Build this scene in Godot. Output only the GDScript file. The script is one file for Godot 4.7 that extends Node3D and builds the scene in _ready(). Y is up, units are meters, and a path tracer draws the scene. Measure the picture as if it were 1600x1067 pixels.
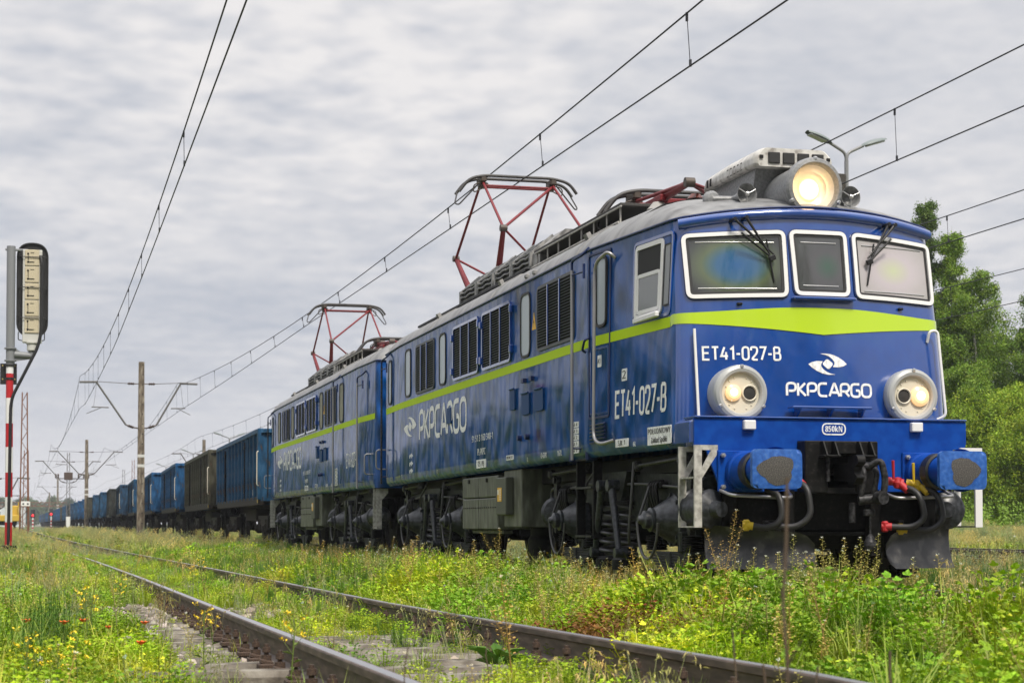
extends Node3D

# ---------------------------------------------------------------- mesh builder
class MB:
	var v := PackedVector3Array()
	var n := PackedVector3Array()
	var c := PackedColorArray()
	var col := Color(1, 1, 1)
	var T := Transform3D()

	func tri(a: Vector3, b: Vector3, d: Vector3, na: Vector3, nb: Vector3, nd: Vector3):
		if (b - a).cross(d - a).dot(na + nb + nd) > 0.0:
			var t := b
			b = d
			d = t
			t = nb
			nb = nd
			nd = t
		v.append(T * a); v.append(T * b); v.append(T * d)
		n.append((T.basis * na).normalized()); n.append((T.basis * nb).normalized()); n.append((T.basis * nd).normalized())
		c.append(col); c.append(col); c.append(col)

	func ftri(a: Vector3, b: Vector3, d: Vector3):
		var m := (b - a).cross(d - a)
		if m.length_squared() < 1e-16:
			return
		m = m.normalized()
		tri(a, b, d, m, m, m)

	func quad(a: Vector3, b: Vector3, d: Vector3, e: Vector3):   # counter-clockwise seen from outside
		var m := (d - a).cross(e - b)
		if m.length_squared() < 1e-16:
			return
		m = m.normalized()
		tri(a, b, d, m, m, m)
		tri(a, d, e, m, m, m)

	func squad(a: Vector3, b: Vector3, d: Vector3, e: Vector3, na: Vector3, nb: Vector3, nd: Vector3, ne: Vector3):
		tri(a, b, d, na, nb, nd)
		tri(a, d, e, na, nd, ne)

	func box(p: Vector3, s: Vector3, bas := Basis(), bev := 0.0):
		var h := s * 0.5
		var q := minf(bev, minf(h.x, minf(h.y, h.z)) * 0.9)
		if q <= 0.0:
			for k in 3:
				for sg in [-1.0, 1.0]:
					var a := Vector3.ZERO
					a[k] = sg
					var u := Vector3.ZERO
					u[(k + 1) % 3] = 1.0
					var w := Vector3.ZERO
					w[(k + 2) % 3] = 1.0
					var nn := bas * a
					var p0 := p + bas * ((a - u - w) * h)
					var p1 := p + bas * ((a + u - w) * h)
					var p2 := p + bas * ((a + u + w) * h)
					var p3 := p + bas * ((a - u + w) * h)
					squad(p0, p1, p2, p3, nn, nn, nn, nn)
			return
		for k in 3:
			var k1 := (k + 1) % 3
			var k2 := (k + 2) % 3
			for sg in [-1.0, 1.0]:
				var pts := []
				for e in [[-1, -1], [1, -1], [1, 1], [-1, 1]]:
					var a := Vector3.ZERO
					a[k] = sg * h[k]
					a[k1] = e[0] * (h[k1] - q)
					a[k2] = e[1] * (h[k2] - q)
					pts.append(p + bas * a)
				var nn := Vector3.ZERO
				nn[k] = sg
				nn = bas * nn
				squad(pts[0], pts[1], pts[2], pts[3], nn, nn, nn, nn)
			for s1 in [-1.0, 1.0]:
				for s2 in [-1.0, 1.0]:
					var a := Vector3.ZERO
					a[k1] = s1 * h[k1]
					a[k2] = s2 * (h[k2] - q)
					var b := Vector3.ZERO
					b[k1] = s1 * (h[k1] - q)
					b[k2] = s2 * h[k2]
					var d := Vector3.ZERO
					d[k] = h[k] - q
					var nn := Vector3.ZERO
					nn[k1] = s1
					nn[k2] = s2
					nn = (bas * nn).normalized()
					squad(p + bas * (a - d), p + bas * (b - d), p + bas * (b + d), p + bas * (a + d), nn, nn, nn, nn)
		for sx in [-1.0, 1.0]:
			for sy in [-1.0, 1.0]:
				for sz in [-1.0, 1.0]:
					var s3 := Vector3(sx, sy, sz)
					var a := Vector3(sx * h.x, sy * (h.y - q), sz * (h.z - q))
					var b := Vector3(sx * (h.x - q), sy * h.y, sz * (h.z - q))
					var d := Vector3(sx * (h.x - q), sy * (h.y - q), sz * h.z)
					var nn := (bas * s3).normalized()
					tri(p + bas * a, p + bas * b, p + bas * d, nn, nn, nn)

	func frame(d: Vector3) -> Array:
		var up := Vector3.UP if absf(d.y) < 0.95 else Vector3.RIGHT
		var x := up.cross(d).normalized()
		return [x, d.cross(x).normalized()]

	func rod(a: Vector3, b: Vector3, r0: float, r1 := -1.0, seg := 8, caps := true):
		if r1 < 0.0:
			r1 = r0
		var d := (b - a).normalized()
		var f := frame(d)
		var x: Vector3 = f[0]
		var y: Vector3 = f[1]
		for i in seg:
			var t0 := TAU * i / seg
			var t1 := TAU * (i + 1) / seg
			var n0: Vector3 = x * cos(t0) + y * sin(t0)
			var n1: Vector3 = x * cos(t1) + y * sin(t1)
			squad(a + n0 * r0, a + n1 * r0, b + n1 * r1, b + n0 * r1, n0, n1, n1, n0)
			if caps:
				tri(a, a + n0 * r0, a + n1 * r0, -d, -d, -d)
				tri(b, b + n0 * r1, b + n1 * r1, d, d, d)

	func tube(p: PackedVector3Array, r: float, seg := 6, closed := false):
		var m := p.size()
		var xs := []
		var ys := []
		var x := Vector3.ZERO
		for i in m:
			var d := p[mini(i + 1, m - 1)] - p[maxi(i - 1, 0)]
			if closed:
				d = p[(i + 1) % m] - p[(i - 1 + m) % m]
			d = d.normalized()
			if i == 0:
				x = frame(d)[0]
			else:
				x = (x - d * x.dot(d)).normalized()
			xs.append(x)
			ys.append(d.cross(x).normalized())
		for i in (m if closed else m - 1):
			var j := (i + 1) % m
			for k in seg:
				var t0 := TAU * k / seg
				var t1 := TAU * (k + 1) / seg
				var a0: Vector3 = xs[i] * cos(t0) + ys[i] * sin(t0)
				var a1: Vector3 = xs[i] * cos(t1) + ys[i] * sin(t1)
				var b0: Vector3 = xs[j] * cos(t0) + ys[j] * sin(t0)
				var b1: Vector3 = xs[j] * cos(t1) + ys[j] * sin(t1)
				squad(p[i] + a0 * r, p[i] + a1 * r, p[j] + b1 * r, p[j] + b0 * r, a0, a1, b1, b0)
		if not closed:
			for e in [0, m - 1]:
				var d := (p[0] - p[1]).normalized() if e == 0 else (p[m - 1] - p[m - 2]).normalized()
				for k in seg:
					var t0 := TAU * k / seg
					var t1 := TAU * (k + 1) / seg
					tri(p[e], p[e] + (xs[e] * cos(t0) + ys[e] * sin(t0)) * r, p[e] + (xs[e] * cos(t1) + ys[e] * sin(t1)) * r, d, d, d)

	func lathe(prof: Array, o: Vector3, axis: Vector3, seg := 20):   # prof: Vector2(radius, along)
		var f := frame(axis.normalized())
		var d := axis.normalized()
		for i in prof.size() - 1:
			var p: Vector2 = prof[i]
			var q: Vector2 = prof[i + 1]
			var t := (q - p)
			if t.length() < 1e-6:
				continue
			var nr := Vector2(t.y, -t.x).normalized()   # outward when walking along the axis on the outside
			for k in seg:
				var t0 := TAU * k / seg
				var t1 := TAU * (k + 1) / seg
				var e0: Vector3 = f[0] * cos(t0) + f[1] * sin(t0)
				var e1: Vector3 = f[0] * cos(t1) + f[1] * sin(t1)
				var n0 := (e0 * nr.x + d * nr.y)
				var n1 := (e1 * nr.x + d * nr.y)
				var a := o + e0 * p.x + d * p.y
				var b := o + e1 * p.x + d * p.y
				var g := o + e1 * q.x + d * q.y
				var h := o + e0 * q.x + d * q.y
				if p.x > 1e-5:
					tri(a, b, g, n0, n1, n1)
				if q.x > 1e-5:
					tri(a, g, h, n0, n1, n0)

	func prism(poly: PackedVector2Array, depth: float, X: Transform3D):   # poly in xy, extruded from z=0 to z=depth
		var idx := Geometry2D.triangulate_polygon(poly)
		var nz := X.basis.z.normalized()
		for i in range(0, idx.size(), 3):
			var a := Vector3(poly[idx[i]].x, poly[idx[i]].y, 0)
			var b := Vector3(poly[idx[i + 1]].x, poly[idx[i + 1]].y, 0)
			var d := Vector3(poly[idx[i + 2]].x, poly[idx[i + 2]].y, 0)
			tri(X * a, X * b, X * d, -nz, -nz, -nz)
			var u := Vector3(0, 0, depth)
			tri(X * (a + u), X * (b + u), X * (d + u), nz, nz, nz)
		var area := 0.0
		for i in poly.size():
			area += poly[i].cross(poly[(i + 1) % poly.size()])
		var sg := 1.0 if area > 0.0 else -1.0
		for i in poly.size():
			var p := poly[i]
			var q := poly[(i + 1) % poly.size()]
			var t := (q - p).normalized() * sg
			var nn := (X.basis * Vector3(t.y, -t.x, 0)).normalized()
			var a := X * Vector3(p.x, p.y, 0)
			var b := X * Vector3(q.x, q.y, 0)
			var e := X.basis.z * depth
			squad(a, b, b + e, a + e, nn, nn, nn, nn)

	func sweep(poly: PackedVector2Array, path: PackedVector3Array):   # poly (across, up) swept along a level path
		var m := path.size()
		var prev := PackedVector3Array()
		var area := 0.0
		for i in poly.size():
			area += poly[i].cross(poly[(i + 1) % poly.size()])
		for i in m:
			var d := (path[mini(i + 1, m - 1)] - path[maxi(i - 1, 0)])
			d.y = 0
			d = d.normalized()
			var x := d.cross(Vector3.UP).normalized()
			var ring := PackedVector3Array()
			for q in poly:
				ring.append(path[i] + x * q.x + Vector3.UP * q.y)
			if i > 0:
				for k in poly.size():
					var k2 := (k + 1) % poly.size()
					var t := (poly[k2] - poly[k]).normalized() * signf(area)
					var nn := x * t.y - Vector3.UP * t.x
					squad(prev[k], prev[k2], ring[k2], ring[k], nn, nn, nn, nn)
			if i == 0 or i == m - 1:
				var idx := Geometry2D.triangulate_polygon(poly)
				var e := -d if i == 0 else d
				for k in range(0, idx.size(), 3):
					tri(ring[idx[k]], ring[idx[k + 1]], ring[idx[k + 2]], e, e, e)
			prev = ring

	func grid(rows: Array, ref: Vector3, c0 := 0, c1 := -1, refline := false):   # rows of equal length; normals point away from ref
		var R := rows.size()
		var C: int = rows[0].size()
		if c1 < 0:
			c1 = C - 1
		var N := []
		for i in R:
			var ln := PackedVector3Array()
			for j in C:
				var du: Vector3 = rows[i][mini(j + 1, C - 1)] - rows[i][maxi(j - 1, 0)]
				var dv: Vector3 = rows[mini(i + 1, R - 1)][j] - rows[maxi(i - 1, 0)][j]
				var q := du.cross(dv)
				if q.length_squared() < 1e-18:
					q = Vector3.UP
				q = q.normalized()
				var from := ref
				if refline:
					from = Vector3(ref.x, ref.y, clampf(rows[i][j].z, -14.0, -2.6))
				if q.dot(rows[i][j] - from) < 0.0:
					q = -q
				ln.append(q)
			N.append(ln)
		for i in R - 1:
			for j in range(c0, c1):
				squad(rows[i][j], rows[i][j + 1], rows[i + 1][j + 1], rows[i + 1][j], N[i][j], N[i][j + 1], N[i + 1][j + 1], N[i + 1][j])

	func leaf(p: Vector3, d: Vector3, side: Vector3, up: Vector3, l: float, w: float, fold := 0.25, droop := 0.2):   # four-sided folded leaf
		var tip := p + d * l - Vector3.UP * droop * l
		var mid := p + d * l * 0.45
		var a := mid + side * w * 0.5 + up * fold * w
		var b := mid - side * w * 0.5 + up * fold * w
		var n1 := (a - p).cross(tip - p)
		if n1.dot(up) < 0: n1 = -n1
		var n2 := (b - p).cross(tip - p)
		if n2.dot(up) < 0: n2 = -n2
		n1 = n1.normalized()
		n2 = n2.normalized()
		tri(p, a, tip, n1, n1, n1)
		tri(p, tip, b, n2, n2, n2)

	func face(dir: Vector3):   # turn every triangle that looks away from dir
		for i in range(0, v.size(), 3):
			if (n[i] + n[i + 1] + n[i + 2]).dot(dir) < 0.0:
				var t := v[i]
				v[i] = v[i + 1]
				v[i + 1] = t
				var q := n[i]
				n[i] = -n[i + 1]
				n[i + 1] = -q
				n[i + 2] = -n[i + 2]

	func mesh() -> ArrayMesh:
		var a := []
		a.resize(Mesh.ARRAY_MAX)
		a[Mesh.ARRAY_VERTEX] = v
		a[Mesh.ARRAY_NORMAL] = n
		a[Mesh.ARRAY_COLOR] = c
		var m := ArrayMesh.new()
		m.add_surface_from_arrays(Mesh.PRIMITIVE_TRIANGLES, a)
		return m

# ---------------------------------------------------------------- nodes
var used := {}
var M := {}
var rng := RandomNumberGenerator.new()

func rf(a: float, b: float) -> float:
	return rng.randf_range(a, b)

func numbered(called: String) -> String:
	var k: int = used.get(called, 0)
	used[called] = k + 1
	return called if k == 0 else "%s_%03d" % [called, k]

func tag(o: Node3D, label := "", category := "", group := "", kind := ""):
	if label: o.set_meta("label", label)
	if category: o.set_meta("category", category)
	if group: o.set_meta("group", group)
	if kind: o.set_meta("kind", kind)

func thing(called: String, label: String, category: String, at := Vector3.ZERO, turn := 0.0, group := "") -> Node3D:
	var o := Node3D.new()
	o.name = numbered(called)
	add_child(o)
	o.position = at
	o.rotation.y = turn
	tag(o, label, category, group)
	return o

func node(called: String, parent: Node3D, at := Vector3.ZERO) -> Node3D:
	var o := Node3D.new()
	o.name = called
	parent.add_child(o, true)
	o.position = at
	return o

func put(called: String, mesh: Mesh, m: Material, parent: Node3D, at := Transform3D()) -> MeshInstance3D:
	var o := MeshInstance3D.new()
	o.name = called if parent != self else numbered(called)
	o.mesh = mesh
	o.material_override = m
	parent.add_child(o, true)
	o.transform = at
	return o

func part(called: String, mb: MB, m: Material, parent: Node3D) -> MeshInstance3D:
	return put(called, mb.mesh(), m, parent)

func dup(root: Node3D, at: Vector3, turn: float, label: String, group := "") -> Node3D:
	var r: Node3D = root.duplicate()
	var base: String = root.name
	if base.length() > 4 and base[base.length() - 4] == "_" and base.right(3).is_valid_int():
		base = base.left(base.length() - 4)
	r.name = numbered(base)
	add_child(r)
	r.position = at
	r.rotation.y = turn
	if label: r.set_meta("label", label)
	if group: r.set_meta("group", group)
	return r

func multi(called: String, mesh: Mesh, m: Material, xf: Array, cols: Array, parent: Node3D, label := "", category := ""):
	var mm := MultiMesh.new()
	mm.transform_format = MultiMesh.TRANSFORM_3D
	mm.use_colors = true
	mm.mesh = mesh
	mm.instance_count = xf.size()
	for i in xf.size():
		mm.set_instance_transform(i, xf[i])
		mm.set_instance_color(i, cols[i])
	var o := MultiMeshInstance3D.new()
	o.name = numbered(called) if parent == self else called
	o.multimesh = mm
	o.material_override = m
	parent.add_child(o, true)
	tag(o, label, category, "", "stuff")
	return o

# ---------------------------------------------------------------- materials
func lin(r: float, g: float, b: float) -> Color:
	return Color(r, g, b).linear_to_srgb()

func mat(key: String, r: float, g: float, b: float, rough := 0.6, metal := 0.0) -> StandardMaterial3D:
	if M.has(key):
		return M[key]
	var m := StandardMaterial3D.new()
	m.resource_name = key
	m.albedo_color = lin(r, g, b)
	m.roughness = rough
	m.metallic = metal
	M[key] = m
	return m

func noise_img(sd: int, freq: float, octaves: int, size := 256) -> Image:
	var f := FastNoiseLite.new()
	f.seed = sd
	f.noise_type = FastNoiseLite.TYPE_SIMPLEX_SMOOTH
	f.frequency = freq
	f.fractal_octaves = octaves
	return f.get_seamless_image(size, size)

func ramp(img: Image, stops: Array) -> ImageTexture:   # stops: [value, linear colour] ...
	var out := Image.create(img.get_width(), img.get_height(), false, Image.FORMAT_RGB8)
	var lut := []
	for i in 256:
		var t := i / 255.0
		var cc: Color = stops[0][1]
		for k in stops.size() - 1:
			if t >= stops[k][0]:
				var w := clampf((t - stops[k][0]) / maxf(1e-4, stops[k + 1][0] - stops[k][0]), 0, 1)
				cc = stops[k][1].lerp(stops[k + 1][1], w)
		lut.append(cc.linear_to_srgb())
	for y in img.get_height():
		for x in img.get_width():
			out.set_pixel(x, y, lut[int(img.get_pixel(x, y).r * 255.0)])
	return ImageTexture.create_from_image(out)

func textured(m: StandardMaterial3D, tex: Texture2D, scale: Vector3, world := false) -> StandardMaterial3D:
	m.albedo_color = Color(1, 1, 1)
	m.albedo_texture = tex
	m.uv1_triplanar = true
	m.uv1_world_triplanar = world
	m.uv1_scale = scale
	return m

func normal_tex(img: Image, strength: float) -> ImageTexture:
	var q: Image = img.duplicate()
	q.convert(Image.FORMAT_RGBA8)
	q.bump_map_to_normal_map(strength)
	return ImageTexture.create_from_image(q)

# ---------------------------------------------------------------- outlines
func rpoly(p: PackedVector2Array, r: float, k := 4) -> PackedVector2Array:
	var out := PackedVector2Array()
	var m := p.size()
	for i in m:
		var a := p[(i - 1 + m) % m]
		var b := p[i]
		var d := p[(i + 1) % m]
		var u := (a - b).normalized()
		var w := (d - b).normalized()
		var q := minf(r, minf((a - b).length(), (d - b).length()) * 0.49)
		for j in k + 1:
			var t := float(j) / k
			var p0 := b + u * q
			var p2 := b + w * q
			out.append(p0 * (1 - t) * (1 - t) + b * 2 * t * (1 - t) + p2 * t * t)
	return out

func rrect(x0: float, y0: float, x1: float, y1: float, r: float, k := 4) -> PackedVector2Array:
	return rpoly(PackedVector2Array([Vector2(x0, y0), Vector2(x1, y0), Vector2(x1, y1), Vector2(x0, y1)]), r, k)

func inset(p: PackedVector2Array, d: float) -> PackedVector2Array:
	var m := p.size()
	var area := 0.0
	for i in m:
		area += p[i].cross(p[(i + 1) % m])
	var s := signf(area)
	var out := PackedVector2Array()
	for i in m:
		var t := (p[(i + 1) % m] - p[(i - 1 + m) % m]).normalized()
		out.append(p[i] + Vector2(-t.y, t.x) * d * s)
	return out

# work on a curved surface: f(u, v, h) gives the point h above it
func ring_on(mb: MB, f: Callable, outer: PackedVector2Array, inner: PackedVector2Array, h: float, base := -0.004):
	var m := outer.size()
	for i in m:
		var j := (i + 1) % m
		var a: Vector3 = f.call(outer[i].x, outer[i].y, h)
		var b: Vector3 = f.call(outer[j].x, outer[j].y, h)
		var d: Vector3 = f.call(inner[j].x, inner[j].y, h)
		var e: Vector3 = f.call(inner[i].x, inner[i].y, h)
		var a0: Vector3 = f.call(outer[i].x, outer[i].y, base)
		var b0: Vector3 = f.call(outer[j].x, outer[j].y, base)
		var d0: Vector3 = f.call(inner[j].x, inner[j].y, base)
		var e0: Vector3 = f.call(inner[i].x, inner[i].y, base)
		var up := (a - a0).normalized()
		mb.squad(a, b, d, e, up, up, up, up)
		var w := (a - e).normalized()
		mb.squad(a, b, b0, a0, w, w, w, w)
		mb.squad(d, e, e0, d0, -w, -w, -w, -w)

func fill_on(mb: MB, f: Callable, poly: PackedVector2Array, h: float):
	var p := poly.duplicate()
	var idx := Geometry2D.triangulate_polygon(p)
	if idx.is_empty():
		var mid := Vector2.ZERO
		for q in p:
			mid += q / p.size()
		for i in p.size():
			idx.append_array(PackedInt32Array([i, (i + 1) % p.size(), p.size()]))
		p.append(mid)
	for i in range(0, idx.size(), 3):
		var q := []
		for k in 3:
			q.append(f.call(p[idx[i + k]].x, p[idx[i + k]].y, h))
		var up: Vector3 = (f.call(p[idx[i]].x, p[idx[i]].y, h + 0.01) - q[0]).normalized()
		mb.tri(q[0], q[1], q[2], up, up, up)

func pane_on(mb: MB, f: Callable, p: PackedVector2Array, h: float):   # a fill that follows a curved surface
	var mid := Vector2.ZERO
	for q in p:
		mid += q / p.size()
	for r in 6:
		var a0 := r / 6.0
		var a1 := (r + 1) / 6.0
		for i in p.size():
			var j := (i + 1) % p.size()
			var q := []
			var u := []
			for e in [mid.lerp(p[i], a0), mid.lerp(p[i], a1), mid.lerp(p[j], a1), mid.lerp(p[j], a0)]:
				var at: Vector3 = f.call(e.x, e.y, h)
				q.append(at)
				u.append((f.call(e.x, e.y, h + 0.01) - at).normalized())
			mb.squad(q[0], q[1], q[2], q[3], u[0], u[1], u[2], u[3])

func dense(p: PackedVector2Array, step: float) -> PackedVector2Array:
	var out := PackedVector2Array()
	for i in p.size():
		var a := p[i]
		var b := p[(i + 1) % p.size()]
		var k := maxi(1, int((b - a).length() / step))
		for j in k:
			out.append(a.lerp(b, float(j) / k))
	return out

func plate_on(mb: MB, f: Callable, p: PackedVector2Array, h: float):   # a raised plate with edges
	fill_on(mb, f, p, h)
	var m := p.size()
	for i in m:
		var j := (i + 1) % m
		var a: Vector3 = f.call(p[i].x, p[i].y, h)
		var b: Vector3 = f.call(p[j].x, p[j].y, h)
		var a0: Vector3 = f.call(p[i].x, p[i].y, -0.004)
		var b0: Vector3 = f.call(p[j].x, p[j].y, -0.004)
		var up := (a - a0).normalized()
		var w := (b - a).cross(up).normalized()
		var cm: Vector3 = f.call(p[(i + m / 2) % m].x, p[(i + m / 2) % m].y, h)
		if w.dot(a - cm) < 0:
			w = -w
		mb.squad(a, b, b0, a0, w, w, w, w)

# ---------------------------------------------------------------- stroked lettering
func arc_round(p: Array, r: float, closed := false) -> PackedVector2Array:
	var out := PackedVector2Array()
	var m := p.size()
	for i in m:
		if not closed and (i == 0 or i == m - 1):
			out.append(p[i])
			continue
		var a: Vector2 = p[(i - 1 + m) % m]
		var b: Vector2 = p[i]
		var d: Vector2 = p[(i + 1) % m]
		var u := (a - b).normalized()
		var w := (d - b).normalized()
		var q := minf(r, minf((a - b).length(), (d - b).length()) * 0.499)
		if u.dot(w) < -0.999 or q < 0.01:
			out.append(b)
			continue
		for j in 5:
			var t := j / 4.0
			out.append((b + u * q) * (1 - t) * (1 - t) + b * 2 * t * (1 - t) + (b + w * q) * t * t)
	return out

# glyph: [width, [corner radius, closed, points...] ...] in a cell one unit high
func glyph(ch: String) -> Array:
	var V := func(a: Array) -> Array:
		var o := []
		for i in range(0, a.size(), 2):
			o.append(Vector2(a[i], a[i + 1]))
		return o
	match ch:
		"E": return [0.5, [0, false, V.call([.5, 1, 0, 1, 0, 0, .5, 0])], [0, false, V.call([0, .52, .44, .52])]]
		"T": return [0.52, [0, false, V.call([0, 1, .52, 1])], [0, false, V.call([.26, 1, .26, 0])]]
		"4": return [0.55, [0, false, V.call([.28, 1, 0, .28, .55, .28])], [0, false, V.call([.4, .6, .4, 0])]]
		"1": return [0.26, [0, false, V.call([0, .8, .22, 1, .22, 0])]]
		"-": return [0.3, [0, false, V.call([0, .45, .3, .45])]]
		"0": return [0.5, [.25, true, V.call([0, 0, .5, 0, .5, 1, 0, 1])]]
		"2": return [0.5, [.25, false, V.call([0, .74, 0, 1, .5, 1, .5, .56, 0, 0, .52, 0])]]
		"7": return [0.5, [0, false, V.call([0, 1, .5, 1, .14, 0])]]
		"B": return [0.52, [.2, false, V.call([.1, 1, .46, 1, .46, .54, .1, .54])], [.22, false, V.call([.1, .54, .52, .54, .52, 0, .1, 0])], [0, false, V.call([0, 0, 0, 1])], [0, false, V.call([0, 1, .12, 1])], [0, false, V.call([0, .54, .12, .54])], [0, false, V.call([0, 0, .12, 0])]]
		"P": return [0.72, [.3, false, V.call([0, 0, 0, 1, .72, 1, .72, .38, .14, .38])]]
		"K": return [0.62, [0, false, V.call([0, 1, 0, 0])], [0, false, V.call([.6, 1, .1, .52, .64, 0])]]
		"C": return [0.72, [.32, false, V.call([.72, 1, 0, 1, 0, 0, .72, 0])]]
		"A": return [0.8, [0.06, false, V.call([0, 0, .4, 1, .48, 1, .86, 0])], [0, false, V.call([.22, .3, .68, .3])]]
		"R": return [0.72, [.3, false, V.call([0, 0, 0, 1, .72, 1, .72, .4, .12, .4])], [0, false, V.call([.36, .4, .74, 0])]]
		"G": return [0.76, [.32, false, V.call([.74, 1, 0, 1, 0, 0, .76, 0, .76, .5, .42, .5])]]
		"O": return [0.82, [.34, true, V.call([0, 0, .82, 0, .82, 1, 0, 1])]]
	return [0.3]

func strokes_on(mb: MB, f: Callable, text: String, u0: float, v0: float, height: float, wide: float, thick: float, gap: float, h: float) -> float:
	var x := u0
	for ch in text:
		var g := glyph(ch)
		for k in range(1, g.size()):
			var closed: bool = g[k][1]
			var p := arc_round(g[k][2], g[k][0], closed)
			var m := p.size()
			var L := PackedVector2Array()
			var R := PackedVector2Array()
			var th := thick / height
			for i in m:
				var s := Vector2(wide, 1)
				var a := p[(i - 1 + m) % m] * s
				var b := p[i] * s
				var d := p[(i + 1) % m] * s
				var t1 := (b - a).normalized()
				var t2 := (d - b).normalized()
				if not closed and i == 0: t1 = t2
				if not closed and i == m - 1: t2 = t1
				var n1 := Vector2(-t1.y, t1.x)
				var n2 := Vector2(-t2.y, t2.x)
				var mt := (n1 + n2).normalized()
				var ml := th * 0.5 / maxf(0.45, mt.dot(n1))
				L.append(b + mt * ml)
				R.append(b - mt * ml)
			for i in (m if closed else m - 1):
				var j := (i + 1) % m
				var q := []
				for e in [L[i], L[j], R[j], R[i]]:
					q.append(f.call(x + e.x * height, v0 + e.y * height, h))
				var up: Vector3 = (f.call(x, v0, h + 0.01) - f.call(x, v0, h)).normalized()
				mb.squad(q[0], q[1], q[2], q[3], up, up, up, up)
		x += (g[0] * wide + gap) * height
	return x

var fonts := {}
func text_mesh(text: String, height: float, face := "Droid Sans", weight := 400) -> TextMesh:
	var key := face + str(weight)
	if not fonts.has(key):
		var f := SystemFont.new()
		f.font_names = PackedStringArray([face])
		f.font_weight = weight
		fonts[key] = f
	var t := TextMesh.new()
	t.font = fonts[key]
	t.text = text
	t.font_size = 48
	t.pixel_size = height / 34.5
	t.depth = 0.002
	t.curve_step = 2.0
	return t

func text_on(called: String, text: String, height: float, wide: float, f: Callable, u: float, v: float, h: float, right: Vector3, m: Material, parent: Node3D, weight := 400, face := "Droid Sans"):
	var p: Vector3 = f.call(u, v, h)
	var nn: Vector3 = (f.call(u, v, h + 0.1) - p).normalized()
	var r := (right - nn * right.dot(nn)).normalized()
	var b := Basis(r * wide, nn.cross(r), nn)
	return put(called, text_mesh(text, height, face, weight), m, parent, Transform3D(b, p))

# ---------------------------------------------------------------- locomotive body surface
var cab := true
const ZR := -15.35

func base_hc(y: float) -> float: return lerpf(1.36, 1.285, clampf((y - 1.5) / 1.9, 0, 1))
func zc(y: float) -> float: return -1.18 - 0.24 * pow(clampf((y - 1.4) / 2.0, 0.0, 1.06), 1.7)
func zf(y: float) -> float: return -0.94 - 0.19 * pow(clampf((y - 1.4) / 2.0, 0.0, 1.06), 1.7)
func yb(z: float) -> float: return 1.21 + (maxf(0.0, (z + 15.4)) * 0.0056 if cab else 0.0)

func hw(z: float, y: float) -> float:
	var w := 1.5
	if cab and z > -3.4:
		w = lerpf(1.5, base_hc(y), clampf((z + 3.4) / (zc(y) + 3.4), 0, 1.1))
	elif not cab and z > -1.4:
		w = lerpf(1.5, 1.44, (z + 1.4) / 1.6)
	elif z < -13.7:
		w = lerpf(1.5, 1.44, (-13.7 - z) / 1.65)
	return w

func zfront(x: float, y: float) -> float:
	return zf(y) - (zf(y) - zc(y)) * pow(absf(x) / base_hc(y), 2.2)

func fs(z: float, y: float, h: float) -> Vector3:      # left side
	var s := (hw(z + 0.02, y) - hw(z - 0.02, y)) / 0.04
	return Vector3(-hw(z, y), y, z) + Vector3(-1, 0, -s).normalized() * h

func ff(x: float, y: float, h: float) -> Vector3:      # front
	var e := 0.02
	var n := Vector3(-(zfront(x + e, y) - zfront(x - e, y)) / (2 * e), -(zfront(x, y + e) - zfront(x, y - e)) / (2 * e), 1).normalized()
	return Vector3(x, y, zfront(x, y)) + n * h

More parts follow.
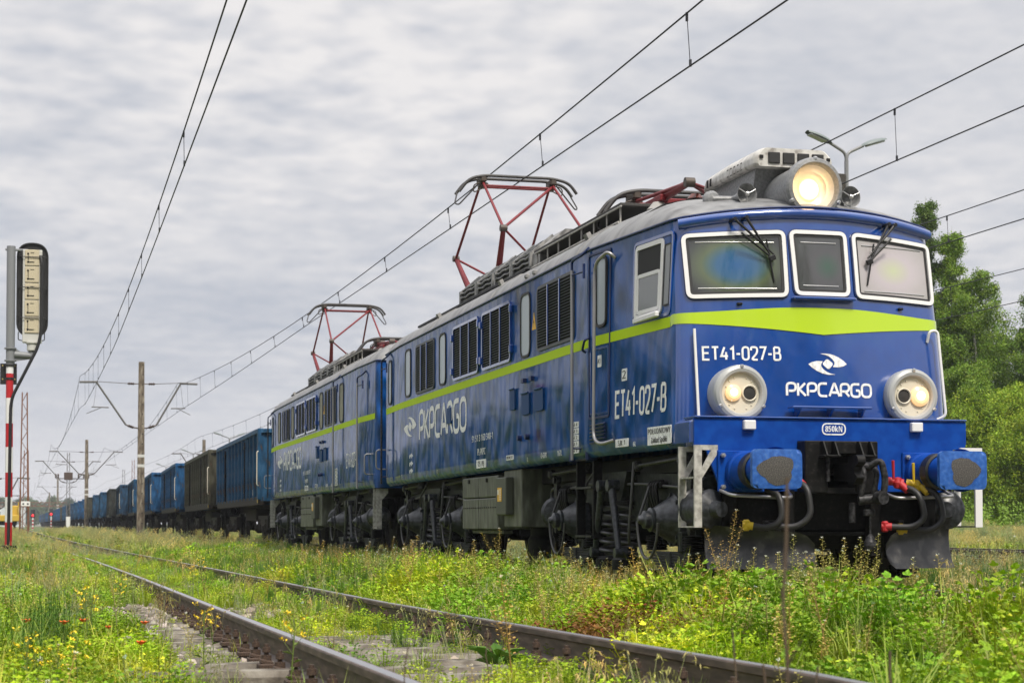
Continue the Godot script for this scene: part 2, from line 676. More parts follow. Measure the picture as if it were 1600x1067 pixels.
func half_outline(t: float) -> PackedVector3Array:     # left half, rear centre to front centre, at height share t
	var y := lerpf(1.25, 3.42, t)
	var o := PackedVector3Array()
	var top := func(p: Vector3) -> Vector3:
		var lo := yb(p.z)
		var hi := 3.41
		if cab and p.z > -1.9:
			hi = 3.41 + 0.115 * (1.0 - pow(minf(1.0, absf(p.x) / 1.29), 2.0))
			lo = 1.28
		return Vector3(p.x, lerpf(lo, hi, t), p.z)
	var tuck := 0.07 * pow(maxf(0.0, 1.0 - t / 0.05), 2.0)
	for x in [0.0, -0.7, -1.2]:
		o.append(top.call(Vector3(x, y, ZR)))
	for k in 5:
		var q := k / 4.0
		var p0 := Vector3(-1.32 + tuck, y, ZR)
		var p1 := Vector3(-1.44 + tuck, y, ZR)
		var p2 := Vector3(-1.445 + tuck, y, ZR + 0.12)
		o.append(top.call(p0 * (1 - q) * (1 - q) + p1 * 2 * q * (1 - q) + p2 * q * q))
	var zs := [-14.6, -13.85, -13.7, -13.4, -11.5, -9.0, -6.5, -4.5, -3.6, -3.4, -3.1, -2.5, -1.9] if cab else [-14.6, -13.85, -13.7, -13.4, -11.5, -9.0, -6.5, -4.0, -1.6, -1.4, -1.2, -0.5]
	for z in zs:
		o.append(top.call(Vector3(-hw(z, y) + tuck, y, z)))
	if cab:
		var yc: float = lerpf(1.28, 3.42, t)
		var hc := base_hc(yc)
		var p0 := Vector3(-hw(zc(yc) - 0.15, yc) + tuck, yc, zc(yc) - 0.15)
		var p1 := Vector3(-hc + tuck, yc, zc(yc) + 0.005)
		var p2 := Vector3(-hc + 0.15, yc, zfront(hc - 0.15, yc))
		for k in 8:
			var q := k / 7.0
			o.append(top.call(p0 * (1 - q) * (1 - q) + p1 * 2 * q * (1 - q) + p2 * q * q))
		for x in [-1.05, -0.9, -0.75, -0.6, -0.45, -0.3, -0.15, 0.0]:
			var yt: float = lerpf(1.28, 3.41 + 0.115 * (1.0 - pow(absf(x) / 1.29, 2.0)), t)
			o.append(Vector3(x, yt, zfront(x, yt)))
	else:
		for k in 5:
			var q := k / 4.0
			var p0 := Vector3(-1.445, y, 0.08)
			var p1 := Vector3(-1.44, y, 0.2)
			var p2 := Vector3(-1.32, y, 0.2)
			o.append(top.call(p0 * (1 - q) * (1 - q) + p1 * 2 * q * (1 - q) + p2 * q * q))
		for x in [-1.2, -0.7, 0.0]:
			o.append(top.call(Vector3(x, y, 0.2)))
	return o

func full_ring(h: PackedVector3Array) -> PackedVector3Array:
	var o := h.duplicate()
	for i in range(h.size() - 2, -1, -1):
		o.append(Vector3(-h[i].x, h[i].y, h[i].z))
	return o

func build_body(root: Node3D):
	var rows := []
	for t in [0.0, 0.012, 0.03, 0.08, 0.2, 0.32, 0.44, 0.55, 0.66, 0.77, 0.86, 0.93, 1.0]:
		rows.append(full_ring(half_outline(t)))
	var nh := half_outline(0.0).size()
	var C: int = rows[0].size()
	var ref := Vector3(0, 2.2, -7.6)
	if cab:
		var c0 := nh - 14          # the column where the front corner starts to turn
		var a := MB.new()
		a.grid(rows, ref, 0, c0, true)
		a.grid(rows, ref, C - 1 - c0, C - 1, true)
		part("body_side", a, M.paint_side, root)
		var b := MB.new()
		b.grid(rows, ref, c0, C - 1 - c0, true)
		part("cab_front", b, M.paint, root)
	else:
		var a := MB.new()
		a.grid(rows, ref, 0, C - 1, true)
		part("body_side", a, M.paint_side, root)
	# roof
	var ring := half_outline(1.0)
	var rr := []
	for k in [[0.0, 0.0], [0.012, 0.07], [0.05, 0.26], [0.13, 0.5], [0.27, 0.75], [0.5, 0.92], [0.75, 0.985], [1.0, 1.0]]:
		var o := PackedVector3Array()
		for p in ring:
			var q := p
			q.x = p.x * (1.0 - k[0])
			var mid := -8.0
			var L := 7.0
			q.z = mid + (p.z - mid) * (1.0 - 0.15 * k[0] * (1.0 if p.z > mid else 0.5))
			if cab and p.z > -2.6:
				q.z = p.z - 1.35 * pow(k[1], 1.35) * smoothstep(-2.6, -1.5, p.z)
			q.y = p.y + (3.865 - p.y) * k[1]
			o.append(q)
		rr.append(full_ring(o))
	var r := MB.new()
	r.grid(rr, Vector3(0, 2.5, -7.6), 0, -1, true)
	var roof := part("roof", r, M.roof, root)
	# rain gutter
	var g := MB.new()
	var path := PackedVector3Array()
	for p in ring:
		path.append(p + Vector3(-0.012 if p.x < -1.2 else 0.0, 0.0, 0.012 if p.z > -1.6 else 0.0))
	g.tube(full_ring(path), 0.014, 5)
	part("rain_gutter", g, M.blue_dark, root)
	# roof hoops and seams
	for z in ([-3.95, -7.75, -11.5, -14.9] if cab else [-0.6, -3.95, -7.75, -11.5, -14.9]):
		var s := MB.new()
		var pp := PackedVector3Array()
		for k in rr.size():
			var w: float = hw(z, 3.4)
			var kk: Array = [[0.0, 0.0], [0.012, 0.07], [0.05, 0.26], [0.13, 0.5], [0.27, 0.75], [0.5, 0.92], [0.75, 0.985], [1.0, 1.0]][k]
			pp.append(Vector3(-w * (1.0 - kk[0]), 3.41 + 0.455 * kk[1], z))
		s.tube(pp.slice(0, 6), 0.013, 5)
		if z < -3.0 and z > -13.0:
			s.box(Vector3(-1.33, 3.66, z - 0.1), Vector3(0.05, 0.07, 0.12), Basis(Vector3(0, 0, 1), 0.5))
		part("roof_hoop", s, M.roof_trim, root)
	if cab:
		var cn := MB.new()
		var cr := []
		for k in [[0.0, 0.0], [0.045, 0.012], [0.06, 0.05], [0.045, 0.085], [0.0, 0.1]]:
			var line := PackedVector3Array()
			for i in 31:
				var x := lerpf(-1.26, 1.26, i / 30.0)
				var y: float = 3.30 + k[1] + 0.11 * (1.0 - pow(absf(x) / 1.29, 2.0))
				line.append(ff(x, y, k[0]))
			cr.append(line)
		cn.grid(cr, Vector3(0, 3.3, -2.5))
		part("cornice", cn, M.paint, root)
	# lime stripe
	var st: MB
	var z0 := ZR + 0.13
	var z1 := zc(2.46) - 0.15 if cab else 0.08
	for sgn in [1.0, -1.0]:
		st = MB.new()
		var r0 := PackedVector3Array()
		var r1 := PackedVector3Array()
		for i in 41:
			var z := lerpf(z0, z1, i / 40.0)
			var a := fs(z, 2.405, 0.004)
			var b := fs(z, 2.505, 0.004)
			r0.append(Vector3(a.x * sgn, a.y, a.z))
			r1.append(Vector3(b.x * sgn, b.y, b.z))
		st.grid([r0, r1], Vector3(0, 2.4, -7.6), 0, -1, true)
		part("lime_stripe", st, M.lime_side, root)
	if cab:
		st = MB.new()
		var r0 := PackedVector3Array()
		var r1 := PackedVector3Array()
		var hc := base_hc(2.46)
		var cor := []
		var p0 := Vector3(-hw(zc(2.46) - 0.15, 2.46), 2.46, zc(2.46) - 0.15)
		var p1 := Vector3(-hc, 2.46, zc(2.46) + 0.005)
		var p2 := Vector3(-hc + 0.15, 2.46, zfront(hc - 0.15, 2.46))
		for k in 8:
			var q := k / 7.0
			cor.append(p0 * (1 - q) * (1 - q) + p1 * 2 * q * (1 - q) + p2 * q * q)
		for i in 31:
			var x := lerpf(-hc + 0.15, 0, i / 30.0)
			cor.append(Vector3(x, 2.46, zfront(x, 2.46)))
		for p in cor:
			var s := 1.0 - absf(p.x) / 1.34
			var lean := -0.105
			var out := Vector3(p.x * 0.6, 0, 0.9).normalized() * 0.006
			var yt := 2.52 + 0.055 * smoothstep(0.0, 0.9, s)
			var ybt := 2.425 - 0.1 * pow(maxf(0, s), 1.25)
			r0.append(p + Vector3(0, ybt - 2.46, (ybt - 2.46) * lean) + out)
			r1.append(p + Vector3(0, yt - 2.46, (yt - 2.46) * lean) + out)
		r0[0] = Vector3(r0[0].x, 2.405, r0[0].z)
		r1[0] = Vector3(r1[0].x, 2.505, r1[0].z)
		st.grid([full_ring(r0), full_ring(r1)], Vector3(0, 2.4, -3.0))
		part("lime_stripe", st, M.lime, root)

# ---------------------------------------------------------------- locomotive side
func grille(root: Node3D, z0: float, z1: float, y0: float, y1: float, hinged: bool):
	var o := rrect(z0, y0, z1, y1, 0.09, 5)
	var i := inset(o, 0.035)
	var g := node("louvre_grille", root)
	var b := MB.new()
	fill_on(b, fs, i, 0.003)
	part("backing", b, M.black, g)
	var r := MB.new()
	ring_on(r, fs, o, i, 0.03 if hinged else 0.018)
	part("frame", r, M.paint if hinged else M.grey_rubber, g)
	var s := MB.new()
	var k := 20
	for j in k:
		var y := lerpf(y0 + 0.05, y1 - 0.05, (j + 0.5) / k)
		var a := fs((z0 + z1) * 0.5, y, 0.016)
		s.box(a, Vector3(0.022, 0.004, z1 - z0 - 0.075), Basis(Vector3(0, 0, 1), 0.75))
	tag(part("louvre_slat", s, M.slat, g), "", "", "", "stuff")
	for q in [0.34, 0.66]:
		var v := MB.new()
		v.box(fs(lerpf(z0, z1, q), (y0 + y1) * 0.5, 0.03), Vector3(0.012, y1 - y0 - 0.06, 0.028))
		part("vertical_bar", v, M.paint, g)
	if hinged:
		for e in [[z0 - 0.03, 0.18], [z0 - 0.03, 0.8], [z1 + 0.03, 0.2], [z1 + 0.03, 0.85]]:
			var h := MB.new()
			h.box(fs(e[0], lerpf(y0, y1, e[1]), 0.025), Vector3(0.05, 0.1, 0.06), Basis(), 0.01)
			part("hinge", h, M.paint, g)

func slit_window(root: Node3D, z0: float, z1: float, y0: float, y1: float, called := "side_window", dirty := false):
	var o := rrect(z0, y0, z1, y1, 0.14, 6)
	var i := inset(o, 0.03)
	var g := node(called, root)
	var r := MB.new()
	ring_on(r, fs, o, i, 0.014)
	part("frame", r, M.rubber, g)
	var b := MB.new()
	fill_on(b, fs, i, 0.005)
	part("pane", b, M.frosted_dirty if dirty else M.frosted, g)

func hatch(root: Node3D, z0: float, z1: float, y0: float, y1: float):
	var h := MB.new()
	plate_on(h, fs, rrect(z0, y0, z1, y1, 0.02, 2), 0.025)
	h.rod(fs(z0 + 0.02, y1, 0.03), fs(z1 - 0.02, y1, 0.03), 0.012, -1, 6)
	part("hatch", h, M.hatch_blue, root)

func side_features(root: Node3D):
	for g in [[-5.45, -3.97, 2.545, 3.285, false], [-8.1, -6.62, 2.545, 3.285, true], [-9.8, -8.3, 2.545, 3.285, true], [-12.43, -11.09, 2.545, 3.285, false]]:
		grille(root, g[0], g[1], g[2], g[3], g[4])
	slit_window(root, -6.21, -5.76, 2.53, 3.29, "side_window", not cab)
	slit_window(root, -10.76, -10.32, 2.545, 3.29, "side_window", not cab)
	slit_window(root, -13.29, -12.84, 2.55, 3.3, "side_window", not cab)
	if not cab:
		slit_window(root, -3.55, -3.05, 2.52, 3.28, "side_window", true)
	slit_window(root, -14.95, -14.6, 2.54, 3.28, "door_window")
	for h in [[-6.66, -6.42, 1.95, 2.2], [-6.1, -5.76, 1.86, 2.11], [-5.52, -5.16, 1.87, 2.12]]:
		hatch(root, h[0], h[1], h[2], h[3])
	var k := MB.new()
	plate_on(k, fs, rrect(-10.2, 1.98, -9.95, 2.2, 0.02, 2), 0.02)
	part("hatch", k, M.hatch_blue, root)
	for z in [-6.2, -5.85]:
		var s := MB.new()
		s.rod(fs(z, 1.6, 0), fs(z, 1.6, 0.05), 0.035, -1, 10)
		part("socket", s, M.blue_dark, root)
		var s2 := MB.new()
		s2.box(fs(z + 0.2, 2.26, 0.02), Vector3(0.05, 0.05, 0.1))
		part("bracket", s2, M.blue_dark, root)
	# warning triangle
	var tr := MB.new()
	plate_on(tr, fs, PackedVector2Array([Vector2(-5.7, 2.82), Vector2(-5.53, 2.82), Vector2(-5.615, 3.02)]), 0.003)
	part("warning_triangle", tr, M.yellow, root)
	var bolt := MB.new()
	fill_on(bolt, fs, PackedVector2Array([Vector2(-5.61, 2.96), Vector2(-5.64, 2.9), Vector2(-5.61, 2.9), Vector2(-5.625, 2.85), Vector2(-5.59, 2.91), Vector2(-5.615, 2.91)]), 0.005)
	part("flash_symbol", bolt, M.black, root)
	# lettering
	var mb := MB.new()
	strokes_on(mb, fs, "PKPCARGO", -12.17, 1.855, 0.415, 1.02, 0.07, 0.21, 0.004)
	part("lettering", mb, M.white, root)
	logo(root, fs, -12.9, 2.085, 0.62, 0.31)
	var nb := MB.new()
	strokes_on(nb, fs, "ET41-027-B" if cab else "ET41-027-A", -2.7, 1.645, 0.245, 0.8, 0.036, 0.17, 0.004)
	part("lettering", nb, M.white, root)
	var R := Vector3(0, 0, 1)
	text_on("lettering", "91 51 3 160 348-1" if cab else "91 51 3 160 347-3", 0.085, 1.25, fs, -8.15, 1.7, 0.003, R, M.white, root)
	text_on("lettering", "PL-PKPC", 0.085, 1.0, fs, -8.2, 1.52, 0.003, R, M.white, root)
	plate(root, -8.47, -7.95, 1.31, 1.42, [["125 | PŁJ", 0.07, 0.0]])
	text_on("lettering", "O-GPR", 0.06, 1.0, fs, -5.2, 1.36, 0.003, R, M.white, root)
	text_on("lettering", "167L", 0.06, 1.0, fs, -4.55, 1.36, 0.003, R, M.white, root)
	for z in [-13.55, -10.9, -5.9]:
		text_on("lettering", "L", 0.05, 1.2, fs, z, 1.34, 0.003, R, M.white, root)
	for y in [1.6, 1.48, 1.37]:
		var e := MB.new()
		for q in 4:
			plate_on(e, fs, rrect(-12.95 + q * 0.07, y + 0.02 * (q % 2), -12.9 + q * 0.07, y + 0.05 + 0.01 * (q % 3), 0.002, 1), 0.002)
		part("small_marking", e, M.white, root)
	for q in 5:
		plate(root, -4.12, -3.82, 1.335 + 0.068 * q, 1.395 + 0.068 * q, [["ZSE " + str(q), 0.035, 0.0]])
	plate(root, -6.9, -6.55, 1.36, 1.42, [["REW R1", 0.035, 0.0]])
	# handrails
	handrail(root, -3.74, 3.24, yb(-3.7) - 0.02, M.steel)
	handrail(root, -15.1, 3.2, 1.25, M.steel_dark)
	if not cab:
		handrail(root, -1.0, 3.1, 1.22, M.steel)
	var lp := MB.new()
	lp.tube(arc3([Vector3(-1.46, 1.5, ZR + 0.15), Vector3(-1.62, 1.5, ZR + 0.15), Vector3(-1.62, 1.82, ZR + 0.15), Vector3(-1.46, 1.82, ZR + 0.15)], 0.06), 0.014, 6)
	part("grab_handle", lp, M.steel, root)
	if not cab:
		var lp2 := MB.new()
		lp2.tube(arc3([Vector3(-1.45, 1.45, -0.1), Vector3(-1.6, 1.45, -0.1), Vector3(-1.6, 1.8, -0.1), Vector3(-1.45, 1.8, -0.1)], 0.06), 0.014, 6)
		part("grab_handle", lp2, M.steel, root)

func plate(root: Node3D, z0: float, z1: float, y0: float, y1: float, lines: Array, called := "white_plate"):
	var p := node(called, root)
	var mb := MB.new()
	plate_on(mb, fs, rrect(z0, y0, z1, y1, 0.006, 1), 0.004)
	part("panel", mb, M.white, p)
	for l in lines:
		text_on("lettering", l[0], l[1], (z1 - z0) * 0.74 / (l[1] * 0.68 * maxf(1, l[0].length())), fs, (z0 + z1) * 0.5, (y0 + y1) * 0.5 + l[2], 0.006, Vector3(0, 0, 1), M.print_black, p)

func arc3(p: Array, r: float) -> PackedVector3Array:
	var out := PackedVector3Array()
	for i in p.size():
		if i == 0 or i == p.size() - 1:
			out.append(p[i])
			continue
		var u: Vector3 = (p[i - 1] - p[i])
		var w: Vector3 = (p[i + 1] - p[i])
		var q := minf(r, minf(u.length(), w.length()) * 0.49)
		u = u.normalized() * q
		w = w.normalized() * q
		for j in 5:
			var t := j / 4.0
			out.append((p[i] + u) * (1 - t) * (1 - t) + p[i] * 2 * t * (1 - t) + (p[i] + w) * t * t)
	return out

func handrail(root: Node3D, z: float, y1: float, y0: float, m: Material):
	var h := node("handrail", root)
	var r := MB.new()
	r.rod(fs(z, y0, 0.1), fs(z, y1, 0.1), 0.017, -1, 8)
	part("bar", r, m, h)
	var b := MB.new()
	b.tube(arc3([fs(z, y1, 0.1), fs(z, y1 + 0.1, 0.1), fs(z + 0.25, y1 + 0.13, 0.06), fs(z + 0.3, y1 + 0.2, 0.0)], 0.08), 0.015, 6)
	b.rod(fs(z, y1 - 0.05, 0.1), fs(z + 0.3, y1 - 0.05, 0.06), 0.01, -1, 6)
	b.rod(fs(z + 0.3, y1 - 0.12, 0.06), fs(z + 0.3, y1 + 0.03, 0.06), 0.014, -1, 6)
	b.rod(fs(z, y0 + 0.12, 0.1), fs(z + 0.02, y0 + 0.12, 0.0), 0.01, -1, 6)
	part("bracket", b, M.blue_dark, h)

func logo(root: Node3D, f: Callable, u: float, v: float, su: float, sv: float):
	var up := [[-.19, .30], [.0, .305], [.15, .27], [.29, .2], [.42, .1], [.5, .01], [.41, -.05], [.28, -.085], [.13, -.08], [.17, .0], [.175, .06], [.12, .15], [.04, .22], [-.05, .265], [-.12, .28]]
	var n := node("eye_emblem", root)
	for s in [1.0, -1.0]:
		var p := PackedVector2Array()
		for q in up:
			p.append(Vector2(u + s * q[0] * su * 1.6, v + s * q[1] * sv * 1.6))
		var mb := MB.new()
		fill_on(mb, f, p, 0.004)
		part("wing", mb, M.white, n)
	var d := rpoly(PackedVector2Array([Vector2(u - .15 * su * 1.6, v), Vector2(u - .02 * su * 1.6, v + .165 * sv * 1.6), Vector2(u + .15 * su * 1.6, v + .02 * sv), Vector2(u + .02 * su * 1.6, v - .165 * sv * 1.6)]), 0.12 * minf(su, sv), 4)
	var mb := MB.new()
	fill_on(mb, f, d, 0.004)
	part("pupil", mb, M.white, n)

func cab_side(root: Node3D):
	# door
	var d := node("cab_door", root)
	var seam := MB.new()
	var o := rrect(-3.44, 1.66, -2.86, 3.36, 0.04, 3)
	ring_on(seam, fs, o, inset(o, 0.022), 0.012)
	part("door_frame", seam, M.blue_dark, d)
	var lo := rrect(-3.4, 1.7, -2.9, 2.38, 0.02, 2)
	var lp := MB.new()
	ring_on(lp, fs, lo, inset(lo, 0.02), 0.008)
	part("lower_panel", lp, M.paint, d)
	var wr := rrect(-3.24, 2.58, -2.95, 3.3, 0.1, 6)
	var wf := MB.new()
	ring_on(wf, fs, wr, inset(wr, 0.028), 0.02)
	part("window_frame", wf, M.rubber, d)
	var wp := MB.new()
	fill_on(wp, fs, inset(wr, 0.028), 0.006)
	part("window_pane", wp, M.frosted, d)
	var hd := MB.new()
	hd.tube(arc3([fs(-3.42, 2.5, 0.01), fs(-3.42, 2.48, 0.06), fs(-3.5, 2.38, 0.06), fs(-3.5, 2.36, 0.02)], 0.03), 0.014, 6)
	part("door_handle", hd, M.blue_dark, d)
	var vent := MB.new()
	for k in 6:
		vent.box(fs(-3.17, 1.42 + k * 0.036, 0.012), Vector3(0.03, 0.012, 0.48), Basis(Vector3(0, 0, 1), 0.5))
	part("kick_grille", vent, M.blue_dark, d)
	plate(root, -3.2, -3.1, 2.18, 2.3, [["A1", 0.05, 0.0]])
	# long handrail in front of the door
	var r2 := MB.new()
	r2.tube(arc3([fs(-2.72, 1.42, 0.01), fs(-2.85, 1.38, 0.1), fs(-3.06, 1.44, 0.1), fs(-3.06, 3.22, 0.1), fs(-2.78, 3.3, 0.08), fs(-2.76, 3.24, 0.0)], 0.12), 0.018, 8)
	part("handrail", r2, M.steel, root)
	# side window
	var w := node("cab_side_window", root)
	var sur := rrect(-2.245, 2.56, -1.50, 3.285, 0.05, 4)
	var big := rrect(-2.25, 2.55, -1.62, 3.27, 0.07, 5)
	var rec := MB.new()
	var ro := rrect(-2.3, 2.52, -1.42, 3.31, 0.07, 5)
	ring_on(rec, fs, ro, inset(ro, 0.03), 0.01)
	part("surround", rec, M.paint, w)
	var fr := MB.new()
	ring_on(fr, fs, big, inset(big, 0.045), 0.018)
	fr.box(fs(-1.95, 2.55, 0.022), Vector3(0.04, 0.05, 0.68), Basis(), 0.008)
	part("frame", fr, M.white_frame, w)
	var up := MB.new()
	fill_on(up, fs, rrect(-2.2, 2.92, -1.665, 3.225, 0.04, 3), 0.006)
	part("upper_opening", up, M.cab_dark, w)
	var lowq := rrect(-2.2, 2.6, -1.67, 2.985, 0.05, 4)
	var lf := MB.new()
	ring_on(lf, fs, lowq, inset(lowq, 0.035), 0.015)
	part("lower_frame", lf, M.white_frame, w)
	var lw := MB.new()
	fill_on(lw, fs, inset(lowq, 0.035), 0.009)
	part("lower_pane", lw, M.glass_grey, w)
	var q := rrect(-1.6, 2.62, -1.455, 3.2, 0.02, 3)
	var qf := MB.new()
	ring_on(qf, fs, q, inset(q, 0.012), 0.012)
	part("quarter_frame", qf, M.rubber, w)
	var qp := MB.new()
	fill_on(qp, fs, inset(q, 0.012), 0.006)
	part("quarter_pane", qp, M.glass_grey, w)
	# plates
	plate(root, -2.55, -2.42, 1.99, 2.11, [["2", 0.08, 0.0]])
	plate(root, -1.87, -1.31, 1.33, 1.50, [["POŁUDNIOWY", 0.05, 0.042], ["Zakład Spółki", 0.05, -0.042]])
	plate(root, -2.7, -2.36, 1.345, 1.425, [["5,8t  1", 0.05, 0.0]])
	text_on("lettering", "6L", 0.045, 1.2, fs, -2.2, 1.36, 0.003, Vector3(0, 0, 1), M.white, root)

# ---------------------------------------------------------------- cab front
func windscreen(root: Node3D, q: Array, tint: Material):  # tint: pane colour with its reflections painted in
	var p := PackedVector2Array(q)
	var o := dense(rpoly(p, 0.075, 6), 0.05)
	var w := node("windscreen", root)
	var a := inset(o, 0.036)
	var b := inset(o, 0.06)
	var gsk := MB.new()
	ring_on(gsk, ff, inset(o, -0.012), o, 0.012)
	part("gasket", gsk, M.blue_dark, w)
	var fr := MB.new()
	ring_on(fr, ff, o, a, 0.026)
	part("frame", fr, M.white_frame, w)
	var rb := MB.new()
	ring_on(rb, ff, a, b, 0.012)
	part("seal", rb, M.rubber, w)
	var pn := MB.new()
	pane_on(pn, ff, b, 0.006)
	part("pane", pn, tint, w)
	var hz := MB.new()
	var c := inset(o, 0.10)
	var lo := Vector2(9, 9)
	var hi := Vector2(-9, -9)
	for e in c:
		lo = lo.min(e)
		hi = hi.max(e)
	for e in [hi.y - 0.045, lo.y + 0.025]:
		var l2 := PackedVector3Array()
		for k in 9:
			l2.append(ff(lerpf(lo.x + 0.04, hi.x - 0.04, k / 8.0), e, 0.008))
		hz.tube(l2, 0.006, 5)
	part("heater_strip", hz, M.chrome, w)

func front_features(root: Node3D):
	windscreen(root, [Vector2(-1.235, 2.645), Vector2(-.325, 2.665), Vector2(-.325, 3.295), Vector2(-1.25, 3.255)], M.glass_blue_sheen)
	windscreen(root, [Vector2(-.265, 2.685), Vector2(.285, 2.685), Vector2(.28, 3.3), Vector2(-.29, 3.3)], M.glass_green_sheen)
	windscreen(root, [Vector2(.345, 2.675), Vector2(1.245, 2.655), Vector2(1.24, 3.25), Vector2(.335, 3.3)], M.glass_sky_sheen)
	var ledge := MB.new()
	ledge.box(ff(0.01, 2.655, 0.03), Vector3(0.62, 0.025, 0.09), Basis(), 0.008)
	part("window_ledge", ledge, M.paint, root)
	# wipers
	for s in [[-.62, -.38, -1.0], [.55, .3, 1.0]]:
		var w := node("wiper", root)
		var wx: float = s[0]
		var arm := MB.new()
		var piv := [ff(wx - 0.17, 3.36, 0.12), ff(wx - 0.07, 3.375, 0.12)] if s[2] < 0 else [ff(wx + 0.13, 3.37, 0.12), ff(wx + 0.2, 3.37, 0.12)]
		var jn := ff(wx + 0.15, 3.02, 0.05) if s[2] < 0 else ff(wx - 0.06, 3.02, 0.05)
		for k in 2:
			arm.rod(piv[k], jn + Vector3(0.02 - 0.04 * k, 0.03, 0.0), 0.014, 0.008, 6)
			arm.rod(piv[k] - Vector3(0, 0, 0.12), piv[k] + Vector3(0, 0, 0.02), 0.018, -1, 8)
		part("arm", arm, M.wiper, w)
		var bl := MB.new()
		bl.rod(jn + Vector3(-0.05 * -s[2], 0.17, -0.012), jn + Vector3(0.02 * -s[2], -0.22, -0.004), 0.009, -1, 5)
		bl.rod(jn + Vector3(-0.3 * -s[2] if s[2] < 0 else 0.22, 0.22, 0.0), jn, 0.01, -1, 5)
		bl.box(jn, Vector3(0.07, 0.05, 0.03), Basis(Vector3(0, 0, 1), 0.4), 0.008)
		part("blade", bl, M.wiper, w)
	# washer nozzles
	for x in [-0.78, 0.83]:
		var nz := MB.new()
		nz.box(ff(x, 2.60, 0.01), Vector3(0.05, 0.02, 0.04), Basis(), 0.005)
		part("washer_nozzle", nz, M.black, root)
	# lettering
	var mb := MB.new()
	strokes_on(mb, ff, "ET41-027-B", -1.12, 2.085, 0.115, 0.95, 0.018, 0.2, 0.004)
	part("lettering", mb, M.white, root)
	var pk := MB.new()
	strokes_on(pk, ff, "PKPCARGO", -0.375, 1.76, 0.115, 1.0, 0.022, 0.2, 0.004)
	part("lettering", pk, M.white, root)
	logo(root, ff, 0.03, 2.055, 0.24, 0.2)
	# handrails on the front
	var h := MB.new()
	h.rod(ff(-1.175, 1.56, 0.05), ff(-1.185, 2.36, 0.05), 0.014, -1, 8)
	h.rod(ff(-1.175, 1.58, 0.0), ff(-1.175, 1.58, 0.05), 0.012)
	h.rod(ff(-1.185, 2.34, 0.0), ff(-1.185, 2.34, 0.05), 0.012)
	part("handrail", h, M.white_frame, root)
	var h2 := MB.new()
	h2.tube(arc3([ff(1.13, 2.3, 0.01), ff(1.12, 2.4, 0.06), ff(1.2, 2.4, 0.08), ff(1.25, 1.6, 0.08), ff(1.2, 1.57, 0.02)], 0.06), 0.014, 8)
	part("handrail", h2, M.white_frame, root)
	# small step shelf under the name
	var sh := MB.new()
	sh.box(Vector3(0.0, 1.645, -0.86), Vector3(0.78, 0.02, 0.14), Basis(), 0.006)
	for x in [-0.3, 0.02, 0.33]:
		sh.prism(PackedVector2Array([Vector2(0, 0), Vector2(0.13, 0), Vector2(0, -0.11)]), 0.02, Transform3D(Basis(Vector3(0, 0, 1), Vector3(0, 1, 0), Vector3(-1, 0, 0)), Vector3(x, 1.638, -0.93)))
	part("step_shelf", sh, M.paint, root)
	for s in [-1.0, 1.0]:
		headlight(root, s)
	# top headlight
	var t := node("top_headlight", root)
	var hs := MB.new()
	hs.lathe([Vector2(0.17, -1.3), Vector2(0.235, -0.6), Vector2(0.25, -0.12), Vector2(0.268, -0.1), Vector2(0.282, -0.06), Vector2(0.282, 0.0), Vector2(0.268, 0.03), Vector2(0.235, 0.04), Vector2(0.225, 0.02), Vector2(0.215, -0.03)], Vector3(0.01, 3.725, -1.2), Vector3(0, -0.02, 1), 40)
	part("housing", hs, M.lamp_grey, t)
	for k in 3:
		var cl := MB.new()
		var an := PI / 2 + TAU * k / 3.0
		cl.box(Vector3(0.01 + cos(an) * 0.268, 3.725 + sin(an) * 0.268, -1.185), Vector3(0.035, 0.035, 0.06), Basis(Vector3(0, 0, 1), an), 0.008)
		part("clip", cl, M.chrome, t)
	var rf0 := MB.new()
	rf0.lathe([Vector2(0.0, -0.14), Vector2(0.09, -0.125), Vector2(0.16, -0.08), Vector2(0.216, -0.03)], Vector3(0.01, 3.725, -1.2), Vector3(0, -0.02, 1), 32)
	rf0.face(Vector3(0, 0, 1))
	part("reflector", rf0, M.reflector, t)
	var bu := MB.new()
	bu.lathe([Vector2(0.1, 0.0), Vector2(0.088, 0.02), Vector2(0.05, 0.035), Vector2(0.0, 0.042)], Vector3(0.0, 3.725, -1.3), Vector3(0, -0.02, 1), 24)
	part("lamp_bulb", bu, M.lamp_hot, t)
	var gl := MB.new()
	gl.lathe([Vector2(0.218, 0.0), Vector2(0.12, 0.012), Vector2(0.0, 0.018)], Vector3(0.01, 3.725, -1.2), Vector3(0, -0.02, 1), 32)
	part("cover_glass", gl, M.clear_glass, t)
	lamp_light(root, Vector3(0.01, 3.73, -1.225), 0.011)
	# horns
	for s in [[-0.66, 3.69, -1.75, -0.3], [0.33, 3.68, -1.6, 0.05]]:
		var hn := node("horn", root)
		var hb := MB.new()
		var o := Vector3(s[0], s[1], s[2])
		hb.lathe([Vector2(0.02, -0.22), Vector2(0.03, -0.08), Vector2(0.055, 0.04), Vector2(0.1, 0.12), Vector2(0.105, 0.125), Vector2(0.098, 0.12), Vector2(0.05, 0.03), Vector2(0.0, 0.0)], o + Vector3(0.1, 0, 0.14), Vector3(0.12, 0, 1), 22)
		hb.rod(o + Vector3(0.1, -0.01, 0.1), o + Vector3(0.1, -0.16, 0.1), 0.02)
		part("bell", hb, M.lamp_grey, hn)
		var hc := MB.new()
		hc.lathe([Vector2(0, -0.08), Vector2(0.06, -0.06), Vector2(0.085, -0.02), Vector2(0.085, 0.02), Vector2(0.06, 0.045), Vector2(0, 0.06)], o + Vector3(s[3] * 0.35, 0, -0.1), Vector3(0.12, 0, 1), 18)
		hc.rod(o + Vector3(s[3] * 0.35, 0, -0.06), o + Vector3(0.1, 0, -0.02), 0.03)
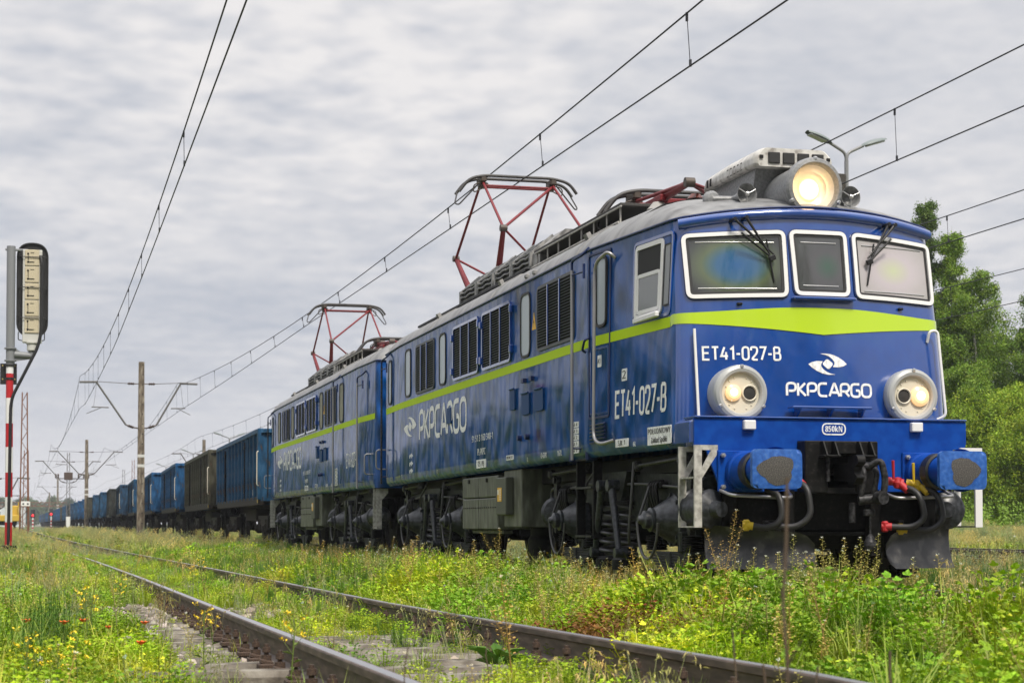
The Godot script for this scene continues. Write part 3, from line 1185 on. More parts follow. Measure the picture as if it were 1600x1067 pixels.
		part("chamber", hc, M.lamp_grey, hn)
		var st := MB.new()
		for k in 3:
			var an := TAU * k / 3.0 + 0.5
			st.rod(o + Vector3(0.115, 0, 0.27), o + Vector3(0.115 + cos(an) * 0.1, sin(an) * 0.1, 0.262), 0.006, -1, 5)
		st.lathe([Vector2(0.025, 0), Vector2(0.02, 0.02), Vector2(0, 0.03)], o + Vector3(0.115, 0, 0.265), Vector3(0, 0, 1), 10)
		part("spider", st, M.chrome, hn)
	# air conditioner
	var ac := node("air_conditioner", root)
	var bs := MB.new()
	bs.prism(PackedVector2Array([Vector2(-3.1, 3.75), Vector2(-1.9, 3.72), Vector2(-1.78, 4.0), Vector2(-3.0, 4.01)]), 0.68, Transform3D(Basis(Vector3(0, 0, 1), Vector3(0, 1, 0), Vector3(-1, 0, 0)), Vector3(0.345, 0, 0)))
	part("plinth", bs, M.lamp_grey, ac)
	var sh2 := MB.new()
	var topp := PackedVector2Array([Vector2(-0.4, 4.0), Vector2(0.42, 4.0), Vector2(0.42, 4.1), Vector2(0.34, 4.18), Vector2(-0.32, 4.18), Vector2(-0.4, 4.1)])
	var r0 := []
	for k in [[-1.66, 0.9, 0.0], [-1.68, 0.97, 0.0], [-1.75, 1.0, 0.0], [-2.5, 1.0, 0.0], [-3.0, 0.98, -0.02], [-3.12, 0.9, -0.06]]:
		var ring := PackedVector3Array()
		for p in rpoly(topp, 0.03, 2):
			ring.append(Vector3(0.01 + (p.x - 0.01) * k[1], 4.0 + (p.y - 4.0) * (1.0 if k[2] == 0.0 else (1.0 + k[2] * 5.0)), k[0]))
		ring.append(ring[0])
		r0.append(ring)
	sh2.grid(r0, Vector3(0.01, 4.07, -2.4))
	for e in [0, 5]:
		var ring: PackedVector3Array = r0[e]
		var cx := Vector3(0.01, 4.08, ring[0].z)
		var nn := Vector3(0, 0, 1 if e == 0 else -1)
		for i in ring.size() - 1:
			sh2.tri(cx, ring[i], ring[i + 1], nn, nn, nn)
	part("cover", sh2, M.ac_white, ac)
	for k in 4:
		var x := -0.2 + k * 0.15
		var gv := MB.new()
		gv.box(Vector3(x, 4.085, -1.652), Vector3(0.12, 0.105, 0.02), Basis(), 0.006)
		part("intake_mesh", gv, M.mesh_black, ac)
	for x in [-0.33, 0.36]:
		var gv := MB.new()
		gv.box(Vector3(x, 4.09, -1.655), Vector3(0.035, 0.03, 0.02))
		part("lock_recess", gv, M.black, ac)
	for z in [-2.0, -2.09, -2.18, -2.27, -2.36, -2.84, -2.93]:
		var gv := MB.new()
		gv.box(Vector3(-0.392, 4.055, z), Vector3(0.012, 0.075, 0.038))
		part("vent_slot", gv, M.black, ac)

func lamp_light(root: Node3D, at: Vector3, e: float):
	var l := OmniLight3D.new()
	l.name = "lamp_light"
	root.add_child(l, true)
	l.position = at
	l.light_color = Color(1, 0.82, 0.6)
	l.light_energy = e
	l.light_size = 0.06
	l.omni_range = 30
	l.omni_attenuation = 2
	l.shadow_enabled = true

func headlight(root: Node3D, s: float):
	var o := Vector3(0.848 * s, 1.77, -0.895)
	var h := node("headlight", root)
	var b := MB.new()
	b.lathe([Vector2(0.245, -0.35), Vector2(0.25, -0.1), Vector2(0.256, -0.06), Vector2(0.256, -0.015), Vector2(0.245, 0.012), Vector2(0.22, 0.025), Vector2(0.195, 0.02), Vector2(0.185, 0.005), Vector2(0.18, -0.02)], o, Vector3(0, 0, 1), 40)
	part("rim", b, M.rim_grey, h)
	var p := MB.new()
	p.lathe([Vector2(0.182, -0.022), Vector2(0.0, -0.022)], o, Vector3(0, 0, 1), 36)
	for k in 16:
		var an := TAU * k / 16
		if k % 4 != 0:
			p.lathe([Vector2(0.008, -0.022), Vector2(0.006, -0.014), Vector2(0, -0.012)], o + Vector3(cos(an) * 0.15, sin(an) * 0.15, 0), Vector3(0, 0, 1), 6)
	part("face_plate", p, M.cream, h)
	for k in 3:
		var cl := MB.new()
		var an := PI / 2 + TAU * k / 3.0
		cl.box(o + Vector3(cos(an) * 0.24, sin(an) * 0.24, 0.015), Vector3(0.03, 0.03, 0.04), Basis(Vector3(0, 0, 1), an), 0.006)
		part("clip", cl, M.chrome, h)
	var lx := o.x + 0.075 * s
	var lm := MB.new()
	var R := 0.075 if s < 0 else 0.092
	lm.lathe([Vector2(R, -0.022), Vector2(R, 0.0), Vector2(R * 0.7, 0.014), Vector2(0.0, 0.022)], Vector3(lx, o.y, o.z), Vector3(0, 0, 1), 24)
	part("lamp_lens", lm, M.lamp_warm, h)
	var hb := MB.new()
	hb.lathe([Vector2(R * 0.5, 0.0175), Vector2(R * 0.3, 0.022), Vector2(0.0, 0.025)], Vector3(lx, o.y + 0.005, o.z), Vector3(0, 0, 1), 18)
	part("lamp_glow", hb, M.lamp_hot, h)
	var rd := MB.new()
	var rx := o.x - 0.085 * s
	rd.lathe([Vector2(0.07, -0.022), Vector2(0.075, -0.005), Vector2(0.068, 0.0), Vector2(0.062, -0.005), Vector2(0.06, -0.015)], Vector3(rx, o.y, o.z), Vector3(0, 0, 1), 24)
	part("marker_ring", rd, M.cream, h)
	var rg := MB.new()
	rg.lathe([Vector2(0.062, -0.016), Vector2(0.0, -0.012)], Vector3(rx, o.y, o.z), Vector3(0, 0, 1), 20)
	part("marker_lens", rg, M.mesh_black, h)
	lamp_light(root, Vector3(lx, o.y, o.z + 0.05), 0.004)

func headstock(root: Node3D):
	var p := MB.new()
	var poly := PackedVector2Array([Vector2(-1.335, 1.535), Vector2(-1.335, 1.285), Vector2(-1.23, 1.275), Vector2(-1.08, 0.885), Vector2(-0.35, 0.885), Vector2(-0.35, 1.34), Vector2(0.36, 1.34), Vector2(0.36, 0.885), Vector2(1.08, 0.885), Vector2(1.2, 1.275), Vector2(1.32, 1.285), Vector2(1.335, 1.33), Vector2(1.335, 1.535)])
	p.prism(poly, 0.03, Transform3D(Basis(), Vector3(0, 0, -0.83)))
	part("headstock", p, M.paint_flat, root)
	var tp := MB.new()
	tp.box(Vector3(0, 1.545, -0.93), Vector3(2.67, 0.016, 0.3), Basis(), 0.004)
	part("headstock_top", tp, M.paint, root)
	for s in [-1.0, 1.0]:
		var c := MB.new()
		c.box(Vector3(s * 1.31, 1.41, -1.18), Vector3(0.09, 0.25, 0.68), Basis(), 0.035)
		part("corner_skirt", c, M.paint, root)
		var w := MB.new()
		w.box(Vector3(s * 0.82 + 0.0, 1.475, -0.775), Vector3(0.11, 0.085, 0.06), Basis(), 0.008)
		part("lamp_bracket", w, M.white_frame, root)
		# buffer
		var b := node("buffer", root)
		var f := MB.new()
		f.box(Vector3(s * 0.9, 1.06, -0.785), Vector3(0.44, 0.37, 0.03), Basis(), 0.008)
		part("flange", f, M.paint_flat, b)
		for e in [[-1, -1], [-1, 1], [1, -1], [1, 1]]:
			var bo := MB.new()
			bo.rod(Vector3(s * 0.9 + e[0] * 0.18, 1.06 + e[1] * 0.14, -0.77), Vector3(s * 0.9 + e[0] * 0.18, 1.06 + e[1] * 0.14, -0.735), 0.022, -1, 6)
			bo.rod(Vector3(s * 0.9 + e[0] * 0.18, 1.06 + e[1] * 0.14, -0.735), Vector3(s * 0.9 + e[0] * 0.18, 1.06 + e[1] * 0.14, -0.715), 0.012, -1, 6)
			part("bolt", bo, M.chrome, b)
		var cs := MB.new()
		cs.lathe([Vector2(0.18, -0.77), Vector2(0.18, -0.7), Vector2(0.165, -0.68), Vector2(0.16, -0.52)], Vector3(s * 0.875, 1.06, 0), Vector3(0, 0, 1), 28)
		part("sleeve", cs, M.paint_flat, b)
		var rb := MB.new()
		rb.lathe([Vector2(0.16, -0.53), Vector2(0.168, -0.5), Vector2(0.168, -0.4), Vector2(0.15, -0.38)], Vector3(s * 0.875, 1.06, 0), Vector3(0, 0, 1), 28)
		part("grease_band", rb, M.black_grease, b)
		var pl := MB.new()
		pl.lathe([Vector2(0.14, -0.4), Vector2(0.14, -0.1), Vector2(0.19, -0.05)], Vector3(s * 0.875, 1.06, 0), Vector3(0, 0, 1), 28)
		part("plunger", pl, M.paint_flat, b)
		var hd := MB.new()
		var o := rrect(-0.228, -0.168, 0.228, 0.168, 0.055, 5)
		hd.prism(o, 0.045, Transform3D(Basis(), Vector3(s * 0.875, 1.06, -0.06)))
		var hf := func(x: float, y: float, h: float) -> Vector3: return Vector3(s * 0.875 + x, 1.06 + y, -0.0145 + h + 0.018 * (1.0 - pow(x / 0.26, 2.0)) * (1.0 - pow(y / 0.2, 2.0)))
		var rows := []
		for i in 9:
			var ln := PackedVector3Array()
			var y := lerpf(-0.168, 0.168, i / 8.0)
			for j in 11:
				var x := lerpf(-0.228, 0.228, j / 10.0)
				var ey := maxf(0.0, absf(y) - 0.113)
				var lim := 0.228 - (0.055 - sqrt(maxf(0.0, 0.055 * 0.055 - ey * ey)))
				ln.append(hf.call(clampf(x, -lim, lim), y, 0.0))
			rows.append(ln)
		hd.grid(rows, Vector3(s * 0.875, 1.06, -3))
		part("head", hd, M.buffer_blue, b)
		var gp := MB.new()
		var gr := MB.new()
		var q := PackedVector2Array()
		for k in 36:
			var an := TAU * k / 36
			var rr := 0.125 + 0.014 * sin(an * 3 + s) + 0.006 * sin(an * 5 + 1.3 * s) + 0.0025 * sin(an * 11)
			q.append(Vector2(0.01 * s + cos(an) * rr * (1.28 if s < 0 else 1.1), -0.012 + sin(an) * rr))
		var cx := hf.call(0.0, 0.0, 0.0025) as Vector3
		for ringk in 4:
			for k in 36:
				var k2 := (k + 1) % 36
				var a0: float = ringk / 4.0
				var a1: float = (ringk + 1) / 4.0
				gp.quad(hf.call(q[k].x * a0, q[k].y * a0, 0.0025), hf.call(q[k].x * a1, q[k].y * a1, 0.0025), hf.call(q[k2].x * a1, q[k2].y * a1, 0.0025), hf.call(q[k2].x * a0, q[k2].y * a0, 0.0025))
		gp.face(Vector3(0, 0, 1))
		part("grease_patch", gp, M.grease, b)
	# oval with the coupler strength
	var ov := MB.new()
	var oo := rrect(-0.108, 1.395, 0.128, 1.505, 0.055, 6)
	var flat := func(x: float, y: float, h: float) -> Vector3: return Vector3(x, y, -0.8 + h)
	ring_on(ov, flat, oo, inset(oo, 0.012), 0.003)
	part("oval_mark", ov, M.white, root)
	text_on("lettering", "850kN", 0.052, 0.8, flat, 0.01, 1.45, 0.002, Vector3(1, 0, 0), M.white, root, 700)
	# draw gear
	var d := node("draw_gear", root)
	var pk := MB.new()
	pk.box(Vector3(-0.24, 1.1, -0.71), Vector3(0.22, 0.47, 0.18), Basis(), 0.01)
	pk.box(Vector3(0.25, 1.1, -0.71), Vector3(0.22, 0.47, 0.18), Basis(), 0.01)
	pk.box(Vector3(0.0, 1.275, -0.71), Vector3(0.69, 0.12, 0.176), Basis(), 0.01)
	pk.box(Vector3(0.0, 0.89, -0.72), Vector3(0.5, 0.05, 0.17))
	part("pocket", pk, M.black_paint, d)
	for x in [-0.14, 0.21]:
		var br := MB.new()
		for e in [-0.055, 0.055]:
			br.prism(PackedVector2Array([Vector2(0, 0), Vector2(0.14, 0), Vector2(0.05, 0.13), Vector2(0, 0.13)]), 0.014, Transform3D(Basis(Vector3(0, 0, 1), Vector3(0, 1, 0), Vector3(-1, 0, 0)), Vector3(x + e + 0.007, 1.2, -0.622)))
		br.box(Vector3(x, 1.195, -0.56), Vector3(0.17, 0.02, 0.13), Basis(), 0.005)
		part("bracket", br, M.black_paint, d)
		var rd := MB.new()
		rd.rod(Vector3(x - 0.0, 1.19, -0.6), Vector3(x, 0.97, -0.6), 0.02)
		part("guide_rod", rd, M.steel_dark, d)
	var hk := MB.new()
	hk.prism(rpoly(PackedVector2Array([Vector2(-0.72, 0.98), Vector2(-0.72, 1.13), Vector2(-0.4, 1.13), Vector2(-0.3, 1.2), Vector2(-0.22, 1.19), Vector2(-0.2, 1.12), Vector2(-0.27, 1.1), Vector2(-0.3, 1.04), Vector2(-0.22, 1.0), Vector2(-0.3, 0.93), Vector2(-0.45, 0.97)]), 0.03, 3), 0.075, Transform3D(Basis(Vector3(0, 0, 1), Vector3(0, 1, 0), Vector3(-1, 0, 0)), Vector3(0.04, 0, 0)))
	part("hook", hk, M.black_paint, d)
	var lk := MB.new()
	for x in [0.09, 0.21]:
		lk.tube(arc3([Vector3(x, 1.11, -0.46), Vector3(x + 0.02, 1.05, -0.37), Vector3(x - 0.005, 0.86, -0.4), Vector3(x, 0.79, -0.42)], 0.06), 0.026, 8)
	lk.rod(Vector3(0.04, 1.1, -0.45), Vector3(0.25, 1.1, -0.45), 0.04, -1, 12)
	lk.rod(Vector3(0.07, 0.8, -0.42), Vector3(0.25, 0.82, -0.38), 0.045, -1, 12)
	part("shackle", lk, M.steel_dark, d)
	var sk := MB.new()
	sk.tube(arc3([Vector3(0.15, 1.1, -0.36), Vector3(0.23, 1.16, -0.3), Vector3(0.27, 0.98, -0.29), Vector3(0.25, 0.82, -0.31)], 0.07), 0.03, 8)
	sk.rod(Vector3(0.22, 0.82, -0.35), Vector3(0.24, 0.82, -0.27), 0.06, -1, 14)
	sk.rod(Vector3(0.02, 0.78, -0.45), Vector3(0.02, 0.6, -0.45), 0.03)
	sk.box(Vector3(0.16, 0.69, -0.4), Vector3(0.1, 0.06, 0.06), Basis(), 0.01)
	part("screw_coupling", sk, M.steel_dark, d)
	var hl := MB.new()
	hl.rod(Vector3(0.17, 0.68, -0.4), Vector3(0.17, 0.46, -0.4), 0.011)
	hl.lathe([Vector2(0.012, 0.1), Vector2(0.03, 0.08), Vector2(0.052, 0.03), Vector2(0.055, 0.0), Vector2(0.045, -0.035), Vector2(0.02, -0.055), Vector2(0.0, -0.058)].map(func(q): return Vector2(q.x, -q.y)), Vector3(0.17, 0.4, -0.4), Vector3(0, -1, 0), 16)
	part("ball_handle", hl, M.steel_dark, d)
	# front frame below the headstock
	var fr := MB.new()
	fr.box(Vector3(0, 0.72, -1.25), Vector3(2.1, 0.4, 0.5), Basis(), 0.02)
	fr.box(Vector3(0, 0.5, -0.98), Vector3(2.2, 0.035, 0.1), Basis(), 0.006)
	fr.box(Vector3(-0.98, 0.68, -0.9), Vector3(0.14, 0.42, 0.1), Basis(), 0.01)
	fr.box(Vector3(0.98, 0.68, -0.9), Vector3(0.14, 0.42, 0.1), Basis(), 0.01)
	fr.box(Vector3(0.42, 0.6, -0.86), Vector3(0.1, 0.62, 0.12), Basis(), 0.01)
	fr.box(Vector3(-0.42, 0.6, -0.86), Vector3(0.1, 0.62, 0.12), Basis(), 0.01)
	part("front_frame", fr, M.black_paint, root)
	for s in [-1.0, 1.0]:
		# plough blade
		var pl := MB.new()
		var rows := []
		for i in 9:
			var t := i / 8.0
			var ln := PackedVector3Array()
			for j in 15:
				var u := j / 14.0
				var a := Vector3(0.34 * s, 0, -0.48)
				var b := Vector3(1.2 * s, 0, -0.93)
				var top := lerpf(0.5, 0.585, u) - 0.09 * pow(1.0 - minf(u / 0.14, 1.0), 2.0)
				var bot := 0.19 + 0.04 * pow(1.0 - minf(u / 0.1, 1.0), 2.0)
				var y := lerpf(bot, top, t)
				var lean := 0.13 * pow(1.0 - t, 2.0) + 0.05 * t * t
				var nn := Vector3(s * 0.08, 0, 1.0)
				var pq := a.lerp(b, u) + nn * lean
				pq.y = y
				ln.append(pq)
			rows.append(ln)
		pl.grid(rows, Vector3(s * 0.5, 0.5, -3))
		var back := []
		for ln in rows:
			var l2 := PackedVector3Array()
			for pq in ln:
				l2.append(pq - Vector3(0, 0, 0.016))
			back.append(l2)
		pl.grid(back, Vector3(s * 0.5, 0.4, 3))
		for j in 14:
			pl.quad(rows[8][j], rows[8][j + 1], back[8][j + 1], back[8][j])
			pl.quad(rows[0][j], rows[0][j + 1], back[0][j + 1], back[0][j])
		part("plough_blade", pl, M.plough, root)
		var ps := MB.new()
		ps.box(Vector3(0.6 * s, 0.45, -0.8), Vector3(0.06, 0.35, 0.3), Basis(), 0.01)
		ps.box(Vector3(1.0 * s, 0.48, -0.95), Vector3(0.06, 0.35, 0.2), Basis(), 0.01)
		part("plough_stay", ps, M.black_paint, root)
		# grab rail under the buffer
		var gr := MB.new()
		gr.tube(arc3([Vector3(1.1 * s, 0.89, -0.78), Vector3(1.08 * s, 0.84, -0.55), Vector3(0.5 * s, 0.82, -0.55), Vector3(0.46 * s, 0.89, -0.78)], 0.08), 0.016, 8)
		part("shunter_rail", gr, M.steel, root)
	# hoses
	hose(root, [Vector3(-0.49, 0.97, -0.6), Vector3(-0.42, 0.93, -0.42), Vector3(-0.4, 0.66, -0.38), Vector3(-0.52, 0.56, -0.42), Vector3(-0.72, 0.57, -0.5)], 0.029, M.tap_red, Vector3(-0.47, 1.0, -0.6), null)
	hose(root, [Vector3(-0.72, 0.9, -0.62), Vector3(-0.66, 0.84, -0.45), Vector3(-0.66, 0.62, -0.42), Vector3(-0.78, 0.55, -0.45), Vector3(-0.9, 0.57, -0.5)], 0.029, null, Vector3.ZERO, M.tap_yellow)
	hose(root, [Vector3(0.56, 0.93, -0.6), Vector3(0.66, 0.88, -0.42), Vector3(0.7, 0.64, -0.38), Vector3(0.6, 0.56, -0.42), Vector3(0.43, 0.565, -0.5)], 0.029, M.tap_red, Vector3(0.54, 0.96, -0.6), M.tap_red)
	hose(root, [Vector3(0.76, 0.93, -0.6), Vector3(0.86, 0.86, -0.42), Vector3(0.88, 0.62, -0.38), Vector3(0.78, 0.53, -0.42), Vector3(0.58, 0.54, -0.5)], 0.029, M.tap_yellow, Vector3(0.74, 0.94, -0.6), M.tap_yellow)
	# shunter's ladders at the corners
	for s in [-1.0, 1.0]:
		var l := node("corner_ladder", root)
		for z in [-0.62, -1.02]:
			var lb := MB.new()
			var e := 0.37 if z > -0.8 else -0.02
			var LX := Transform3D(Basis(Vector3(-s, 0, 0), Vector3(0, 1, 0), Vector3(0, 0, -1)), Vector3(s * 1.4, 0, z))
			lb.prism(PackedVector2Array([Vector2(0, 0.56), Vector2(0.07, 0.56), Vector2(0.07, 1.24), Vector2(0.0, 1.24)]), 0.025, LX)
			lb.prism(PackedVector2Array([Vector2(0.0, 1.24), Vector2(0.22, 1.24), Vector2(0.22, 1.285), Vector2(0.0, 1.285)]), 0.025, LX)
			lb.prism(PackedVector2Array([Vector2(0.07, 0.99), Vector2(0.21, 1.2), Vector2(0.21, 1.24), Vector2(0.16, 1.24), Vector2(0.07, 1.08)]), 0.023, LX)
			part("stile", lb, M.ladder_grey if s < 0 else M.white_frame, l)
		for y in [0.565, 1.0]:
			var rg := MB.new()
			rg.box(Vector3(s * 1.36, y, -0.83), Vector3(0.06, 0.014, 0.4))
			part("rung", rg, M.ladder_grey, l)
	# steps under the cab door
	var st := node("door_steps", root)
	for z in [-4.22, -3.62]:
		var sb := MB.new()
		sb.box(Vector3(-1.36, 0.85, z), Vector3(0.1, 0.84, 0.035), Basis(), 0.008)
		part("stile", sb, M.black_paint, st)
		var sc := MB.new()
		sc.box(Vector3(-1.42, 1.3, z), Vector3(0.14, 0.12, 0.05), Basis(), 0.02)
		part("stile_head", sc, M.blue_dark, st)
	for y in [0.46, 0.97, 1.27]:
		var rg := MB.new()
		rg.box(Vector3(-1.38, y, -3.92), Vector3(0.1, 0.02, 0.6))
		part("tread", rg, M.steel_dark, st)

func hose(root: Node3D, p: Array, r: float, tap: Material, at: Vector3, tip: Material):
	var h := node("brake_hose", root)
	var t := MB.new()
	t.tube(arc3(p, 0.12), r, 10)
	part("pipe", t, M.hose, h)
	var n := p.size()
	var e := MB.new()
	e.rod(p[n - 1], p[n - 1] + (p[n - 1] - p[n - 2]).normalized() * 0.09, r * 1.25, r * 1.1, 10)
	e.box(p[n - 1] + (p[n - 1] - p[n - 2]).normalized() * 0.06, Vector3(0.06, 0.1, 0.06), Basis(), 0.015)
	part("coupling_head", e, tip if tip else M.black_paint, h)
	if tap:
		var k := MB.new()
		k.rod(at + Vector3(-0.09, 0.02, -0.05), at + Vector3(0.05, 0.0, 0.02), 0.038, 0.034, 12)
		k.lathe([Vector2(0.0, -0.055), Vector2(0.035, -0.045), Vector2(0.046, 0.0), Vector2(0.035, 0.045), Vector2(0.0, 0.055)], at, Vector3(0, 1, 0), 14)
		k.rod(at + Vector3(0.02, -0.01, 0.02), at + Vector3(0.06, -0.07, 0.08), 0.034, 0.034, 10)
		part("angle_cock", k, tap, h)
		var q := MB.new()
		q.rod(at + Vector3(-0.06, 0.03, 0.04), at + Vector3(-0.075, 0.2, 0.06), 0.011, 0.014, 6)
		part("cock_lever", q, tap, h)

# ---------------------------------------------------------------- bogie
func helix(o: Vector3, r: float, h: float, turns: float, w: float, mb: MB):
	var p := PackedVector3Array()
	var k := int(turns * 10)
	for i in k + 1:
		var a := TAU * turns * i / k
		p.append(o + Vector3(cos(a) * r, h * i / k, sin(a) * r))
	mb.tube(p, w, 6)

func wheelset(b: Node3D, z: float):
	for s in [-1.0, 1.0]:
		var m := MB.new()
		m.lathe([Vector2(0.0, -0.07), Vector2(0.12, -0.07), Vector2(0.14, -0.03), Vector2(0.5, -0.02), Vector2(0.55, -0.07), Vector2(0.655, -0.07), Vector2(0.65, -0.04), Vector2(0.625, -0.03), Vector2(0.618, 0.06), Vector2(0.55, 0.065), Vector2(0.5, 0.015), Vector2(0.14, 0.03), Vector2(0.12, 0.07), Vector2(0.0, 0.07)], Vector3(s * 0.76, 0.625, z), Vector3(s, 0, 0), 40)
		part("wheel", m, M.wheel, b)
	var a := MB.new()
	a.rod(Vector3(-0.75, 0.625, z), Vector3(0.75, 0.625, z), 0.08, -1, 12)
	a.box(Vector3(0, 0.66, z + 0.35), Vector3(1.1, 0.6, 0.6), Basis(), 0.05)
	part("axle", a, M.black_paint, b)

func make_bogie(root: Node3D, zc0: float, lead: float):
	var b := node("bogie", root, Vector3(0, 0, zc0))
	for z in [-1.55, 1.55]:
		wheelset(b, z)
	for s in [-1.0, 1.0]:
		var X := Transform3D(Basis(Vector3(0, 0, 1), Vector3(0, 1, 0), Vector3(-1, 0, 0)), Vector3(s * 1.1 + 0.08, 0, 0))
		var f := MB.new()
		f.prism(rpoly(PackedVector2Array([Vector2(-2.35, 0.84), Vector2(-1.1, 0.82), Vector2(-0.75, 0.62), Vector2(0.75, 0.62), Vector2(1.1, 0.82), Vector2(2.35, 0.84), Vector2(2.35, 1.04), Vector2(1.0, 1.08), Vector2(-1.0, 1.08), Vector2(-2.35, 1.04)]), 0.08, 3), 0.16, X)
		for z in [-2.0, -1.1, 1.1, 2.0]:
			f.prism(rpoly(PackedVector2Array([Vector2(z - 0.1, 0.86), Vector2(z - 0.06, 0.4), Vector2(z + 0.06, 0.4), Vector2(z + 0.1, 0.86)]), 0.02, 2), 0.12, X)
		part("side_frame", f, M.bogie_green, b)
		for z in [-1.55, 1.55]:
			var q := MB.new()
			q.lathe([Vector2(0.25, -0.02), Vector2(0.25, 0.05), Vector2(0.225, 0.06), Vector2(0.2, 0.09), Vector2(0.11, 0.24), Vector2(0.115, 0.27), Vector2(0.085, 0.28), Vector2(0.085, 0.33), Vector2(0.05, 0.35), Vector2(0.03, 0.39), Vector2(0.0, 0.39)], Vector3(s * 1.14, 0.63, z), Vector3(s, 0, 0), 24)
			for k in 8:
				var an := TAU * k / 8
				q.rod(Vector3(s * 1.18, 0.63 + sin(an) * 0.235, z + cos(an) * 0.235), Vector3(s * 1.215, 0.63 + sin(an) * 0.235, z + cos(an) * 0.235), 0.02, -1, 6)
			part("axle_box", q, M.steel_blue, b)
			var ls := MB.new()
			for k in 9:
				var hl := 0.2 + 0.05 * k
				ls.box(Vector3(s * 1.16, 0.1 + k * 0.027, z), Vector3(0.12, 0.023, hl * 2), Basis(), 0.004)
			ls.box(Vector3(s * 1.16, 0.2, z), Vector3(0.15, 0.26, 0.13), Basis(), 0.01)
			tag(part("leaf_spring", ls, M.spring_grey, b), "")
			for e in [-0.52, 0.52]:
				var rb := MB.new()
				var pr := []
				for k in 6:
					pr.append(Vector2(0.09, k * 0.026))
					pr.append(Vector2(0.108, k * 0.026 + 0.013))
				pr.append(Vector2(0.0, 0.156))
				rb.lathe(pr, Vector3(s * 1.16, 0.335, z + e), Vector3(0, 1, 0), 16)
				part("rubber_stack", rb, M.black_paint, b)
			var hp := MB.new()
			var lp := PackedVector3Array()
			for k in 15:
				var an := PI * (0.02 + 0.96 * k / 14.0)
				lp.append(Vector3(s * 1.42, 0.62 - sin(an) * 0.36 , z - 0.04 + cos(an) * 0.3))
			lp.append(Vector3(s * 1.3, 0.95, z - 0.33))
			hp.tube(lp, 0.014, 6)
			part("earth_cable", hp, M.cable, b)
			# brake hangers and blocks
			var hg := MB.new()
			var hx: float = z + 0.66 * (1.0 if z > 0 else -1.0)
			hg.prism(rpoly(PackedVector2Array([Vector2(hx - 0.05, 0.5), Vector2(hx + 0.03, 0.48), Vector2(hx + 0.07, 1.08), Vector2(hx + 0.03, 1.14), Vector2(hx - 0.04, 1.12)]), 0.03, 3), 0.05, Transform3D(X.basis, Vector3(s * 1.24 + 0.025, 0, 0)))
			hg.rod(Vector3(s * 1.2, 1.09, hx), Vector3(s * 1.29, 1.09, hx), 0.04, -1, 10)
			part("brake_hanger", hg, M.steel_dark, b)
			var rl := MB.new()
			rl.rod(Vector3(s * 1.27, 1.16, z - 0.75), Vector3(s * 1.27, 1.19, z + 0.45), 0.022, -1, 8)
			rl.box(Vector3(s * 1.27, 1.19, z + 0.5), Vector3(0.06, 0.09, 0.16), Basis(), 0.015)
			rl.rod(Vector3(s * 1.27, 1.13, z + 0.62), Vector3(s * 1.27, 1.25, z + 0.62), 0.075, -1, 12)
			rl.box(Vector3(s * 1.27, 1.16, z - 0.78), Vector3(0.08, 0.1, 0.12), Basis(), 0.02)
			part("brake_rod", rl, M.steel_dark, b)
			var cp := MB.new()
			for k in 4:
				var zz: float = z - 0.42 + k * 0.075
				cp.tube(arc3([Vector3(s * 1.2, 1.0, zz), Vector3(s * 1.28, 0.98, zz), Vector3(s * 1.28, 0.84, zz + 0.02), Vector3(s * 1.24, 0.72, zz + 0.03)], 0.04), 0.018, 6)
			cp.box(Vector3(s * 1.22, 0.96, z - 0.3), Vector3(0.08, 0.06, 0.36), Basis(), 0.01)
			part("brake_shoe", cp, M.black_paint, b)
			var jb := MB.new()
			jb.box(Vector3(s * 1.22, 0.74, z - 0.55), Vector3(0.12, 0.18, 0.13), Basis(), 0.015)
			jb.box(Vector3(s * 1.2, 0.42, z + 0.36), Vector3(0.1, 0.2, 0.1), Basis(), 0.015)
			part("junction_box", jb, M.bogie_green, b)
			# brake cylinder at the outer end
			var bc := MB.new()
			var e2: float = z + 0.85 * (1.0 if z > 0 else -1.0)
			bc.lathe([Vector2(0.0, -0.24), Vector2(0.07, -0.235), Vector2(0.08, -0.15), Vector2(0.17, -0.1), Vector2(0.185, -0.08), Vector2(0.17, -0.06), Vector2(0.17, 0.12), Vector2(0.185, 0.13), Vector2(0.185, 0.16), Vector2(0.15, 0.2), Vector2(0.0, 0.22)], Vector3(s * 1.18, 0.72, e2), Vector3(s * 0.35, 0, -1.0 if z > 0 else 1.0), 22)
			bc.tube(arc3([Vector3(s * 1.25, 0.85, e2), Vector3(s * 1.25, 0.98, e2), Vector3(s * 1.25, 1.0, e2 + 0.15)], 0.06), 0.018, 6)
			part("brake_cylinder", bc, M.steel_blue, b)
		for e in [-0.27, 0.27]:
			var cs := MB.new()
			helix(Vector3(s * 1.22, 0.28, e), 0.105, 0.5, 5.5, 0.02, cs)
			part("coil_spring", cs, M.spring_light, b)
			var pt := MB.new()
			pt.lathe([Vector2(0.15, 0.0), Vector2(0.15, 0.1), Vector2(0.12, 0.13), Vector2(0.0, 0.13)], Vector3(s * 1.22, 0.13, e), Vector3(0, 1, 0), 16)
			pt.lathe([Vector2(0.0, 0.0), Vector2(0.14, 0.0), Vector2(0.14, 0.04), Vector2(0.0, 0.06)], Vector3(s * 1.22, 0.78, e), Vector3(0, 1, 0), 16)
			part("spring_seat", pt, M.black_paint, b)
			var lk := MB.new()
			var t0 := Vector3(s * 1.36, 0.98, e * 0.6 + 0.05)
			var t1 := Vector3(s * 1.36, 0.3, e * 1.5 + 0.05)
			lk.rod(t0, t1, 0.045, 0.03, 8)
			lk.rod(t0 - Vector3(s * 0.08, 0, 0), t0 + Vector3(s * 0.05, 0, 0), 0.06, -1, 12)
			lk.rod(t1 - Vector3(s * 0.08, 0, 0), t1 + Vector3(s * 0.05, 0, 0), 0.05, -1, 12)
			part("swing_link", lk, M.steel_blue, b)
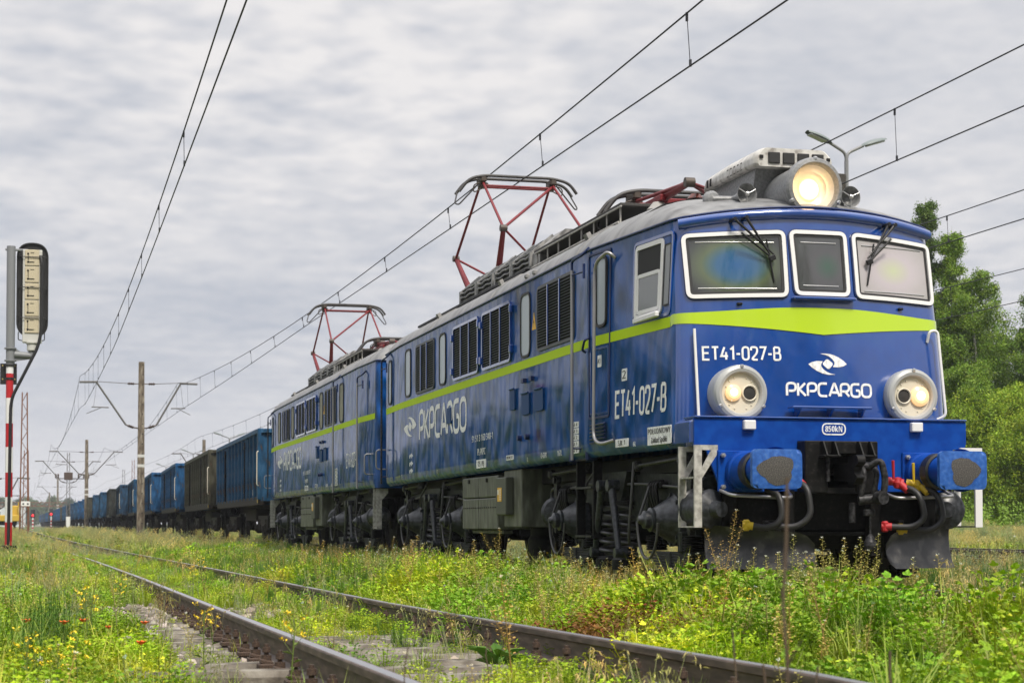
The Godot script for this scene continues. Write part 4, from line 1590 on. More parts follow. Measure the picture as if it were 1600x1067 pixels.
		var bl := MB.new()
		bl.prism(rpoly(PackedVector2Array([Vector2(-0.5, 1.12), Vector2(-0.3, 0.82), Vector2(0.3, 0.82), Vector2(0.5, 1.12)]), 0.04, 3), 0.14, Transform3D(X.basis, Vector3(s * 1.22 + 0.07, 0, 0)))
		part("bolster_bracket", bl, M.bogie_green, b)
		var cb := MB.new()
		cb.tube(arc3([Vector3(s * 1.3, 1.2, 0.75), Vector3(s * 1.33, 0.9, 0.78), Vector3(s * 1.33, 0.5, 0.68), Vector3(s * 1.3, 0.4, 0.6)], 0.2), 0.016, 6)
		cb.tube(arc3([Vector3(s * 1.28, 1.18, -0.55), Vector3(s * 1.33, 1.0, -0.8), Vector3(s * 1.3, 0.85, -0.9)], 0.15), 0.014, 6)
		cb.tube(arc3([Vector3(s * 1.2, 0.95, -2.4), Vector3(s * 1.25, 1.02, -1.0), Vector3(s * 1.25, 0.98, 0.9), Vector3(s * 1.2, 0.9, 2.4)], 0.1), 0.015, 6)
		part("pipework", cb, M.cable, b)
	var tr := MB.new()
	tr.box(Vector3(0, 0.85, 0), Vector3(2.0, 0.4, 3.6), Basis(), 0.03)
	part("transom", tr, M.black_paint, b)

func equipment(root: Node3D):
	var e := node("equipment_box", root)
	for z in [[-9.5, -8.58], [-8.56, -7.55]]:
		for y in [[0.52, 0.92], [0.93, 1.2]]:
			var p := MB.new()
			p.box(Vector3(-1.2, (y[0] + y[1]) * 0.5, (z[0] + z[1]) * 0.5), Vector3(0.5, y[1] - y[0], z[1] - z[0]), Basis(), 0.012)
			part("door_panel", p, M.olive, e)
	var rv := MB.new()
	for k in 16:
		var z := lerpf(-9.4, -7.65, k / 15.0)
		rv.rod(Vector3(-1.46, 0.8, z), Vector3(-1.449, 0.8, z), 0.01, 0.006, 6)
	for z in [-9.1, -8.1]:
		rv.box(Vector3(-1.456, 1.15, z), Vector3(0.02, 0.05, 0.06))
	tag(part("rivet", rv, M.black_paint, e), "", "", "", "stuff")
	var sk := MB.new()
	sk.box(Vector3(-1.3, 0.49, -8.45), Vector3(0.12, 0.05, 1.7), Basis(), 0.01)
	part("skid", sk, M.olive, e)
	var c := node("compressor_cabinet", root)
	var cb := MB.new()
	cb.box(Vector3(-1.18, 0.9, -6.95), Vector3(0.46, 0.7, 0.84), Basis(), 0.012)
	part("cabinet", cb, M.olive, c)
	var jb := MB.new()
	jb.box(Vector3(-1.46, 0.93, -7.15), Vector3(0.1, 0.46, 0.5), Basis(), 0.01)
	part("switch_box", jb, M.olive_dark, c)
	var yl := MB.new()
	yl.box(Vector3(-1.512, 0.95, -7.2), Vector3(0.006, 0.17, 0.2))
	part("yellow_label", yl, M.yellow, c)
	var yt := MB.new()
	for k in 6:
		yt.box(Vector3(-1.516, 0.89 + k * 0.024, -7.16), Vector3(0.003, 0.008, 0.09))
	yt.box(Vector3(-1.516, 0.98, -7.26), Vector3(0.003, 0.06, 0.05))
	part("label_print", yt, M.white, c)
	var un := MB.new()
	un.lathe([Vector2(0.0, -0.25), Vector2(0.15, -0.22), Vector2(0.17, 0.0), Vector2(0.14, 0.05), Vector2(0.14, 0.25)], Vector3(-1.0, 0.4, -7.1), Vector3(0, 1, 0), 16)
	part("drain_pot", un, M.black_paint, root)
	var uf := MB.new()
	uf.box(Vector3(0, 1.16, -8.0), Vector3(2.3, 0.2, 13.8), Basis(), 0.02)
	part("underframe", uf, M.black_paint, root)

# ---------------------------------------------------------------- roof fittings
func roof_fittings(root: Node3D):
	# louvred resistor hood
	var h := node("roof_hood", root)
	var z0 := -11.9
	var z1 := -7.35
	var sec := PackedVector2Array([Vector2(-0.95, 3.84), Vector2(-0.95, 4.02), Vector2(-0.62, 4.3), Vector2(0.62, 4.3), Vector2(0.95, 4.02), Vector2(0.95, 3.84)])
	var b := MB.new()
	b.prism(sec, z1 - z0, Transform3D(Basis(), Vector3(0, 0, z0)))
	part("casing", b, M.roof_trim, h)
	for seg in [[-11.75, -10.75], [-10.65, -9.75], [-9.6, -8.75], [-8.65, -7.75]]:
		var bk := MB.new()
		var q := func(u: float, v: float, d: float) -> Vector3:
			var a := Vector3(-0.95, 3.87, 0).lerp(Vector3(-0.62, 4.3, 0), v)
			if v < 0.3:
				a = Vector3(-0.95, 3.87 + v / 0.3 * 0.15, 0)
			else:
				a = Vector3(-0.95, 4.02, 0).lerp(Vector3(-0.62, 4.3, 0), (v - 0.3) / 0.7)
			return Vector3(a.x - d, a.y + d * 0.6, u)
		for v in [[0.05, 0.3], [0.3, 0.82]]:
			bk.quad(q.call(seg[0], v[0], 0.004), q.call(seg[1], v[0], 0.004), q.call(seg[1], v[1], 0.004), q.call(seg[0], v[1], 0.004))
		bk.face(Vector3(-1, 0, 0))
		part("vent_opening", bk, M.black, h)
		for k in 6:
			var ln := MB.new()
			var pp := PackedVector3Array()
			for i in 9:
				pp.append(q.call(lerpf(seg[0], seg[1], i / 8.0), 0.1 + k * 0.135 + 0.02 * sin(i * 1.6 + k), 0.02))
			ln.tube(pp, 0.014, 5)
			part("louvre", ln, M.roof, h)
		for u in seg:
			var pb := MB.new()
			pb.box(q.call(u, 0.15, 0.012), Vector3(0.04, 0.18, 0.07))
			var mid: Vector3 = q.call(u, 0.62, 0.012)
			pb.box(mid, Vector3(0.04, 0.36, 0.07), Basis(Vector3(0, 0, 1), -0.86))
			part("post", pb, M.roof_trim, h)
	# catwalk at the roof edge
	var c := node("roof_catwalk", root)
	for s in [-1.0, 1.0]:
		var p := MB.new()
		p.box(Vector3(s * 0.82, 3.985, -5.6), Vector3(0.42, 0.035, 3.5), Basis(), 0.006)
		part("board", p, M.wood_dark, c)
		for k in 8:
			var st := MB.new()
			st.rod(Vector3(s * 1.0, 3.8, -7.3 + k * 0.48), Vector3(s * 1.0, 3.98, -7.3 + k * 0.48), 0.012, -1, 5)
			part("post", st, M.ladder_grey, c)
		var e := MB.new()
		e.rod(Vector3(s * 1.02, 3.965, -7.35), Vector3(s * 1.02, 3.965, -3.85), 0.012, -1, 5)
		e.rod(Vector3(s * 1.05, 3.79, -7.35), Vector3(s * 1.05, 3.79, -3.85), 0.014, -1, 5)
		part("edge_rail", e, M.ladder_grey, c)
	var k2 := MB.new()
	k2.box(Vector3(-0.98, 3.835, -11.3), Vector3(0.06, 0.03, 6.9))
	k2.box(Vector3(0.98, 3.835, -11.3), Vector3(0.06, 0.03, 6.9))
	part("roof_rail", k2, M.black_paint, root)
	# bus bars and insulators
	for z in [-7.05, -12.9, -14.0, -3.4]:
		for x in [-0.35, 0.35]:
			var i := MB.new()
			i.lathe([Vector2(0.07, 0.0), Vector2(0.09, 0.03), Vector2(0.06, 0.06), Vector2(0.09, 0.09), Vector2(0.06, 0.12), Vector2(0.09, 0.15), Vector2(0.05, 0.2), Vector2(0.0, 0.2)], Vector3(x, 3.84, z), Vector3(0, 1, 0), 14)
			part("insulator", i, M.insulator_red, root)
	var fl := MB.new()
	for k in 3:
		fl.tube(arc3([Vector3(-0.5 + k * 0.1, 4.0, -7.1), Vector3(-0.5 + k * 0.1, 4.28, -7.2), Vector3(-0.45 + k * 0.1, 4.3, -6.9), Vector3(-0.4 + k * 0.1, 4.02, -6.7)], 0.12), 0.03, 6)
	part("busbar_link", fl, M.copper, root)
	for x in [-0.5, -0.28]:
		var ib := MB.new()
		ib.lathe([Vector2(0.1, 0.0), Vector2(0.12, 0.1), Vector2(0.07, 0.2), Vector2(0.0, 0.22)], Vector3(x, 3.86, -7.0), Vector3(0, 1, 0), 12)
		part("red_bushing", ib, M.panto_red, root)
	for z in [-6.1, -5.75]:
		var kn := MB.new()
		kn.box(Vector3(-1.44, 3.5, z), Vector3(0.08, 0.05, 0.08), Basis(), 0.01)
		part("roof_vent_knob", kn, M.roof_trim, root)

func pantograph(root: Node3D, z: float, raised: bool):
	var p := node("pantograph", root, Vector3(0, 0, z))
	var hy := 5.86 if raised else 4.31
	var ey := 4.83 if raised else 4.06
	var ez := 1.55 if raised else 1.95
	var by := 4.1
	var bz := 0.75
	var bf := MB.new()
	for s in [-1.0, 1.0]:
		bf.box(Vector3(s * 0.6, by - 0.05, 0), Vector3(0.07, 0.07, 2.3), Basis(), 0.01)
		bf.box(Vector3(0, by - 0.05, s * 0.9), Vector3(1.2, 0.07, 0.07), Basis(), 0.01)
	part("base_frame", bf, M.panto_red, p)
	for sx in [-1.0, 1.0]:
		for sz in [-1.0, 1.0]:
			var i := MB.new()
			i.lathe([Vector2(0.09, 0.0), Vector2(0.13, 0.04), Vector2(0.1, 0.07), Vector2(0.13, 0.1), Vector2(0.1, 0.13), Vector2(0.06, 0.18), Vector2(0.0, 0.18)], Vector3(sx * 0.62, 3.83, sz * 1.05), Vector3(0, 1, 0), 16)
			part("insulator", i, M.insulator_grey, p)
			var la := MB.new()
			la.rod(Vector3(sx * 0.5, by, sz * bz), Vector3(sx * 0.6, ey, sz * ez), 0.055, 0.035, 8)
			part("lower_arm", la, M.panto_red, p)
			var ua := MB.new()
			ua.rod(Vector3(sx * 0.6, ey, sz * ez), Vector3(sx * 0.55, hy - 0.12, sz * 0.12), 0.022, 0.02, 7)
			part("upper_arm", ua, M.panto_red, p)
			var jn := MB.new()
			jn.rod(Vector3(sx * 0.6 - 0.05, ey, sz * ez), Vector3(sx * 0.6 + 0.05, ey, sz * ez), 0.05, -1, 10)
			part("knuckle", jn, M.copper_dark, p)
	for sz in [-1.0, 1.0]:
		var br := MB.new()
		if sz > 0:
			br.rod(Vector3(-0.6, ey, sz * ez), Vector3(0.53, hy - 0.13, 0.1), 0.022, -1, 7)
		br.rod(Vector3(-0.6, ey, sz * ez), Vector3(0.5, by, sz * bz), 0.018, -1, 7)
		part("brace", br, M.panto_red, p)
	var cr := MB.new()
	for s in [-1.0, 1.0]:
		cr.rod(Vector3(-0.55, hy - 0.14, s * 0.07), Vector3(0.55, hy - 0.14, s * 0.07), 0.018, -1, 7)
	part("cross_tube", cr, M.panto_red, p)
	for s in [-1.0, 1.0]:
		var st := MB.new()
		st.tube(arc3([Vector3(-0.93, hy - 0.26, s * 0.13), Vector3(-0.78, hy - 0.06, s * 0.13), Vector3(-0.55, hy, s * 0.13), Vector3(0.55, hy, s * 0.13), Vector3(0.8, hy - 0.06, s * 0.13), Vector3(0.92, hy - 0.22, s * 0.13)], 0.2), 0.024, 7)
		part("contact_strip", st, M.carbon, p)
		var hn := MB.new()
		hn.tube(arc3([Vector3(s * 0.9, hy - 0.22, -0.13), Vector3(s * 0.97, hy - 0.42, 0.0), Vector3(s * 0.92, hy - 0.45, 0.05), Vector3(s * 0.6, hy - 0.1, 0.1)], 0.12), 0.012, 5)
		part("horn", hn, M.carbon, p)
		var kb := MB.new()
		kb.box(Vector3(s * 0.55, hy - 0.05, 0), Vector3(0.1, 0.1, 0.3), Basis(), 0.02)
		kb.box(Vector3(s * 0.53, hy - 0.13, 0), Vector3(0.14, 0.08, 0.16), Basis(), 0.02)
		kb.tube(arc3([Vector3(s * 0.56, hy - 0.1, 0.1), Vector3(s * 0.7, hy - 0.14, 0.1), Vector3(s * 0.7, hy - 0.26, 0.08), Vector3(s * 0.55, hy - 0.18, 0.05)], 0.05), 0.01, 5)
		part("bow_spring", kb, M.copper_dark, p)

func build_loco():
	var B := Vector3(0, 0, 0)
	cab = true
	var a := thing("locomotive", "shiny blue electric locomotive section in front with lit headlights and lime stripe", "locomotive", B, 0.0, "two coupled locomotive sections")
	build_body(a)
	side_features(a)
	cab_side(a)
	front_features(a)
	headstock(a)
	for z in [-3.35, -12.15]:
		make_bogie(a, z, 1.0)
	equipment(a)
	roof_fittings(a)
	pantograph(a, -4.85, false)
	pantograph(a, -12.15, true)
	cab = false
	var b := thing("locomotive", "second blue electric locomotive section coupled behind the front one, without a cab", "locomotive", Vector3(track_x(-24.0) + 0.02, 0, -16.38), track_turn(-24.0), "two coupled locomotive sections")
	build_body(b)
	side_features(b)
	for c in a.get_children():
		var nm: String = c.name
		if nm.begins_with("bogie") or nm.begins_with("equipment_box") or nm.begins_with("compressor") or nm.begins_with("underframe") or nm.begins_with("drain") or nm.begins_with("roof_hood") or nm.begins_with("roof_catwalk") or nm.begins_with("roof_rail") or nm.begins_with("insulator") or nm.begins_with("busbar") or nm.begins_with("red_bushing") or nm.begins_with("pantograph"):
			var d: Node3D = c.duplicate()
			b.add_child(d, true)
	for z in [0.1, -15.3]:
		var l := node("corner_ladder", b)
		for e in [0.0, -0.35]:
			var lb := MB.new()
			lb.prism(PackedVector2Array([Vector2(0, 0.5), Vector2(0.09, 0.5), Vector2(0.09, 1.0), Vector2(0.2, 1.12), Vector2(0.2, 1.2), Vector2(0.0, 1.2)]), 0.02, Transform3D(Basis(Vector3(1, 0, 0), Vector3(0, 1, 0), Vector3(0, 0, -1)), Vector3(-1.42, 0, z + e)))
			part("stile", lb, M.ladder_grey, l)
		var rg := MB.new()
		rg.box(Vector3(-1.37, 0.52, z - 0.18), Vector3(0.06, 0.02, 0.36))
		part("rung", rg, M.ladder_grey, l)
	# rubber gangway and coupler between the sections
	var gw := MB.new()
	gw.box(Vector3(0, 2.2, 0.5), Vector3(1.2, 2.0, 0.66), Basis(), 0.05)
	part("gangway", gw, M.rubber, b)
	var cp := MB.new()
	cp.rod(Vector3(0, 0.95, 0.2), Vector3(0, 0.95, 1.0), 0.12, -1, 12)
	part("coupler_bar", cp, M.black_paint, b)

# ---------------------------------------------------------------- the line of the tracks
func track_x(z: float) -> float:      # centre of the train's track
	var s := -z - 14.0
	if s <= 0.0:
		return 0.0
	if s < 60.0:
		return -s * s / 6800.0
	return -3600.0 / 6800.0 - (s - 60.0) * 0.0166

func track_turn(z: float) -> float:
	return -atan2(track_x(z - 1.0) - track_x(z + 1.0), 2.0) * -1.0

const SIDING := [[20.0, -4.95, 0.06], [8.0, -4.9, 0.04], [3.0, -4.86, -0.03], [-1.0, -4.84, -0.08], [-10.0, -4.95, -0.12], [-22.0, -5.22, -0.15], [-36.0, -5.62, -0.18], [-60.0, -6.4, -0.2], [-120.0, -8.0, -0.2], [-400.0, -14.0, -0.2]]

func siding(z: float) -> Vector2:
	for i in SIDING.size() - 1:
		if z <= SIDING[i][0] and z >= SIDING[i + 1][0]:
			var t: float = (SIDING[i][0] - z) / (SIDING[i][0] - SIDING[i + 1][0])
			return Vector2(lerpf(SIDING[i][1], SIDING[i + 1][1], t), lerpf(SIDING[i][2], SIDING[i + 1][2], t))
	return Vector2(-4.95, 0.06) if z > 0 else Vector2(-14, -0.2)

func rail_profile() -> PackedVector2Array:
	return PackedVector2Array([Vector2(-.033, 0), Vector2(.033, 0), Vector2(.036, -.006), Vector2(.036, -.034), Vector2(.011, -.046), Vector2(.010, -.14), Vector2(.03, -.148), Vector2(.072, -.158), Vector2(.072, -.17), Vector2(-.072, -.17), Vector2(-.072, -.158), Vector2(-.03, -.148), Vector2(-.010, -.14), Vector2(-.011, -.046), Vector2(-.036, -.034), Vector2(-.036, -.006)])

func rail(parent: Node3D, path: PackedVector3Array, kind: Material):
	var r := MB.new()
	r.sweep(rail_profile(), path)
	var o := part("rail", r, kind, parent)
	var b := MB.new()
	var p2 := PackedVector3Array()
	for p in path:
		p2.append(p + Vector3(0, 0.0015, 0))
	b.sweep(PackedVector2Array([Vector2(-.024, 0), Vector2(.024, 0), Vector2(.024, -.003), Vector2(-.024, -.003)]), p2)
	part("running_band", b, M.rail_top, o)

func track_path(f: Callable, z0: float, z1: float, off: float) -> PackedVector3Array:
	var p := PackedVector3Array()
	var z := z0
	while z > z1:
		var q: Vector2 = f.call(z)
		p.append(Vector3(q.x + off, q.y, z))
		z -= 1.0 if z > -40.0 else 12.0
	return p

func sleeper_mesh() -> ArrayMesh:
	var m := MB.new()
	m.box(Vector3(0, -0.27, 0), Vector3(2.5, 0.18, 0.24), Basis(), 0.03)
	return m.mesh()

func fastening_mesh() -> ArrayMesh:
	var m := MB.new()
	for e in [-0.115, 0.115]:
		m.box(Vector3(e, -0.165, 0), Vector3(0.09, 0.03, 0.13), Basis(), 0.006)
		m.box(Vector3(e, -0.145, 0), Vector3(0.07, 0.03, 0.07), Basis(Vector3(0, 0, 1), 0.25 * signf(e)), 0.008)
		m.rod(Vector3(e, -0.15, 0), Vector3(e, -0.045, 0), 0.014, -1, 6)
		m.rod(Vector3(e, -0.135, 0), Vector3(e, -0.105, 0), 0.03, -1, 6)
		m.rod(Vector3(e, -0.09, 0), Vector3(e, -0.062, 0), 0.024, -1, 6)
	return m.mesh()

func build_tracks():
	var sm := sleeper_mesh()
	var fm := fastening_mesh()
	var f1 := func(z: float) -> Vector2: return Vector2(track_x(z), 0.0)
	var f2 := func(z: float) -> Vector2: return siding(z)
	var defs := [["railway_track", f1, M.rail_rust, 22.0, -560.0, 0.6], ["siding_track", f2, M.rail_brown, 15.0, -400.0, 0.6]]
	for d in defs:
		var t := node(d[0], self)
		t.set_meta("kind", "structure")
		for off in [-0.7535, 0.7535]:
			rail(t, track_path(d[1], d[3], d[4], off), d[2])
		var z: float = d[3] - 0.3
		while z > -26.0:
			var q: Vector2 = d[1].call(z)
			var jit := rf(-0.03, 0.03)
			var o := put("sleeper", sm, M.concrete_old if d[0] == "siding_track" else M.concrete_old, t, Transform3D(Basis(Vector3.UP, rf(-0.015, 0.015)), Vector3(q.x + rf(-0.02, 0.02), q.y - rf(0, 0.012), z + jit)))
			if z > -14.0 and d[0] == "siding_track":
				for off in [-0.7535, 0.7535]:
					put("rail_fastening", fm, M.rust_dark, t, Transform3D(Basis(), Vector3(q.x + off, q.y, z + jit)))
			z -= d[5]
	var xs := [4.9, 9.8, 14.9, 24.0]
	for i in xs.size():
		var x: float = xs[i]
		var t := node("far_track", self)
		t.set_meta("kind", "structure")
		var f := func(z: float) -> Vector2: return Vector2(track_x(z) + x, -0.02 if i < 3 else 0.1)
		for off in [-0.7535, 0.7535]:
			rail(t, track_path(f, 6.0, -420.0, off), M.rail_rust)
	var lt := node("left_track", self)
	lt.set_meta("kind", "structure")
	var fl := func(z: float) -> Vector2: return Vector2(-10.4 + 0.5 * track_x(z), -0.12)
	for off in [-0.7535, 0.7535]:
		rail(lt, track_path(fl, -36.0, -420.0, off), M.rail_rust)
	# old sleepers lying loose beside the siding
	for e in [[-5.95, -0.22, 6.35, 0.1, 1.0], [-5.9, -0.2, 5.2, -0.08, 1.3], [-6.1, -0.23, 4.4, 0.2, 1.1]]:
		var m := MB.new()
		m.box(Vector3.ZERO, Vector3(e[4], 0.13, 0.2), Basis(), 0.03)
		var o := put("concrete_block", m.mesh(), M.concrete_old, self, Transform3D(Basis(Vector3.UP, e[3]), Vector3(e[0], e[1], e[2])))
		tag(o, ["broken grey concrete sleeper end beside the near rail, closest to the camera", "grey concrete block by the rail bolts, middle one of three", "weathered concrete block by the near rail, farthest of three"][[6.35, 5.2, 4.4].find(e[2])], "concrete block", "loose concrete blocks beside the near rail")

# ---------------------------------------------------------------- ground
func ground_y(x: float, z: float) -> float:
	var q := siding(clampf(z, -390.0, 19.0))
	var dx := x - q.x
	var y := -0.3 + 0.04 * sin(x * 0.9 + z * 0.31) + 0.03 * sin(x * 0.37 - z * 0.7)
	var tx := x - track_x(z)
	y = lerpf(y, -0.19, exp(-pow(tx / 1.9, 4.0)))
	for c in [4.9, 9.8, 14.9]:
		y = lerpf(y, -0.17, exp(-pow((tx - c) / 1.7, 4.0)))
	y = lerpf(y, q.y - 0.2 - 0.045 * smoothstep(-3.0, 1.0, z), exp(-pow(dx / 1.5, 4.0)))
	# the bank of weeds between the siding and the train
	var bank := exp(-pow((tx + 2.65) / 0.95, 4.0)) * smoothstep(-22.0, 2.0, z)
	y += bank * 0.16
	if x < -7.5:
		y += 0.08 * smoothstep(-7.5, -9.5, x) * smoothstep(-30.0, -5.0, z)
	if tx > 19.0:
		y += 0.3 * smoothstep(19.0, 26.0, tx)
	return y

func spread(a: Array) -> PackedFloat32Array:   # [from, step, to, step, to ...]
	var o := PackedFloat32Array()
	var x: float = a[0]
	for i in range(1, a.size(), 2):
		while x < a[i + 1] - 1e-4:
			o.append(x)
			x += a[i]
		x = a[i + 1]
	o.append(x)
	return o

func build_ground():
	var xs := spread([-1400, 200, -400, 60, -100, 12, -40, 3, -16, 0.35, 12, 1.0, 30, 6, 60, 40, 300, 200, 1400])
	var zs := spread([-2600, 300, -900, 60, -300, 12, -120, 3, -45, 0.6, -20, 0.3, 14, 3, 40, 40, 200, 200, 800])
	var v := PackedVector3Array()
	var n := PackedVector3Array()
	var c := PackedColorArray()
	var idx := PackedInt32Array()
	for z in zs:
		for x in xs:
			v.append(Vector3(x, ground_y(x, z), z))
			var e := 0.1
			n.append(Vector3(ground_y(x - e, z) - ground_y(x + e, z), 2 * e, ground_y(x, z - e) - ground_y(x, z + e)).normalized())
			var tx := x - track_x(z)
			var gravel := 0.0
			for t in [0.0, 4.9, 9.8, 14.9]:
				gravel = maxf(gravel, exp(-pow((tx - t) / 1.6, 6.0)))
			if z > -45.0:
				var dx: float = x - siding(clampf(z, -390.0, 19.0)).x
				gravel = maxf(gravel, exp(-pow((dx + 0.9) / 1.1, 4.0)) * 0.8)
			var soil := Color(0.11, 0.095, 0.075)
			var grass := Color(0.1, 0.13, 0.03)
			c.append(grass.lerp(Color(0.2, 0.18, 0.15), gravel) if z < -45.0 or x > 3 else soil.lerp(Color(0.19, 0.17, 0.145), gravel))
	var W := xs.size()
	for i in zs.size() - 1:
		for j in W - 1:
			var a := i * W + j
			idx.append_array(PackedInt32Array([a, a + 1, a + W, a + 1, a + W + 1, a + W]))
	var ar := []
	ar.resize(Mesh.ARRAY_MAX)
	ar[Mesh.ARRAY_VERTEX] = v
	ar[Mesh.ARRAY_NORMAL] = n
	ar[Mesh.ARRAY_COLOR] = c
	ar[Mesh.ARRAY_INDEX] = idx
	var m := ArrayMesh.new()
	m.add_surface_from_arrays(Mesh.PRIMITIVE_TRIANGLES, ar)
	var o := put("ground", m, M.ground, self)
	o.set_meta("kind", "structure")

# ---------------------------------------------------------------- freight wagons
func make_wagon(simple: bool, blue: Material, called := "freight_wagon") -> Node3D:
	var w := thing(called, "", "freight wagon")
	var L := 13.14
	var hwd := 1.38
	var side := MB.new()
	for s in [-1.0, 1.0]:
		side.box(Vector3(s * hwd, 2.15, -L / 2 - 0.45), Vector3(0.05, 1.9, L))
	part("side_wall", side, blue, w)
	for z in [-0.49, -L - 0.43]:
		var en := MB.new()
		en.box(Vector3(0, 2.15, z), Vector3(2.76, 1.9, 0.06))
		for x in [-0.9, -0.3, 0.3, 0.9]:
			en.box(Vector3(x, 2.1, z + 0.06 * (1 if z > -2 else -1)), Vector3(0.12, 1.8, 0.09), Basis(), 0.01)
		part("end_wall", en, blue, w)
	var rim := MB.new()
	for s in [-1.0, 1.0]:
		rim.box(Vector3(s * (hwd + 0.03), 3.06, -L / 2 - 0.45), Vector3(0.16, 0.13, L + 0.12), Basis(), 0.015)
	for z in [-0.45, -L - 0.45]:
		rim.box(Vector3(0, 3.06, z), Vector3(2.66, 0.12, 0.15), Basis(), 0.015)
	part("top_rail", rim, blue, w)
	var coal := MB.new()
	coal.box(Vector3(0, 2.0, -L / 2 - 0.45), Vector3(2.6, 1.4, L - 0.3))
	part("load", coal, M.black_paint, w)
	var sill := MB.new()
	for s in [-1.0, 1.0]:
		sill.box(Vector3(s * (hwd + 0.02), 1.2, -L / 2 - 0.45), Vector3(0.14, 0.22, L), Basis(), 0.01)
	sill.box(Vector3(0, 1.0, -L / 2 - 0.45), Vector3(1.2, 0.3, L))
	part("sill", sill, blue if simple else M.wagon_under, w)
	var ribs := MB.new()
	var nrib := 12
	for s in [-1.0, 1.0]:
		for k in nrib + 1:
			var z := -0.51 - k * (L - 0.12) / nrib
			var wd := 0.16 if k % nrib != 0 else 0.3
			var rib := ribs if simple else MB.new()
			rib.prism(PackedVector2Array([Vector2(-wd / 2, 0), Vector2(-wd / 2 + 0.035, 0.085), Vector2(wd / 2 - 0.035, 0.085), Vector2(wd / 2, 0)]), 1.78, Transform3D(Basis(Vector3(0, 0, 1), Vector3(s, 0, 0), Vector3(0, 1, 0)), Vector3(s * (hwd + 0.024), 1.24, z)))
			if not simple:
				part("side_rib", rib, blue, w)
	if simple:
		part("side_rib", ribs, blue, w)
	if not simple:
		for s in [-1.0, 1.0]:
			for zz in [-3.85, -10.2]:
				var d := node("side_door", w)
				var df := MB.new()
				df.box(Vector3(s * (hwd + 0.055), 2.1, zz), Vector3(0.05, 1.72, 0.72), Basis(), 0.01)
				part("leaf", df, blue, d)
				var lk := MB.new()
				lk.rod(Vector3(s * (hwd + 0.12), 1.3, zz), Vector3(s * (hwd + 0.12), 2.9, zz), 0.025, -1, 6)
				for y in [1.5, 2.1, 2.75]:
					lk.box(Vector3(s * (hwd + 0.12), y, zz), Vector3(0.06, 0.1, 0.14), Basis(), 0.01)
				part("locking_bar", lk, M.black_paint, d)
			var hr := MB.new()
			hr.tube(arc3([Vector3(s * 1.47, 1.6, -0.4), Vector3(s * 1.52, 1.62, -0.34), Vector3(s * 1.52, 2.5, -0.34), Vector3(s * 1.47, 2.52, -0.4)], 0.04), 0.012, 6)
			part("handrail", hr, M.cream, w)
			for e in [[-6.3, 1.6, 0.5, 0.22], [-2.3, 1.45, 0.3, 0.16]]:
				var pl := MB.new()
				pl.box(Vector3(s * (hwd + 0.03), e[1], e[0]), Vector3(0.012, e[3], e[2]))
				part("data_plate", pl, M.faded_white, w)
			var yl := MB.new()
			yl.box(Vector3(s * 1.47, 1.2, -0.58), Vector3(0.02, 0.1, 0.14))
			part("yellow_mark", yl, M.yellow_dull, w)
	var un := MB.new()
	un.box(Vector3(0, 0.85, -7.0), Vector3(2.0, 0.35, 3.0), Basis(), 0.02)
	part("brake_gear", un, M.wagon_under, w)
	for zc1 in [-2.5, -11.5]:
		var b := node("bogie", w)
		for z in [-0.9, 0.9]:
			for s in [-1.0, 1.0]:
				var wl := MB.new()
				wl.lathe([Vector2(0.0, -0.06), Vector2(0.4, -0.05), Vector2(0.49, -0.06), Vector2(0.49, -0.03), Vector2(0.46, 0.06), Vector2(0.4, 0.06), Vector2(0.36, 0.02), Vector2(0.1, 0.03), Vector2(0.0, 0.06)], Vector3(s * 0.76, 0.46, zc1 + z), Vector3(s, 0, 0), 14 if simple else 24)
				part("wheel", wl, M.wheel, b)
			if not simple:
				for s in [-1.0, 1.0]:
					var ab := MB.new()
					ab.box(Vector3(s * 1.1, 0.46, zc1 + z), Vector3(0.2, 0.26, 0.3), Basis(), 0.03)
					ab.rod(Vector3(s * 1.1, 0.46, zc1 + z), Vector3(s * 1.24, 0.46, zc1 + z), 0.1, 0.08, 12)
					for e in [-0.19, 0.19]:
						ab.rod(Vector3(s * 1.08, 0.42, zc1 + z + e), Vector3(s * 1.08, 0.72, zc1 + z + e), 0.07, -1, 8)
					part("axle_box", ab, M.wagon_under, b)
		for s in [-1.0, 1.0]:
			var fr := MB.new()
			fr.prism(rpoly(PackedVector2Array([Vector2(-1.25, 0.45), Vector2(-0.5, 0.6), Vector2(-0.3, 0.35), Vector2(0.3, 0.35), Vector2(0.5, 0.6), Vector2(1.25, 0.45), Vector2(1.25, 0.82), Vector2(-1.25, 0.82)]), 0.05, 2), 0.14, Transform3D(Basis(Vector3(0, 0, 1), Vector3(0, 1, 0), Vector3(-1, 0, 0)), Vector3(s * 1.05 + 0.07, 0, zc1)))
			part("side_frame", fr, M.wagon_under, b)
	for z in [0.0, -L - 0.9]:
		for s in [-1.0, 1.0]:
			var bu := MB.new()
			var d := 1.0 if z == 0.0 else -1.0
			bu.lathe([Vector2(0.14, -0.5), Vector2(0.14, -0.36), Vector2(0.1, -0.35), Vector2(0.1, -0.07), Vector2(0.22, -0.05), Vector2(0.22, -0.02), Vector2(0.0, 0.0)], Vector3(s * 0.875, 1.03, z), Vector3(0, 0, d), 14)
			part("buffer", bu, M.black_paint, w)
	return w

